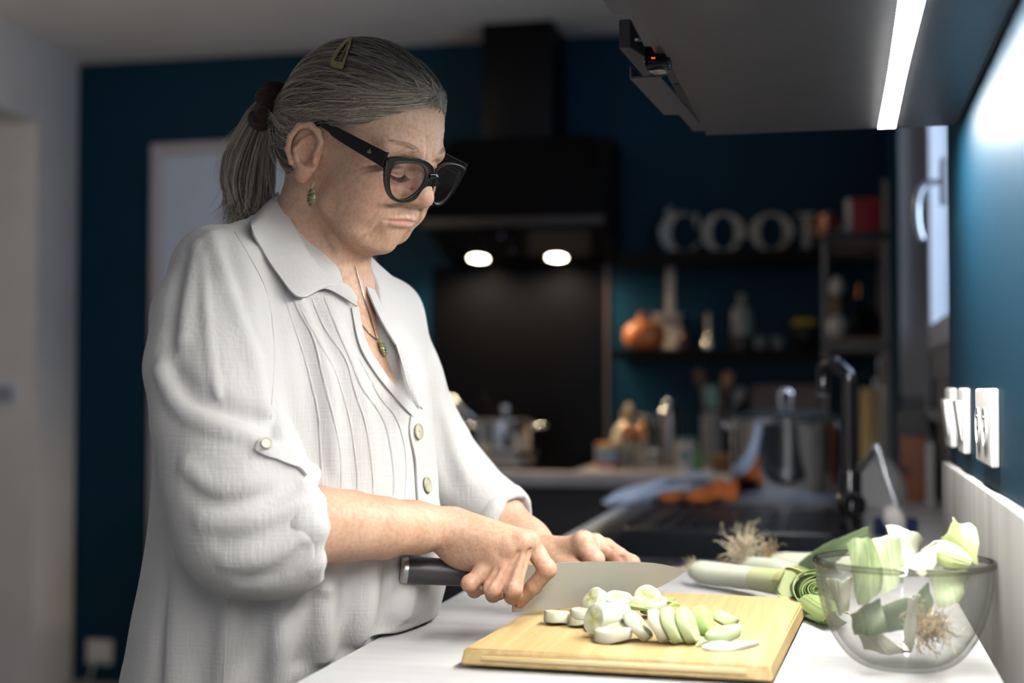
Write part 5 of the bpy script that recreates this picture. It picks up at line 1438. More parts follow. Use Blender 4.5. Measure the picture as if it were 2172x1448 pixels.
# second leek: behind it, cut square with layers rolled one in another, roots upwards
l2 = empty('leek', onz(1650, 1240, .9), 'whole leek lying behind the bowl, its rolled green cut end facing the viewer', 'leek')
Bp = [P(1585, 1196, 2.09), P(1640, 1208, 2.03), P(1690, 1225, 1.93), P(1727, 1244, 1.80), P(1736, 1250, 1.745)]
shaft('white_shaft', Bp[:3], [.012, .0165, .0165], M_lw, l2); shaft('green_shaft', Bp[2:], [.0165, .018, .019], M_lg, l2)
roots('roots', Bp[0]+UP*.012, UP*1.0-RT*.45, 130, .046, M_root, l2, 1.1, .00065, 5, .016)
ax_ = TH*.95+RT*.05+np.array([0, 0, .08]); ax_ /= np.linalg.norm(ax_); u_ = RT-ax_*(RT@ax_); u_ /= np.linalg.norm(u_); v_ = np.cross(ax_, u_)
ce = P(1733, 1250, 1.735)
for i, (r, m) in enumerate(((.0215, M_lg), (.0175, M_lp), (.0145, M_lg), (.0110, M_lp), (.0080, M_lg), (.0050, M_lp))):
    G = [[ce-ax_*.03+ax_*(.030*s+.0012*(5-i))+(u_*math.cos(a)*1.05+v_*math.sin(a)*.80)*(r*(1+.06*math.sin(2*a+i))) for s in (0, .5, 1)] for a in np.linspace(0, 2*math.pi, 33)]
    sheet_from_grid('leaf_layer', np.array(G), m, l2, .0011)
for (a0, a1, le, m) in ((1.5, 4.1, .022, M_lg), (3.6, 5.9, .020, M_ld)):
    G = [[ce-ax_*.03+ax_*(.03*s+le*s*s*(.6+.4*math.sin(2*a)))+(u_*math.cos(a)*1.1+v_*math.sin(a)*.85)*(.0235+.006*s) for s in np.linspace(0, 1, 6)] for a in np.linspace(a0, a1, 12)]
    sheet_from_grid('outer_leaf', np.array(G), m, l2, .0011)
# third: root end with brown roots, its shaft hidden behind
l3 = empty('leek', onz(1690, 1230, .9), 'leek farthest back by the sink, pale brown root tuft and long green leaf', 'leek')
C_ = [P(1640, 1190, 2.14), P(1668, 1194, 2.12), P(1730, 1196, 2.08), P(1790, 1190, 2.02)]
shaft('white_shaft', C_, [.011, .0165, .017, .017], M_lw, l3)
roots('roots', C_[0], -RT*.8+UP*.3, 90, .034, mat('leek_roots_brown', (.42, .30, .16), rough=.7, var=.3, scale=80), l3, 1.0, .0006, 8, .012)
def quad_leaf(name, q, d, m, par, bow=.006, n=12, mtop=None, wav=.0015, thick=.0011, nv=14):
    """four pixel corners with distances: a bowed leaf piece"""
    c = [P(x, y, dd) for (x, y), dd in zip(q, d)]; nrm = np.cross(c[1]-c[0], c[3]-c[0]); nrm /= np.linalg.norm(nrm)
    if nrm@FW > 0: nrm = -nrm
    ph = q[0][0]*.37+q[0][1]*.11; G = []
    for t in np.linspace(0, 1, n+1):
        row = []
        for s in np.linspace(0, 1, nv+1):
            s2 = .5+(s-.5)*(1+.13*math.sin(3.1*t+ph)+.04*math.sin(9*t+2*ph)); t2 = t+(t-.5)*(.10*math.sin(5*s+ph)+.05*math.sin(13*s+ph*3))
            row.append((c[0]*(1-s2)+c[1]*s2)*(1-t2)+(c[3]*(1-s2)+c[2]*s2)*t2+nrm*(bow*4*s*(1-s)+wav*math.sin(7*t+3*s)+.0022*math.sin(4*t+ph)+.0006*math.sin(40*s)))
        G.append(row)
    return sheet_from_grid(name, np.array(G), m, par, thick)
quad_leaf('long_leaf', [(1700, 1196), (1835, 1118), (1844, 1146), (1752, 1218)], (1.98, 1.86, 1.85, 1.92), M_ld, l3, .010)
quad_leaf('long_leaf', [(1712, 1188), (1838, 1117), (1822, 1138), (1745, 1195)], (2.0, 1.875, 1.87, 1.97), M_lg, l3, .008)
# dark leaves lying on the worktop under the second leek
for i, (q, d, m) in enumerate((([(1676, 1262), (1732, 1262), (1790, 1318), (1698, 1300)], (1.80, 1.74, 1.63, 1.70), M_ld), ([(1690, 1285), (1750, 1268), (1800, 1300), (1745, 1316)], (1.72, 1.69, 1.62, 1.63), M_lg))):
    o = quad_leaf('leek_leaf', q, d, m, None, .008)
    tag(o, ['dark green leek leaf on the worktop between board and bowl, lower one', 'green leek leaf folded over the dark one beside the bowl'][i], 'leek leaf')

# ---- glass bowl with trimmings
bwd = 1.415
bwc = P(1917, 1190, bwd); bwx, bwy, bwz = bwc; RB = 187/FPX*bwd
bowl = empty('glass_bowl', (bwx, bwy, ZT), 'clear glass mixing bowl full of leek trimmings beside the upstand', 'bowl')
hB = bwz-ZT
def bprof():
    o = []; 
    for t in np.linspace(0, 1, 22):
        a = t**.95; r = RB*(.36+.62*math.sin(a*math.pi/2)**.95) if t > 0 else RB*.36
        o.append((r, .0012+(hB-.006)*(1-math.cos(a*math.pi/2))**.92))
    return o
po = bprof(); pi_ = [(max(r-.0038, 0), h+.0034) for r, h in po]
prof = [(0, .0025), (RB*.30, .0018)]+po[:-1]+[(RB*.985, hB-.006), (RB*1.0, hB-.0045), (RB*1.004, hB-.001), (RB*.995, hB+.0018), (RB*.975, hB+.0022), (RB*.958, hB-.0005)]+pi_[::-1][1:]+[(0, .0062)]
M_bowl = glass('bowl_glass', (.99, .99, .985), 0, 1.47, edge=(.55, .56, .52), haze=.06)  # faint white haze mixed into the glass for its overexposed look
lathe('rolled_rim', [(RB*.978+.0034*math.cos(a), hB-.0005+.0034*math.sin(a)) for a in np.linspace(0, 2*math.pi, 13)[:-1]], (bwx, bwy, ZT), glass('rim_glass', (.80, .80, .76), 0, 1.6, edge=(.22, .22, .20)), bowl, n=72, closed=True)
lathe('bowl_body', prof, (bwx, bwy, ZT), M_bowl, bowl, n=72, auto=60)
TR = [
 ([(1797, 1152), (1848, 1142), (1872, 1240), (1822, 1282)], (1.38, 1.39, 1.37, 1.365), 'g', 'striped green leek leaf standing at the left of the bowl'),
 ([(1850, 1150), (1904, 1138), (1918, 1236), (1872, 1258)], (1.395, 1.40, 1.385, 1.375), 'p', 'pale striped leek leaf standing second from the left in the bowl'),
 ([(1880, 1120), (1952, 1146), (1945, 1212), (1900, 1215)], (1.43, 1.44, 1.42, 1.41), 'w', 'white leek sheath rising at the back middle of the bowl'),
 ([(1918, 1196), (1985, 1142), (2014, 1158), (1962, 1222)], (1.38, 1.40, 1.40, 1.375), 'w', 'white leek sheath slanting across the bowl rim'),
 ([(1996, 1140), (2022, 1100), (2056, 1112), (2072, 1200)], (1.405, 1.42, 1.42, 1.39), 'y', 'tall yellow-green leek sheath at the right of the bowl'),
 ([(1985, 1200), (2004, 1140), (2066, 1190), (2052, 1206)], (1.39, 1.40, 1.39, 1.38), 'y', 'yellow-green leek sheath folded below the tall one'),
 ([(1962, 1200), (2062, 1218), (2038, 1268), (1990, 1292)], (1.375, 1.38, 1.375, 1.37), 'p', 'broad light green leek piece at the right inside the bowl'),
 ([(1798, 1304), (1870, 1268), (1882, 1338), (1818, 1346)], (1.385, 1.37, 1.37, 1.38), 'd', 'dark green leek piece low at the left inside the bowl'),
 ([(1862, 1286), (1958, 1236), (1984, 1300), (1878, 1342)], (1.385, 1.395, 1.39, 1.385), 'd', 'largest dark green leek piece in the middle of the bowl'),
 ([(1760, 1228), (1806, 1220), (1800, 1296), (1778, 1300)], (1.40, 1.39, 1.39, 1.40), 'w', 'white leek piece against the left inside of the bowl'),
 ([(1928, 1262), (1952, 1264), (1936, 1368), (1914, 1364)], (1.338, 1.338, 1.362, 1.362), 'w', 'narrow white leek stick upright at the front inside the bowl'),
 ([(1800, 1300), (1860, 1340), (1930, 1380), (1840, 1376)], (1.40, 1.39, 1.40, 1.40), 'w', 'white leek piece at the bottom of the bowl'),
]
MT = {'g': leaf_mat('trim_green', (.36, .42, .22), (.20, .27, .12), sc=160, st=(6, 1, 1)), 'p': leaf_mat('trim_pale', (.53, .59, .36), (.40, .49, .26), sc=160, st=(6, 1, 1)), 'w': leaf_mat('trim_white', (.72, .72, .60), (.66, .68, .52)), 'y': leaf_mat('trim_yellow', (.62, .68, .33), (.54, .62, .25)), 'd': leaf_mat('trim_dark', (.21, .26, .14), (.11, .16, .085))}
for i, (q, d, k, lab) in enumerate(TR):
    d = [x+.0 for x in d]
    o = quad_leaf('leek_trimming', q, d, MT[k], None, [.010, .007, .012, -.008, .012, .010, .009, .008, .012, .006, .002, .004][i], thick=.0016)
    tag(o, lab, 'leek trimming', 'leek trimmings in the bowl')
rt = empty('leek_root_end', P(1968, 1330, 1.37), 'cut leek root tuft low at the right inside the bowl', 'leek trimming', 'leek trimmings in the bowl')
lathe('base_plate', [(0, -.004), (.011, -.004), (.012, 0), (.009, .006), (0, .008)], P(1975, 1325, 1.385), M_lw, rt, n=18, axis=-TH)
def inball(p): return p
roots('roots', P(1968, 1330, 1.372), TH*1.0, 150, .030, mat('root_tan', (.50, .37, .20), rough=.7, var=.3, scale=90), rt, 1.5, .0005, 12, .014)

# ---- switches and socket on the blue wall
def wall_plate(name, y0, y1, z0, z1, label, cat, group=None):
    e = empty(name, (XW, (y0+y1)/2, (z0+z1)/2), label, cat, group)
    box('plate', XW-.0095, XW, y0, y1, z0, z1, M_plastic, e, bev=.0035, seg=3); return e
z0, z1 = onx(2095, 985, XW)[2]-.006, onx(2110, 824, XW)[2]-.006
z1 = EYE-(823-822)*1.5/FPX+.0; z0 = z1-.083
ya, yb = onx(2120, 850, XW)[1], onx(2068, 850, XW-.0095)[1]
e = wall_plate('power_socket', ya, yb, z0, z1, 'white double power socket nearest the viewer on the blue wall', 'socket')
for k in (.27, .73):
    yc = ya+(yb-ya)*k; zc_ = (z0+z1)/2
    lathe('outlet_ring', [(.0215, 0), (.0215, .0028), (.0205, .0032), (.0195, .0028), (.0190, .0005)], (XW-.0094, yc, zc_), M_plastic, e, n=32, axis=(-1, 0, 0))
    r_ = lathe('outlet_well', [(0, -.0006), (.0192, -.0006), (.0192, .0006), (0, .0006)], (XW-.0094, yc, zc_), mat('socket_well', (.55, .54, .51), rough=.4), e, n=28, axis=(-1, 0, 0))
    lathe('earth_pin', [(0, .0036), (.0018, .0030), (.0022, .002), (.0022, 0), (0, 0)], (XW-.0098, yc, zc_+.010), M_steel, e, n=10, axis=(-1, 0, 0))
    for s in (-1, 1): lathe('pin_hole', [(0, .0012), (.0026, .0012), (.0026, 0), (0, 0)], (XW-.0098, yc+s*.0095, zc_-.003), M_black, e, n=10, axis=(-1, 0, 0))
for (xa, xb, lab, nz_) in ((2060, 2031, 'white rocker switch in the middle of the three wall plates', 1), (2031, 2004, 'white switch farthest along the blue wall by the window', 1)):
    ya, yb = onx(xa, 850, XW)[1]+.004, onx(xb, 850, XW-.0095)[1]
    e = wall_plate('light_switch', ya, yb, z0, z1, lab, 'switch')
    pr_ = [(ya+.016, z0+.016), (yb-.016, z0+.016), (yb-.016, z1-.016), (ya+.016, z1-.016)]
    bm = bmesh.new(); v = []
    for (yy, zz), dx in zip(pr_, (.0105, .0105, .0175, .0175)): v.append((bm.verts.new((XW-dx, yy, zz)), bm.verts.new((XW-.004, yy, zz))))
    bm.faces.new([a for a, b in v]); bm.faces.new([b for a, b in v][::-1])
    for i in range(4): bm.faces.new((v[i][0], v[i][1], v[(i+1) % 4][1], v[(i+1) % 4][0]))
    bmesh.ops.bevel(bm, geom=list(bm.edges), offset=.001, segments=2, affect='EDGES')
    obj('rocker', bm, M_plastic, e, auto=40)
# ================================================================== the far end: hood, hob, shelves, sink
def at_y(px, py, y): return ony(px, py, y)
# ---- range hood with sloping black glass
hd = empty('range_hood', (ony(1095, 300, 5.1)[0], 5.1, ony(1095, 300, 5.1)[2]), 'black chimney range hood with two round lamps on the blue wall', 'range hood')
x0, x1 = ony(1022, 180, 4.98)[0], ony(1171, 180, 4.98)[0]
M_hoodb = mat('hood_black', (.004, .004, .005), rough=.4, spec=.15, rvar=.1, scale=30)
box('chimney', x0, x1, 4.98, YB, ony(1095, 295, 4.98)[2], ZC, M_hoodb, hd, bev=.002)
zt_ = ony(1200, 291, 4.98)[2]; zl = ony(1200, 458, 4.80)[2]; zl2 = ony(1200, 476, 4.80)[2]; zb_ = ony(1200, 552, 5.17)[2]
xl, xr = ony(894, 470, 4.80)[0], ony(1281, 470, 4.80)[0]; xr2 = ony(1256, 291, 4.98)[0]; xl2 = xl+(xr-xr2)
prism('body', [(YB-.001, zb_-.01), (5.17, zb_), (4.812, zl2), (4.812, zl), (4.99, zt_-.004), (YB-.001, zt_-.004)], 'x', xl+.004, xr-.004, M_hoodb, hd)
bm = bmesh.new(); q = [(xl, 4.80, zl), (xr, 4.80, zl), (xr2, 4.975, zt_), (xl2, 4.975, zt_)]
v0 = [bm.verts.new(p) for p in q]; v1 = [bm.verts.new((p[0], p[1]-.006, p[2]+.003)) for p in q]
bm.faces.new(v0); bm.faces.new(v1[::-1])
for i in range(4): bm.faces.new((v0[i], v1[i], v1[(i+1) % 4], v0[(i+1) % 4]))
obj('glass_front', bm, M_blackglass, hd)
box('front_rail', xl, xr, 4.796, 4.812, zl2, zl+.004, mat('rail_brown', (.020, .014, .013), rough=.4), hd, bev=.001)
sl_h = np.array([0, 5.17-4.812, zb_-zl2]); sl_h /= np.linalg.norm(sl_h); nh = np.array([0, sl_h[2], -sl_h[1]])
def under(px, py):
    D = ray(px, py); p0 = np.array([0, 4.812, zl2]); t = ((p0-CAMP)@nh)/(D@nh); return CAMP+D*t
def upan(name, pts, th, m):
    v = [under(*p) for p in pts]; bm = bmesh.new(); a = [bm.verts.new(p+nh*.0005) for p in v]; b = [bm.verts.new(p+nh*th) for p in v]
    bm.faces.new(a); bm.faces.new(b[::-1])
    for i in range(len(v)): bm.faces.new((a[i], a[(i+1) % len(v)], b[(i+1) % len(v)], b[i]))
    return obj(name, bm, m, hd)
upan('filter', [(1122, 490), (1250, 490), (1252, 541), (1118, 541)], .004, mat('filter_mesh', (.13, .115, .11), rough=.4, metal=.6, bump=.4, scale=600))
upan('control_panel', [(1010, 482), (1105, 482), (1103, 540), (1008, 540)], .003, M_blackglass)
M_warm = emis('hood_lamp_glow', (1, .90, .68), 28)
for px, py, lab in ((1015, 548, 'l'), (1181, 546, 'r')):
    c = under(px, py-3)
    g = lathe('lamp_ring', [(.032, -.002), (.040, -.002), (.042, .003), (.040, .006), (.034, .006)], c+nh*.001, M_steel, hd, n=28, axis=nh)
    lathe('lamp_glass', [(0, .0055), (.030, .0055), (.034, .0035), (.034, .0), (0, .0)], c+nh*.001, M_warm, hd, n=28, axis=nh)
    lamp('hood_lamp_light', 'SPOT', c+nh*.02, 17.0, (1, .78, .5), spot_size=2.95, spot_blend=.7, shadow_soft_size=.03)
c = under(1063, 499); lathe('indicator', [(0, .003), (.006, .003), (.008, 0)], c, emis('blue_white_dot', (.55, .65, 1), .5), hd, n=16, axis=nh)
c = under(1086, 530); lathe('button', [(0, .004), (.008, .004), (.009, 0)], c, M_steel, hd, n=16, axis=nh)
# ---- splashback behind the hob
sb0, sb1 = ony(918, 700, YB-.006)[0], ony(1291, 700, YB-.006)[0]; sbt = ony(1200, 560, YB-.006)[2]
sb = box('splashback', sb0, sb1-.012, YB-.008, YB-.0008, ZT+.0008, sbt, M_blackglass); tag(sb, 'black glass splashback behind the hob', 'splashback')
tr = box('edge_trim', sb1-.012, sb1, YB-.012, YB-.0008, ZT+.0008, sbt, mat('trim_brown', (.16, .12, .11), rough=.35, metal=.7), sb)
# ---- hob, pans
hb = empty('hob', (-1.35, 4.92, ZT), 'black glass hob on the back worktop under the hood', 'hob')
box('hob_glass', sb0+.02, sb1-.03, 4.66, 5.18, ZT, ZT+.006, M_blackglass, hb, bev=.002)
def seat(px, py, z=ZT): return onz(px, py, z)
pcn = seat(1070, 976, ZT+.02); pd = float((pcn-CAMP)@FW); pcn = P(1072, 976, pd)
sx_ = lambda px: px/FPX*pd
pad = empty('folded_cloth', (pcn[0], pcn[1], ZT), 'folded cream cloth under the saucepan on the hob', 'cloth')
box('cloth_fold', pcn[0]-.14, pcn[0]+sx_(47), pcn[1]-.13, pcn[1]+.1, ZT+.007, ZT+.024, mat('cream_cloth', (.66, .56, .47), rough=.9, bump=.3, scale=250), pad, bev=.008, seg=4)
box('cloth_fold', pcn[0]-.14, pcn[0]+sx_(42), pcn[1]-.125, pcn[1]+.1, ZT+.024, ZT+.038, MATS['cream_cloth'], pad, bev=.006, seg=4)
sp0 = np.array([pcn[0], pcn[1], ZT+.039]); R_ = sx_(62); Hh = sx_(72)
sp = empty('saucepan', sp0, 'small steel saucepan with lid and two side handles on the hob', 'saucepan')
lathe('pan_body', [(0, 0), (R_*.92, 0), (R_*.98, .006), (R_, .02), (R_, Hh), (R_*1.03, Hh+.003), (R_*.97, Hh+.003), (R_*.96, .02), (0, .012)], sp0, M_steel, sp, n=48)
lathe('lid', [(R_*1.0, Hh+.003), (R_*1.01, Hh+.008), (R_*.8, Hh+.016), (R_*.3, Hh+.022), (0, Hh+.023)], sp0, M_steel, sp, n=48)
lathe('lid_knob', [(.008, Hh+.02), (.008, Hh+.032), (.016, Hh+.036), (.019, Hh+.046), (.014, Hh+.056), (0, Hh+.058)], sp0, M_steel, sp, n=24)
for s in (-1, 1):
    tube('side_handle', spline([sp0+np.array([s*R_*.98, -.03, Hh*.80]), sp0+np.array([s*(R_+.035), -.028, Hh*.88]), sp0+np.array([s*(R_+.045), 0, Hh*.9]), sp0+np.array([s*(R_+.035), .028, Hh*.88]), sp0+np.array([s*R_*.98, .03, Hh*.80])], 5), .007, M_steel, sp, n=10)
b0 = P(1014, 896, pd+.12)
fp = empty('frying_pan', (b0[0]+.10, b0[1]+.02, ZT+.006), 'pan behind the saucepan with its long handle sticking up left', 'pan')
lathe('pan_body', [(0, 0), (.075, 0), (.092, .045), (.089, .045), (.072, .004), (0, .004)], (b0[0]+.11, 5.14, ZT+.007), M_black, fp, n=40)
tube('handle', [(b0[0]+.03, 5.12, ZT+.046), b0, P(985, 873, pd+.12), P(957, 845, pd+.13)], [.008, .009, .010, .011], M_steel, fp, n=10)
# ---- shelves and letters
M_shelf = mat('dark_shelf_wood', (.007, .006, .006), rough=.7, spec=.15, var=.2, scale=20)
def shelf(x0p, x1p, ytop, ybot, yf, label):
    a, b = ony(x0p, ytop, yf), ony(x1p, ybot, yf)
    o = box('wall_shelf', a[0], b[0], yf, YB, b[2], a[2], M_shelf, bev=.002); return tag(o, label, 'shelf', 'wall shelves'), a[2]
_, zs1 = shelf(1308, 1760, 535, 553, 5.03, 'upper dark wall shelf carrying the big letters')
_, zs2 = shelf(1300, 1752, 742, 757, 5.03, 'lower dark wall shelf carrying the orange pot')
M_let = mat('letter_grey', (.40, .38, .34), rough=.6, var=.08, scale=30)
def letter(name, xa, xb, yt, polys, label, g='large letters on the upper shelf'):
    y_ = 5.10; a, b = ony(xa, yt, y_), ony(xb, 537, y_); W = b[0]-a[0]; z0 = zs1+.0005; Hh = a[2]-z0
    bm = bmesh.new()
    for outer in polys:
        for quad in outer: bm_prism(bm, [(a[0]+W*x, z0+Hh*y) for x, y in quad], 'y', y_, y_+.022)
    bmesh.ops.remove_doubles(bm, verts=bm.verts, dist=1e-4)
    # drop the inner walls left between neighbouring pieces
    seen = {}
    for f_ in list(bm.faces): seen.setdefault(tuple(sorted(v.index for v in f_.verts)), []).append(f_)
    bm.verts.index_update(); seen = {}
    for f_ in list(bm.faces): seen.setdefault(tuple(sorted(v.index for v in f_.verts)), []).append(f_)
    bmesh.ops.delete(bm, geom=[f_ for l in seen.values() if len(l) > 1 for f_ in l], context='FACES_ONLY')
    o = obj('letter', bm, M_let, auto=30); return tag(o, label, 'letter', g)
def arc(a0, a1, n, ox=.5, oy=.5, rx=.5, ry=.5, ix=.26, iy=.44, icx=0.):
    q = []
    for i in range(n):
        t0 = math.radians(a0+(a1-a0)*i/n); t1 = math.radians(a0+(a1-a0)*(i+1)/n)
        q.append([(ox+rx*math.cos(t0), oy+ry*math.sin(t0)), (ox+rx*math.cos(t1), oy+ry*math.sin(t1)), (ox+icx+ix*math.cos(t1), oy+iy*math.sin(t1)), (ox+icx+ix*math.cos(t0), oy+iy*math.sin(t0))])
    return q
cC = arc(38, 328, 26, .55, .5, .55, .5, .36, .455, .10)
letter('letter', 1398, 1482, 452, [cC, [[(.90, .66), (.98, .66), (.98, .98), (.90, .92)]]], 'grey letter C at the left end of the upper shelf')
letter('letter', 1487, 1580, 452, [arc(0, 360, 32, ix=.27)], 'grey letter O next to the C')
letter('letter', 1589, 1684, 452, [arc(0, 360, 32, ix=.27)], 'grey letter O next to the copper mug')
letter('letter', 1690, 1775, 452, [[[(.14, 0), (.34, 0), (.34, 1), (.14, 1)], [(0, 0), (.14, 0), (.14, .06), (0, .06)], [(.34, 0), (.46, 0), (.46, .06), (.34, .06)], [(0, .94), (.14, .94), (.14, 1), (0, 1)], [(.34, .94), (.46, .94), (.46, 1), (.34, 1)],
      [(.34, .40), (.34, .52), (.72, 1.0), (.86, 1.0)], [(.44, .60), (.54, .72), (1.0, 0), (.74, 0)]]], 'grey letter K partly hidden by the copper mug')
fg = empty('figurine', ony(1418, 535, 5.14), 'small grey bird ornament behind the top of the letter C', 'ornament')
q = ony(1418, 455, 5.15); lathe('bird_body', [(0, -.16), (.012, -.155), (.008, -.03), (.014, .0), (.012, .014), (0, .022)], q+np.array([0, 0, .0]), M_let, fg, n=16); sphere('bird_head', q+np.array([.006, 0, .02]), (.010, .008, .008), M_let, fg)
def on_shelf(px, z, y): q = ony(px, 640, y); return np.array([q[0], y, z+.0006])
def wpx(y, px=1400): return ony(px+1, 700, y)[0]-ony(px, 700, y)[0]
k5 = wpx(5.12)
# lower shelf things
M_terra = mat('orange_glaze', (.58, .17, .045), rough=.32, var=.15, scale=25)
c = on_shelf(1368, zs2, 5.11); pk = empty('pumpkin_pot', c, 'orange pumpkin-shaped lidded pot on the lower shelf', 'pot')
R_ = 46*k5; bm = bmesh.new(); bm_lathe(bm, [(0, .0), (R_*.55, .0), (R_*.86, .18*R_), (R_, .62*R_), (R_*.93, 1.02*R_), (R_*.62, 1.28*R_), (R_*.2, 1.34*R_), (0, 1.33*R_)], c, 48)
for v in bm.verts:
    a = math.atan2(v.co.y-c[1], v.co.x-c[0]); s = 1-.045*(abs(math.sin(a*5)) < .35); v.co.x = c[0]+(v.co.x-c[0])*s; v.co.y = c[1]+(v.co.y-c[1])*s
obj('pot_body', bm, M_terra, pk, smooth=True); lathe('stem', [(.020, 1.28*R_), (.013, 1.45*R_), (.012, 1.6*R_), (.016, 1.70*R_), (0, 1.74*R_)], c+np.array([-.012, 0, 0]), M_terra, pk, n=16)
M_cream = mat('cream_paint', (.52, .47, .40), rough=.6, var=.1, scale=20)
c = on_shelf(1414, zs2, 5.20); ln_ = empty('lantern', c, 'cream wooden lantern post standing behind the orange pot', 'lantern'); z1_ = ony(1420, 553, 5.2)[2]
w_ = 26*k5
box('base', c[0]-w_, c[0]+w_, 5.17, 5.24, zs2, zs2+.012, M_cream, ln_); zt2 = ony(1420, 672, 5.2)[2]
for s in (-1, 1): box('post', c[0]+s*w_-.006, c[0]+s*w_+.006, 5.18, 5.192, zs2+.012, zt2, M_cream, ln_)
box('top', c[0]-w_-.008, c[0]+w_+.008, 5.17, 5.24, zt2, zt2+.012, M_cream, ln_); box('back_panel', c[0]-w_, c[0]+w_, 5.225, 5.235, zs2+.012, zt2, M_cream, ln_)
box('tall_post', c[0]-.002, c[0]+.030, 5.19, 5.215, zt2+.012, z1_-.012, M_cream, ln_, bev=.006)
M_teal = glass('teal_glass', (.25, .55, .52), .05, 1.45, edge=(.06, .2, .2), haze=.25)
def bottle(px, z, y, prof, m, name, label, cat, parts=(), group=None):
    c = on_shelf(px, z, y) if z != ZT else np.array([ony(px, 900, y)[0], y, ZT+.0006])
    e = empty(name, c, label, cat, group); lathe('body', prof, c, m, e, n=28)
    for nm, pr, mm in parts: lathe(nm, pr, c, mm, e, n=20)
    return e
bottle(1574, zs2, 5.12, [(0, 0), (.036, 0), (.038, .004), (.038, .125), (.030, .150), (.014, .165), (.013, .190), (.017, .192), (.017, .198), (0, .198)], M_teal, 'glass_bottle', 'squat teal glass bottle in the middle of the lower shelf', 'bottle', [('base_band', [(.0385, 0), (.0395, 0), (.0395, .05), (.0385, .05)], M_black)])
bottle(1502, zs2, 5.10, [(0, 0), (.020, 0), (.023, .012), (.018, .03), (.009, .042), (.006, .055), (0, .056)], mat('silver', (.7, .65, .6), rough=.25, metal=1), 'hand_bell', 'small silver hand bell with pale handle on the lower shelf', 'bell', [('handle', [(.005, .05), (.008, .08), (.007, .12), (.009, .128), (0, .132)], M_cream)])
for px, y_ in ((1612, 5.12), (1650, 5.14)):
    bottle(px, zs2, y_, [(0, 0), (.022, 0), (.025, .045), (.023, .045), (.020, .004), (0, .004)], M_teal, 'small_glass', 'low teal glass %s on the lower shelf' % ('beside the teal bottle' if px == 1612 else 'nearer the yellow lemons'), 'glass')
c = on_shelf(1708, zs2, 5.12); fb = empty('fruit_bowl', c, 'dark bowl holding yellow lemons on the lower shelf', 'bowl')
lathe('bowl_body', [(0, 0), (.03, 0), (.032, .008), (.055, .05), (.060, .085), (.057, .085), (.05, .05), (0, .012)], c, M_black, fb, n=32)
M_lemon = mat('lemon_yellow', (.60, .40, .02), rough=.4, bump=.3, scale=300, var=.12)
for dx, dy, dz_ in ((-.024, -.01, .082), (.022, -.014, .080), (0, .024, .084)):
    o = sphere('lemon', c+np.array([dx, dy, dz_+.004]), (.030, .023, .023), M_lemon, None, M=np.array([[math.cos(dx*40), math.sin(dx*40), 0], [-math.sin(dx*40), math.cos(dx*40), 0], [0, 0, 1]]))
    tag(o, {-.024: 'yellow lemon at the left in the dark bowl', .022: 'yellow lemon at the right in the dark bowl', 0: 'yellow lemon at the back in the dark bowl'}[dx], 'lemon', 'lemons in the dark bowl')
c = on_shelf(1450, zs2, 5.17); jr = bottle(1450, zs2, 5.17, [(0, 0), (.02, 0), (.022, .03), (.012, .05), (.010, .075), (0, .076)], mat('dark_copper', (.12, .06, .04), rough=.35, metal=.8), 'spice_jar', 'small dark copper jar right of the lantern', 'jar')
# ---- rack on the right: two grey boards on posts, before the blue wall
RY0, RY1 = 4.55, 5.22
rx0, rx1 = ony(1743, 495, RY0)[0], ony(1884, 495, RY0)[0]
rk = empty('corner_rack', ((rx0+rx1)/2, 4.85, .9), 'grey two-tier corner rack standing on the worktop by the window', 'rack')
M_rack = mat('rack_grey', (.30, .27, .28), rough=.55, var=.06, scale=15)
rz1 = ony(1800, 498, RY0)[2]; rz2 = ony(1800, 728, RY0)[2]
for z_ in (rz1, rz2):
    box('rack_shelf', rx0, rx1, RY0, RY1, z_-.018, z_, M_rack, rk, bev=.002); box('front_lip', rx0, rx1, RY0-.006, RY0, z_-.018, z_+.006, M_black, rk)
    for x_ in (rx0+.006, rx1-.012): box('side_rail', x_, x_+.012, RY0+.01, RY1-.01, z_-.05, z_-.018, M_rack, rk)
pt_ = ony(1878, 380, RY0)[2]
box('post', rx1-.016, rx1, RY0, RY0+.016, ZT, pt_, M_rack, rk, bev=.002); box('post', rx0, rx0+.013, RY0, RY0+.013, ZT, rz1-.018, M_rack, rk, bev=.002)
box('post', rx1-.016, rx1, RY1-.02, RY1, ZT, pt_, M_rack, rk, bev=.002); box('post', rx0, rx0+.013, RY1-.02, RY1, ZT, rz1-.018, M_rack, rk, bev=.002)
k46 = wpx(4.65, 1800)
def on_rack(px, z, y): q = ony(px, 600, y); return np.array([q[0], y, z+.0008])
M_copper = mat('copper', (.60, .26, .12), rough=.2, metal=1)
c = on_rack(1726, rz1, 4.66); c[0] = max(c[0], rx0+.012)
mg = empty('copper_mug', c, 'shiny copper mug at the left end of the rack top', 'mug'); lathe('mug_body', [(0, 0), (.026, 0), (.030, .006), (.031, .075), (.029, .075), (.028, .006), (0, .005)], c, M_copper, mg, n=32)
tube('mug_handle', spline([c+np.array([-.029, -.005, .062]), c+np.array([-.050, -.008, .055]), c+np.array([-.050, -.008, .025]), c+np.array([-.030, -.005, .016])], 5), .004, M_copper, mg, n=8)
c = on_rack(1768, rz1, 4.70); wb = empty('garlic_pot', c, 'small white round pot on the rack top between mug and red box', 'pot'); lathe('pot_body', [(0, 0), (.020, 0), (.030, .018), (.027, .04), (.012, .052), (.009, .066), (0, .07)], c, mat('white_ceramic', (.62, .60, .56), rough=.3), wb, n=28)
M_red = mat('red_card', (.33, .012, .010), rough=.5, var=.08, scale=20)
a, b = ony(1806, 420, 4.62), ony(1868, 420, 4.62)
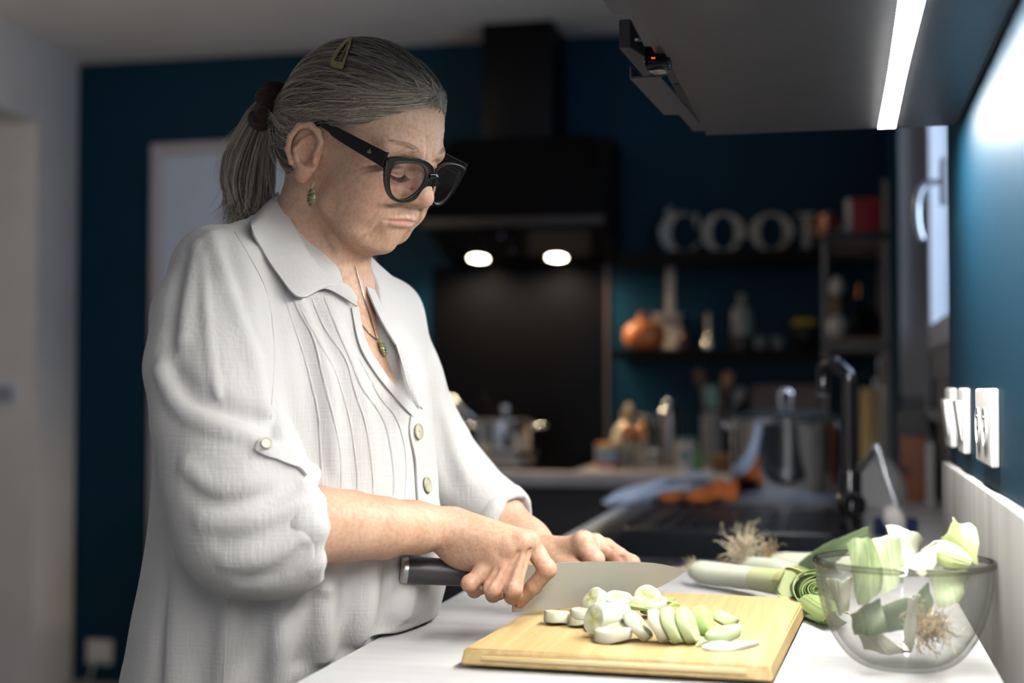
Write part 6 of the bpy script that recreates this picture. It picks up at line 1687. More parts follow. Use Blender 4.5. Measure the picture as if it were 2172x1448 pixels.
rb = empty('red_box', ((a[0]+b[0])/2, 4.66, rz1), 'red card box at the right of the rack top', 'box'); box('box_body', a[0], b[0], 4.62, 4.72, rz1+.001, ony(1840, 420, 4.62)[2], M_red, rb, bev=.002); box('lid_band', a[0]-.001, b[0]+.001, 4.619, 4.721, ony(1840, 432, 4.62)[2], ony(1840, 420, 4.62)[2]+.001, M_red, rb)
a2 = ony(1792, 430, 4.74); wbx = box('white_box', a2[0], b[0]-.02, 4.74, 4.80, rz1+.001, ony(1800, 422, 4.74)[2], M_plastic, bev=.003); tag(wbx, 'white box behind the red one on the rack top', 'box')
tb = box('wooden_tray', rx0+.014, rx1-.02, 4.60, 4.9, rz2+.001, rz2+.022, mat('tray_wood', (.20, .11, .06), rough=.5, var=.2, scale=12, stretch=(1, 8, 1)), bev=.003); tag(tb, 'brown wooden tray on the lower tier of the rack', 'tray')
zt3 = rz2+.0225
c = on_rack(1776, zt3, 4.74); pm = empty('pepper_mill', c, 'tall brown pepper mill with white top on the rack tray', 'pepper mill')
lathe('mill_body', [(0, 0), (.026, 0), (.027, .03), (.019, .07), (.024, .11), (.018, .14), (0, .141)], c, mat('mill_wood', (.16, .085, .05), rough=.35), pm, n=28); lathe('mill_top', [(.014, .14), (.024, .15), (.026, .17), (.018, .192), (.008, .2), (0, .202)], c, MATS['white_ceramic'], pm, n=28)
c = on_rack(1762, zt3, 4.63); c[0] = max(c[0], rx0+.045); wj = empty('white_jar', c, 'round white ceramic jar at the front left of the rack tray', 'jar'); lathe('jar_body', [(0, 0), (.020, 0), (.030, .02), (.031, .045), (.020, .064), (.012, .068), (0, .069)], c, MATS['white_ceramic'], wj, n=28)
c = on_rack(1822, zt3, 4.68); db = empty('oil_bottle', c, 'dark bottle with copper pourer on the rack tray', 'bottle'); lathe('bottle_body', [(0, 0), (.026, 0), (.028, .006), (.028, .08), (.012, .105), (.010, .125), (0, .126)], c, M_blackglass, db, n=28); lathe('pourer', [(.008, .124), (.011, .132), (.006, .15), (.004, .17), (0, .172)], c, M_copper, db, n=16)
c = on_rack(1852, zt3, 4.76); db = empty('vinegar_bottle', c, 'slim black bottle at the right of the rack tray', 'bottle'); lathe('bottle_body', [(0, 0), (.020, 0), (.022, .006), (.022, .07), (.010, .09), (.009, .11), (0, .111)], c, M_blackglass, db, n=28); lathe('cap', [(.010, .108), (.011, .12), (0, .121)], c, M_black, db, n=16)

# ---- things on the worktop corner
def on_top(px, py): return onz(px, py, ZT)
def yk(y, px=1400): return wpx(y, px)
M_cer = mat('cream_ceramic', (.68, .60, .46), rough=.25, var=.05, scale=12)
c = on_top(1330, 982); c[1] = 5.05; c[0] = ony(1334, 900, 5.05)[0]; k = yk(5.05)
jg = empty('stoneware_jug', c, 'cream stoneware flagon with loop handle and stopper by the splashback', 'jug')
R_ = 38*k; lathe('jug_body', [(0, 0), (R_*.92, 0), (R_, .01), (R_, .085), (R_*.85, .125), (R_*.5, .155), (R_*.34, .165), (R_*.32, .185), (0, .186)], c, M_cer, jg, n=36)
lathe('collar', [(R_*.34, .165), (R_*.42, .17), (R_*.42, .19), (R_*.34, .194), (0, .195)], c, mat('ochre_ceramic', (.36, .25, .09), rough=.3), jg, n=24)
lathe('stopper', [(.008, .19), (.014, .2), (.014, .212), (.006, .222), (0, .223)], c, M_cer, jg, n=18)
tube('loop_handle', spline([c+np.array([R_*.5, 0, .178]), c+np.array([R_*1.0, 0, .172]), c+np.array([R_*1.15, 0, .14]), c+np.array([R_*.98, 0, .10])], 5), .006, M_cer, jg, n=10)
c = on_top(1290, 992); c[0] = ony(1290, 960, c[1])[0]; k = yk(c[1]); R_ = 27*k
tn = empty('tin', c, 'small round tin with blue label and red band at the left of the jars', 'tin')
Ht = 52*k; lathe('tin_body', [(0, 0), (R_, 0), (R_, Ht), (R_*.95, Ht), (0, Ht)], c, mat('tin_cream', (.62, .55, .47), rough=.35), tn, n=36); lathe('label', [(R_*1.005, Ht*.28), (R_*1.012, Ht*.30), (R_*1.012, Ht*.75), (R_*1.005, Ht*.77)], c, mat('label_blue', (.24, .34, .42), rough=.5, var=.15, scale=40), tn, n=36)
lathe('red_band', [(R_*1.005, Ht*.04), (R_*1.012, Ht*.05), (R_*1.012, Ht*.24), (R_*1.005, Ht*.25)], c, mat('label_red', (.42, .08, .07), rough=.5), tn, n=36); lathe('tin_lid', [(R_*1.02, Ht*.86), (R_*1.02, Ht*1.0), (R_*.98, Ht*1.02), (0, Ht*1.02)], c, mat('tin_lid_gold', (.55, .30, .12), rough=.3, metal=.6), tn, n=36)
M_mglass = glass('mill_glass', (.92, .90, .86), .02, 1.45, edge=(.5, .48, .45), haze=.10)
for px, lab, mm in ((1331, 'salt and pepper mill with copper dome, left one', mat('peppercorns', (.06, .045, .04), rough=.7, bump=.6, scale=250)), (1364, 'salt and pepper mill with copper dome, right one', mat('salt_grain', (.75, .68, .62), rough=.8, bump=.6, scale=300))):
    c = on_top(px, 994); c[0] = ony(px, 950, c[1])[0]; k = yk(c[1]); R_ = 15*k; Hm = 62*k
    e = empty('glass_mill', c, ('glass mill of peppercorns with copper dome, between tin and flagon' if px == 1331 else 'glass mill of salt with copper dome, beside the steel pot'), 'mill', 'glass mills by the hob')
    lathe('mill_glass_body', [(0, 0), (R_, 0), (R_, Hm), (R_*.93, Hm), (R_*.93, .004), (0, .004)], c, M_mglass, e, n=28); lathe('filling', [(0, .005), (R_*.9, .005), (R_*.9, Hm*.6), (0, Hm*.62)], c, mm, e, n=24)
    lathe('dome', [(R_*1.05, Hm), (R_*1.15, Hm+.004), (R_*1.12, Hm+.026), (R_*.8, Hm+.046), (R_*.3, Hm+.055), (0, Hm+.056)], c, M_copper, e, n=28); lathe('dome_knob', [(R_*.3, Hm+.054), (R_*.4, Hm+.064), (R_*.2, Hm+.072), (0, Hm+.073)], c, M_copper, e, n=16)
c = on_top(1385, 999); c[0] = ony(1388, 960, c[1])[0]; k = yk(c[1]); R_ = 10*k
e = empty('spice_shaker', c, 'little clear spice shaker with white cap right of the mills', 'shaker'); lathe('shaker_glass', [(0, 0), (R_, 0), (R_, .055), (R_*.8, .06), (0, .06)], c, M_mglass, e, n=24); lathe('cap', [(R_*1.02, .058), (R_*1.02, .072), (0, .074)], c, M_plastic, e, n=24)
c = on_top(1418, 993); c[1] += .06; c[0] = ony(1418, 930, c[1])[0]; k = yk(c[1]); R_ = 23*k; Hh = 118*k
e = empty('steel_pot', c, 'tall steel coffee pot with round chrome knob at the middle of the jars', 'coffee pot')
lathe('pot_body', [(0, 0), (R_, 0), (R_*1.02, .01), (R_*.92, Hh*.8), (R_*.8, Hh), (0, Hh)], c, mat('dull_steel', (.28, .25, .25), rough=.32, metal=1), e, n=36); lathe('pot_lid', [(R_*.82, Hh), (R_*.7, Hh+.01), (R_*.2, Hh+.018), (0, Hh+.018)], c, M_steel, e, n=28); sphere('knob', c+np.array([0, 0, Hh+.028]), .013, M_chrome, e)
tube('pot_handle', spline([c+np.array([R_*.86, 0, Hh*.9]), c+np.array([R_*1.7, 0, Hh*.85]), c+np.array([R_*1.7, 0, Hh*.35]), c+np.array([R_*.98, 0, Hh*.25])], 5), .006, M_black, e, n=8); tube('spout', [c+np.array([-R_*.8, 0, Hh*.75]), c+np.array([-R_*1.2, 0, Hh*.95])], [.010, .005], M_steel, e, n=10)
def crock(px, pyb, dy, w, h, m, label, name='utensil_crock'):
    c = on_top(px, pyb); c[1] += dy; c[0] = ony(px, 930, c[1])[0]; k = yk(c[1]); R_ = w*k; Hh = h*k
    e = empty(name, c, label, 'crock'); lathe('crock_body', [(0, 0), (R_*.95, 0), (R_, .008), (R_, Hh), (R_*.92, Hh), (R_*.9, .008), (0, .008)], c, m, e, n=36); lathe('rim', [(R_, Hh-.008), (R_*1.06, Hh-.004), (R_*1.04, Hh+.003), (R_*.92, Hh)], c, m, e, n=36); return c, R_, Hh, k
c1, R1, H1, k1 = crock(1510, 990, .05, 22, 112, mat('grey_stoneware', (.27, .25, .27), rough=.45, var=.08, scale=20), 'grey stoneware crock of kitchen tools left of the stock pot')
c2, R2, H2, k2 = crock(1462, 985, .14, 24, 95, M_black, 'black crock of kitchen tools behind the plastic tub')
def utensil(name, c, R, Hc, px, py, headfn, hm, label, m=None):
    top = ony(px, py, c[1]); a = c+np.array([(top[0]-c[0])*-.12, 0, .014]); e = empty(name, a, label, 'utensil', 'kitchen tools in the crocks')
    tube('handle', [a, a+(top-a)*.6, top], [.005, .0045, .005], m or M_wspoon, e, n=8); ax = (top-a)/np.linalg.norm(top-a); headfn(e, top, ax, hm); return e
M_wspoon = mat('spoon_wood', (.30, .17, .09), rough=.6, var=.15, scale=20)
def spoon(e, t, ax, m): sphere('spoon_bowl', t+ax*.022, (.022, .007, .032), m, e, M=np.stack([np.cross(ax, [0, -1, 0]), np.array([0, 1., 0]), ax]))
def blade(e, t, ax, m): 
    u = np.cross(ax, [0, -1, 0]); bm = bmesh.new(); bm_box(bm, -.026, .026, -.004, .004, 0, .085, .003)
    for v in bm.verts: v.co = t+u*v.co.x+np.array([0, 1., 0])*v.co.y+ax*v.co.z
    obj('spatula_blade', bm, m, e, auto=40)
def whisk(e, t, ax, m):
    u = np.cross(ax, [0, -1, 0])
    for j in range(5):
        a_ = math.pi*j/5; q = u*math.cos(a_)+np.array([0, 1., 0])*math.sin(a_)
        tube('whisk_wire', spline([t, t+ax*.03+q*.02, t+ax*.075+q*.024, t+ax*.10, t+ax*.075-q*.024, t+ax*.03-q*.02, t], 4), .0012, m, e, n=5)
M_mint = mat('mint_silicone', (.16, .30, .28), rough=.5); M_pink = mat('pink_silicone', (.34, .14, .19), rough=.5); M_brown = mat('dark_spoon_wood', (.13, .06, .03), rough=.55)
utensil('spatula', c1, R1, H1, 1508, 868, blade, M_mint, 'mint green spatula standing in the grey crock')
utensil('wooden_spoon', c1, R1, H1, 1540, 818, spoon, M_wspoon, 'wooden spoon leaning right in the grey crock')
utensil('serving_spoon', c1, R1, H1, 1562, 850, spoon, mat('grey_nylon', (.2, .19, .2), rough=.4), 'grey serving spoon leaning far right in the grey crock', mat('grey_nylon2', (.25, .24, .25), rough=.4))
utensil('wooden_spoon', c1, R1, H1, 1486, 812, spoon, M_brown, 'dark wooden spoon leaning left in the grey crock', M_brown)
utensil('spatula', c2, R2, H2, 1470, 865, blade, M_pink, 'pink spatula standing in the black crock')
utensil('whisk', c2, R2, H2, 1452, 800, whisk, M_steel, 'steel whisk standing in the black crock', M_steel)
utensil('ladle', c2, R2, H2, 1394, 848, lambda e, t, ax, m: (tube('shank', [t, t+np.array([-.018, 0, .025]), t+np.array([-.042, 0, .066])], [.006, .008, .006], m, e, n=8), sphere('ladle_bowl', t+np.array([-.052, 0, .084]), (.016, .012, .015), m, e)), M_copper, 'copper ladle leaning left out of the black crock', M_copper)
utensil('serving_spoon', c2, R2, H2, 1419, 792, spoon, M_steel, 'steel serving spoon upright above the coffee pot', M_steel)
c = on_top(1455, 999); c[0] = ony(1455, 960, c[1])[0]; k = yk(c[1]); Ra = 24*k; Hh = 66*k
e = empty('plastic_tub', c, 'white plastic tub with round teal mark beside the coffee pot', 'tub'); lathe('tub_body', [(0, 0), (Ra*.82, 0), (Ra, Hh), (Ra*.94, Hh), (Ra*.78, .004), (0, .004)], c, mat('tub_white', (.46, .45, .43), rough=.35), e, n=36)
lathe('tub_lid', [(Ra*1.04, Hh-.004), (Ra*1.04, Hh+.004), (0, Hh+.005)], c, mat('tub_lid', (.10, .18, .22), rough=.4), e, n=36)
q = c+np.array([0, -Ra*.90, Hh*.5]); lathe('round_mark', [(0, .004), (.016, .004), (.016, 0), (0, 0)], q, mat('teal_print', (.03, .16, .19), rough=.5), e, n=24, axis=(0, -1, .1))
c = on_top(1484, 1000); c[0] = ony(1482, 960, c[1])[0]; gp = box('green_packet', c[0]-10*k, c[0]+9*k, c[1]-.012, c[1]+.02, ZT+.0005, ZT+50*k, mat('green_card', (.09, .22, .06), rough=.5, var=.2, scale=25), bev=.003); tag(gp, 'small green packet standing right of the white tub', 'packet')
c = on_top(1532, 1002); c[0] = ony(1532, 960, c[1])[0]; k = yk(c[1]); Ra = 22*k
e = empty('wicker_basket', c, 'little brown wicker basket between crock and stock pot', 'basket'); bm = bmesh.new()
for i in range(7): bm_tube(bm, [c+np.array([math.cos(a)*Ra*(.82+.03*i)*(1+.02*(-1)**(j+i)), math.sin(a)*Ra*(.82+.03*i)*(1+.02*(-1)**(j+i)), .005+.0085*i]) for j, a in enumerate(np.linspace(0, 6.283, 33))], .005, 6, False)
o = obj('weave', bm, mat('wicker', (.22, .13, .05), rough=.7, var=.3, scale=60), e, smooth=True); o['kind'] = 'stuff'; lathe('basket_floor', [(0, .001), (Ra*.8, .001), (Ra*.8, .006), (0, .006)], c, MATS['wicker'], e, n=24)
a, b = ony(1592, 816, 5.16), ony(1742, 893, 5.16); gb = empty('chopping_board', ((a[0]+b[0])/2, 5.16, ZT), 'grey chopping board leaning on the wall behind the stock pot', 'chopping board')
prism('board_panel', [(5.13, ZT+.001), (5.148, ZT+.001), (5.20, a[2]), (5.182, a[2])], 'x', a[0], b[0], mat('board_grey', (.17, .14, .145), rough=.6, var=.12, scale=18), gb, bev=.003)
for px in (1606, 1722): q = ony(px, 826, 5.165); sphere('peg', (q[0], 5.176, q[2]), .008, M_wspoon, gb, 10, 8)
c = on_top(1726, 980); c[1] = 4.98; c[0] = ony(1722, 870, 4.98)[0]; hp_ = empty('herb_pot', c, 'small pot of dark green herbs behind the stock pot', 'plant'); lathe('pot_body', [(0, 0), (.035, 0), (.045, .075), (.042, .075), (.033, .004), (0, .004)], c, M_black, hp_, n=24)
bm = bmesh.new()
for i in range(90):
    a_ = nrng.uniform(0, 6.28); r_ = nrng.uniform(0, .05); q = c+np.array([math.cos(a_)*r_, math.sin(a_)*r_, .08+nrng.uniform(0, .07)]); d1 = nrng.normal(size=3); d1 /= np.linalg.norm(d1); d2 = np.cross(d1, nrng.normal(size=3)); d2 /= np.linalg.norm(d2)
    vs = [bm.verts.new(q+d1*x+d2*y) for x, y in ((-.012, 0), (0, -.006), (.012, 0), (0, .006))]; bm.faces.new(vs)
o = obj('herb_leaves', bm, mat('herb_green', (.03, .09, .02), rough=.5), hp_); o['kind'] = 'stuff'
# ---- paper roll holder with its chrome hoop, corner by the window
c = on_top(1858, 1004); c[0] = ony(1858, 950, c[1])[0]; k = yk(c[1], 1850); Ra = 32*k; Hh = 186*k
e = empty('kitchen_roll', c, 'beige kitchen paper roll on its stand by the window', 'paper roll'); lathe('paper', [(.018, .012), (Ra, .012), (Ra*1.0, Hh), (.018, Hh)], c, mat('kraft_paper', (.42, .33, .17), rough=.85, bump=.3, scale=200, stretch=(1, 1, .2)), e, n=40, closed=True); lathe('stand_base', [(0, 0), (Ra*1.1, 0), (Ra*1.1, .008), (0, .011)], c, M_steel, e, n=36); lathe('stand_rod', [(.006, .01), (.006, Hh+.03), (0, Hh+.034)], c, M_steel, e, n=12)
q0, q1 = ony(1875, 816, c[1]-.05), ony(1875, 715, c[1]-.05)
lo_ = empty('chrome_rack', ((q0[0]), c[1]-.05, ZT), 'tall chrome wire hoop of a lid rack standing before the paper roll', 'rack')
hc_ = [q0+np.array([-.006, -.0, 0])]+[(q0+q1)/2+np.array([math.cos(t)*.016+.004*math.sin(t), math.sin(t)*.0, 0])+np.array([0, .06*math.cos(t), 1.0*math.sin(t)*(q1[2]-q0[2])/2*1.05]) for t in np.linspace(math.pi*1.3, -math.pi*.3, 20)]+[q0+np.array([.006, 0, 0])]
foot = [np.array([p[0], p[1], ZT+.004]) for p in (hc_[0], hc_[-1])]
tube('hoop', [foot[0]]+hc_+[foot[1]], .006, M_chrome, lo_, n=10)
bm = bmesh.new(); bm_tube(bm, [foot[0]+np.array([0, -.02, 0]), foot[0], foot[1], foot[1]+np.array([0, .02, 0])], .004, 8); obj('foot_wire', bm, M_chrome, lo_, smooth=True)
# window ledge things
a, b = P(1911, 925, 3.48), P(1965, 1062, 3.48); bk = empty('orange_box', ((a[0]+b[0])/2, (a[1]+b[1])/2, ZT), 'flat orange card box standing on the window ledge', 'box')
box('box_body', a[0], b[0], a[1]-.0, a[1]+.045, ZT+.0006, a[2], mat('orange_card', (.30, .095, .04), rough=.55, var=.08, scale=16), bk, bev=.002); q = P(1922, 998, 3.478); lathe('dark_mark', [(0, .0012), (.014, .0012), (.014, 0), (0, 0)], (q[0], a[1]-.0002, q[2]), mat('mark_brown', (.13, .05, .03), rough=.6), bk, n=20, axis=(0, -1, 0))
a, b = P(1902, 868, 3.62), P(1962, 926, 3.62); db = empty('dark_caddy', ((a[0]+b[0])/2, a[1], ZT), 'black caddy standing behind the orange box on the ledge', 'caddy'); bm = bmesh.new()
bm_prism(bm, [(a[0], ZT+.0006), (b[0], ZT+.0006), (b[0], a[2]), (a[0], a[2]-.004)], 'y', a[1]-.02, a[1]+.05); bmesh.ops.bevel(bm, geom=list(bm.edges), offset=.003, segments=2, affect='EDGES'); obj('caddy_body', bm, M_black, db, auto=40)
for i in range(3): q = P(1912+18*i, 872, 3.62); tube('brush_handle', [(q[0], a[1]+.01, a[2]-.002), (q[0]+.004, a[1]+.01, a[2]+.035)], .005, [M_black, mat('navy_plastic', (.02, .035, .09), rough=.4), M_black][i], db, n=8)
a, b = P(1964, 948, 3.30), P(2003, 1040, 3.30); wj = empty('white_carton', ((a[0]+b[0])/2, a[1], ZT), 'white carton at the right end of the window ledge', 'box'); box('carton_body', a[0], min(b[0], WX-.03), a[1], a[1]+.06, ZT+.0006, a[2], mat('white_card', (.42, .41, .40), rough=.6, var=.08, scale=22), wj, bev=.002); box('carton_flap', a[0], min(b[0], WX-.03), a[1]+.002, a[1]+.01, a[2], a[2]+.012, MATS['white_card'], wj)

# ---- sink
M_sink = mat('black_composite', (.012, .014, .020), rough=.28, bump=.05, scale=700, rvar=.06)
sk = empty('sink', ((XS0+XS1)/2, (YS0+YS1)/2, ZT), 'black composite sink with ribbed drainer set in the worktop', 'sink')
YD = YS0+.50; rz = ZT+.008
bm = bmesh.new(); e_ = .022
for x0, x1, y0, y1 in ((XS0-e_, XS0+.035, YS0-e_, YS1+e_), (XS1-.045, XS1+e_, YS0-e_, YS1+e_), (XS0+.035, XS1-.045, YS0-e_, YS0+.035), (XS0+.035, XS1-.045, YS1-.03, YS1+e_), (XS0+.035, XS1-.045, YD-.03, YD+.02)):
    bm_box(bm, x0, x1, y0, y1, ZT+.0008, rz, .003)
obj('rim', bm, M_sink, sk, auto=40)
bx0, bx1, by0, by1 = XS0+.035, XS1-.045, YS0+.035, YD-.03; bd = ZT-.19
bm = bmesh.new()
for q in ((bx0, bx0+.006, by0, by1, bd, ZT+.004), (bx1-.006, bx1, by0, by1, bd, ZT+.004), (bx0, bx1, by0, by0+.006, bd, ZT+.004), (bx0, bx1, by1-.006, by1, bd, ZT+.004), (bx0, bx1, by0, by1, bd-.006, bd)): bm_box(bm, *q)
obj('basin', bm, M_sink, sk); lathe('drain', [(0, .004), (.030, .004), (.042, .002), (.045, 0)], ((bx0+bx1)/2, (by0+by1)/2, bd), M_steel, sk, n=32)
box('drainer', bx0, bx1, YD+.02, YS1-.03, ZT-.012, ZT+.002, M_sink, sk)
n_ = 9
for i in range(n_):
    x_ = bx0+.05+(bx1-bx0-.10)*i/(n_-1); box('drainer_rib', x_-.006, x_+.006, YD+.05, YS1-.06, ZT+.002, ZT+.0065, M_sink, sk, bev=.002)
# ---- black mixer tap
fd = 2.58; fb_ = P(1803, 1140, fd); fx, fy = fb_[0], fb_[1]
tp_ = empty('kitchen_tap', (fx, fy, rz), 'black angular mixer tap on the sink edge', 'tap')
def fz(py): return P(1803, py, fd)[2]
M_tap = mat('tap_black', (.008, .008, .010), rough=.16, coat=.3)
lathe('base_flange', [(0, 0), (.028, 0), (.028, .006), (.022, .010), (0, .010)], (fx, fy, rz), M_tap, tp_, n=32)
lathe('tap_body', [(.0205, rz+.008), (.0215, fz(1003)), (.0195, fz(998)), (.0125, fz(996)), (0, fz(996))], (fx, fy, 0), M_tap, tp_, n=32)
sv = np.array([-.86, .50, 0]); pts = [np.array([fx, fy, fz(1000)]), np.array([fx, fy, fz(812)]), np.array([fx, fy, fz(800)])]
el = P(1768, 770, fd+.03); sd_ = np.array([el[0], el[1], el[2]])
pts += [np.array([fx, fy, fz(797)])+(sd_-np.array([fx, fy, fz(797)]))*.1, sd_]
tube('neck', pts, .0135, M_tap, tp_, n=20)
sphere('elbow', sd_, .0142, M_tap, tp_); dn = P(1746, 776, fd+.05)
tube('spout', [sd_, dn, dn-np.array([0, 0, .010]), dn-np.array([0, 0, .052])], [.0135, .0135, .0135, .013], M_tap, tp_, n=20)
lathe('aerator', [(0, -.002), (.011, -.002), (.0125, .001), (.0125, .006)], dn-np.array([0, 0, .054]), M_chrome, tp_, n=20)
kc = P(1806, 1070, fd-.03); lathe('control_knob', [(0, .020), (.020, .020), (.023, .016), (.023, -.03), (.018, -.034)], kc, M_tap, tp_, n=32, axis=TH); box('knob_mark', kc[0]-.0012, kc[0]+.0012, kc[1]-.0225, kc[1]-.019, kc[2]-.007, kc[2]+.007, MATS['grey_nylon2'], tp_)
# hanging dish brush on a rod behind the tap
br0 = P(1826, 995, 2.66); br1 = P(1858, 950, 2.62)
tube('lever', [br0, br1], [.006, .007], M_hand, tp_, n=10); sphere('lever_tip', br1, .009, M_hand, tp_)
bh = P(1896, 1100, 2.56); db = empty('dish_brush', bh, 'white headed dish brush leaning on the tap lever', 'brush')
tube('brush_rod', [br1+np.array([.004, -.012, 0]), P(1880, 1012, 2.59), P(1904, 1080, 2.56)], .0032, M_hand, db, n=8)
sphere('brush_head', bh, (.020, .018, .026), mat('brush_white', (.62, .58, .56), rough=.5), db, M=np.array([[.9, 0, .43], [0, 1, 0], [-.43, 0, .9]])); sphere('brush_pad', bh+np.array([.006, .004, -.026]), (.018, .018, .018), MATS['brush_white'], db)
q = P(1912, 1112, 2.66); spg = empty('sponge', (q[0], q[1], ZT), 'dark blue scouring sponge behind the white brush head', 'sponge'); box('sponge_body', q[0]-.05, q[0]+.03, q[1]-.02, q[1]+.02, ZT+.0012, q[2]+.012, mat('sponge_blue', (.014, .020, .075), rough=.95, bump=.8, scale=400), spg, bev=.008, seg=3); box('scourer', q[0]-.05, q[0]+.03, q[1]+.02, q[1]+.026, ZT+.0012, q[2]+.010, mat('scourer_green', (.04, .07, .03), rough=.95, bump=.8, scale=500), spg, bev=.003)
# crumpled white cloth behind the tap
c = on_top(1862, 1066); c[1] = 3.45; c[0] = ony(1862, 1030, 3.45)[0]; g_ = np.random.default_rng(4); ph = g_.uniform(0, 6, 8)
def crumple(u, v):
    a = u*2*math.pi; r = .075*math.sin(v*math.pi/2)*(1+.14*math.sin(3*a+ph[0])+.09*math.sin(7*a+ph[1])); z = .10*math.cos(v*math.pi/2)*(1+.25*math.sin(2*a+ph[2]))+.012*math.sin(5*a+6*v)
    return c+np.array([r*math.cos(a)*.9, r*math.sin(a), max(.002, z)])
o = grid_sheet('dish_cloth', crumple, 48, 14, mat('white_cloth', (.50, .50, .50), rough=.9, bump=.3, scale=180), None, .002); tag(o, 'crumpled white dishcloth heaped behind the tap', 'cloth')

# ---- stock pot on a white tray
tc3 = onz(1655, 1064, ZT+.012); tcy = onz(1650, 1062, ZT)[1]+.14; c = np.array([ony(1668, 1000, 3.62)[0], 3.62, ZT])
pd = float((c-CAMP)@FW); kk = pd/FPX
ty = empty('white_tray', c, 'pale round tray under the stock pot', 'tray'); lathe('tray_disc', [(0, 0), (112*kk, 0), (124*kk, .006), (128*kk, .012), (124*kk, .012), (112*kk, .007), (0, .006)], c+np.array([-.012, -.02, .0006]), mat('tray_white', (.62, .66, .74), rough=.35), ty, n=56)
zb0 = ZT+.0076; R_ = 116*kk; zt_p = P(1670, 893, pd)[2]; Hp = zt_p-zb0
st = empty('stock_pot', (c[0], c[1], zb0), 'large polished steel stock pot with glass lid', 'pot')
pc_ = np.array([c[0], c[1], zb0])
lathe('pot_body', [(0, 0), (R_*.93, 0), (R_*.98, .006), (R_, .018), (R_, Hp-.012), (R_*1.03, Hp-.004), (R_*1.03, Hp), (R_*.98, Hp), (R_*.975, .02), (0, .012)], pc_, M_steel, st, n=72)
lathe('lid_rim', [(R_*.96, Hp+.001), (R_*1.025, Hp+.002), (R_*1.03, Hp+.008), (R_*.96, Hp+.012)], pc_, M_steel, st, n=72, closed=True)
lathe('lid_glass', [(R_*.97, Hp+.009), (R_*.85, Hp+.018), (R_*.5, Hp+.030), (.02, Hp+.034), (.02, Hp+.030), (R_*.5, Hp+.026), (R_*.85, Hp+.014), (R_*.97, Hp+.006)], pc_, glass('lid_glass', (.5, .62, .68), .03, 1.5, edge=(.15, .22, .26), haze=.06), st, n=60, closed=True)
lathe('lid_mount', [(0, Hp+.028), (.016, Hp+.028), (.018, Hp+.036), (0, Hp+.038)], pc_, M_chrome, st, n=24)
for s in (-1, 1): tube('lid_handle', spline([pc_+np.array([s*.011, 0, Hp+.034]), pc_+np.array([s*.013, 0, Hp+.05]), pc_+np.array([s*.014, 0, Hp+.066]), pc_+np.array([s*.006, 0, Hp+.076]), pc_+np.array([0, 0, Hp+.077])], 5), .0055, M_chrome, st, n=12)
for s in (-1, 1):
    tube('pot_handle', spline([pc_+np.array([s*R_*.99, -.045, Hp*.90]), pc_+np.array([s*(R_+.012), -.046, Hp*.96]), pc_+np.array([s*(R_+.020), 0, Hp*.97]), pc_+np.array([s*(R_+.012), .046, Hp*.96]), pc_+np.array([s*R_*.99, .045, Hp*.90])], 6), .006, M_steel, st, n=10)
# ---- towels left of the pot: striped tea towel over an orange cloth
def cloth(name, fn, nu, nv, m, label):
    o = grid_sheet(name, fn, nu, nv, m, None, .0035); return tag(o, label, 'cloth')
M_orange = mat('orange_cloth', (.55, .13, .015), rough=.9, bump=.4, scale=220, var=.12, vscale=30)
qo = [P(1398, 1072, 3.36), P(1566, 1072, 3.38), P(1560, 1020, 3.62), P(1440, 1040, 3.55)]
def ofn(u, v):
    p = (qo[0]*(1-u)+qo[1]*u)*(1-v)+(qo[3]*(1-u)+qo[2]*u)*v
    z = ZT+.012+.040*math.sin(math.pi*v)**1.0*(.25+.9*u*u)+.010*math.sin(9*u+4*v)*math.sin(math.pi*u)+.006*math.sin(17*u+2)
    return np.array([p[0], p[1], max(ZT+.011, z)])
cloth('orange_cloth', ofn, 40, 20, M_orange, 'orange cloth bundled on the worktop against the stock pot')
def towel_mat():
    m = mat('striped_towel', (.66, .70, .78), rough=.9, bump=.25, scale=260)
    nt = m.node_tree; N = nt.nodes; L = nt.links; uv = N.new('ShaderNodeAttribute'); uv.attribute_name = 'across'
    ma = N.new('ShaderNodeMath'); ma.operation = 'MULTIPLY'; ma.inputs[1].default_value = 9.; fr = N.new('ShaderNodeMath'); fr.operation = 'FRACT'; L.new(uv.outputs['Fac'], ma.inputs[0]); L.new(ma.outputs[0], fr.inputs[0])
    rp = N.new('ShaderNodeValToRGB'); rp.color_ramp.interpolation = 'CONSTANT'; e = rp.color_ramp.elements; e[0].color = (.66, .69, .76, 1); e[1].position = .70; e[1].color = (.18, .28, .42, 1); L.new(fr.outputs[0], rp.inputs[0]); L.new(rp.outputs[0], N['Principled BSDF'].inputs['Base Color']); return m
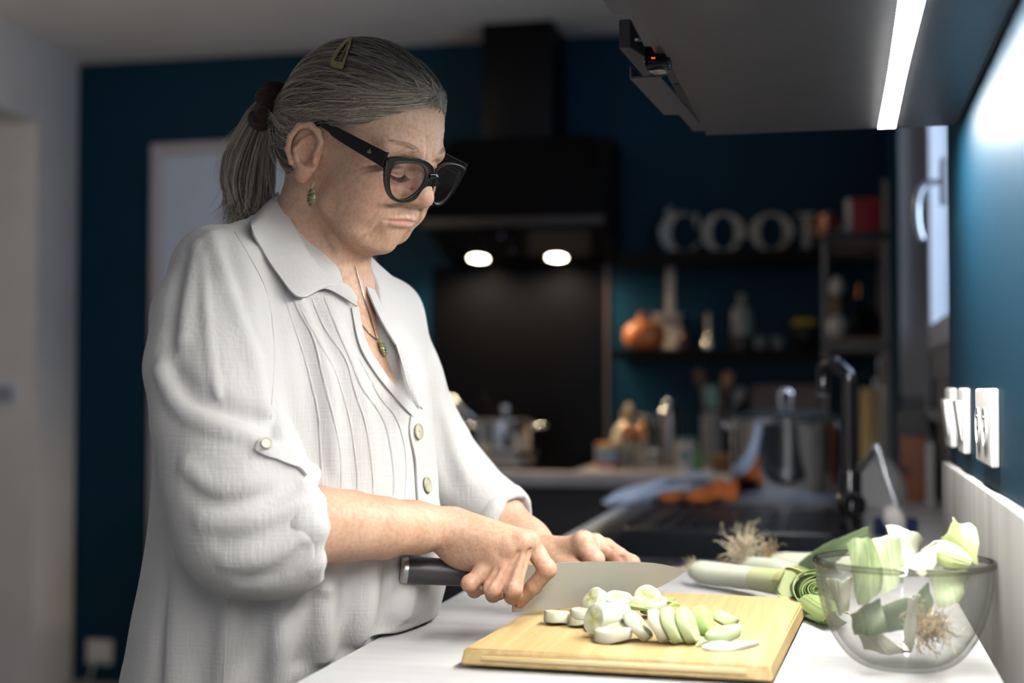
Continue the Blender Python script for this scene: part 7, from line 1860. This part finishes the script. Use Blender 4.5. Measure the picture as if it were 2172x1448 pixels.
t0 = [P(1278, 1084, 3.28), P(1335, 1046, 3.60), P(1440, 1010, 4.02), P(1512, 1008, 4.0)]; t1 = [P(1330, 1086, 3.30), P(1420, 1062, 3.42), P(1480, 1044, 3.60), P(1522, 1030, 3.72)]
ta_, tb_ = spline(t0, 8), spline(t1, 8)
def tfn(u, v):
    i = u*(len(ta_)-1); a = np.array([np.interp(i, range(len(ta_)), ta_[:, j]) for j in range(3)]); b = np.array([np.interp(i, range(len(tb_)), tb_[:, j]) for j in range(3)])
    p = a*(1-v)+b*v; z = ZT+.004+.008+.034*max(0, u-.25)*math.sin(math.pi*min(1, v*.9+.1))**.8+.010*(1+math.sin(13*v+5*u))*math.sin(math.pi*u)+.006*math.sin(21*v-4*u)
    return np.array([p[0], p[1], max(ZT+.004, z)])
o = cloth('tea_towel', tfn, 44, 36, towel_mat(), 'pale blue striped tea towel draped over the worktop edge')
n_v = len(o.data.vertices); half = n_v//2; ac = np.tile(np.tile(np.linspace(0, 1, 37), 45), 2)[:n_v]
at = o.data.attributes.new('across', 'FLOAT', 'POINT'); at.data.foreach_set('value', ac.astype(np.float32))
# ---- wall socket by the door with a plug and cable
q = ony(210, 1387, YB-.012); so = empty('power_socket', q, 'white power socket low on the blue wall at the far left', 'socket')
k = wpx(YB, 210); box('plate', q[0]-27*k, q[0]+27*k, YB-.012, YB, q[2]-27*k, q[2]+27*k, M_plastic, so, bev=.004); lathe('outlet_ring', [(.020, .003), (.023, .003), (.023, 0), (.019, 0)], (q[0], YB-.012, q[2]), M_plastic, so, n=28, axis=(0, -1, 0))
pg = empty('power_cable', (q[0], YB-.03, q[2]), 'white plug and cable hanging from the low wall socket', 'cable'); lathe('plug', [(0, .034), (.012, .034), (.018, .02), (.018, .0), (0, 0)], (q[0]+.006, YB-.0125, q[2]-.008), M_plastic, pg, n=24, axis=(0, -1, 0))
tube('cord', spline([(q[0]+.004, YB-.045, q[2]-.012), (q[0]-.01, YB-.05, q[2]-.06), (q[0]-.04, YB-.04, q[2]-.13), (q[0]-.06, YB-.03, .008)], 6), .0045, M_plastic, pg, n=8)
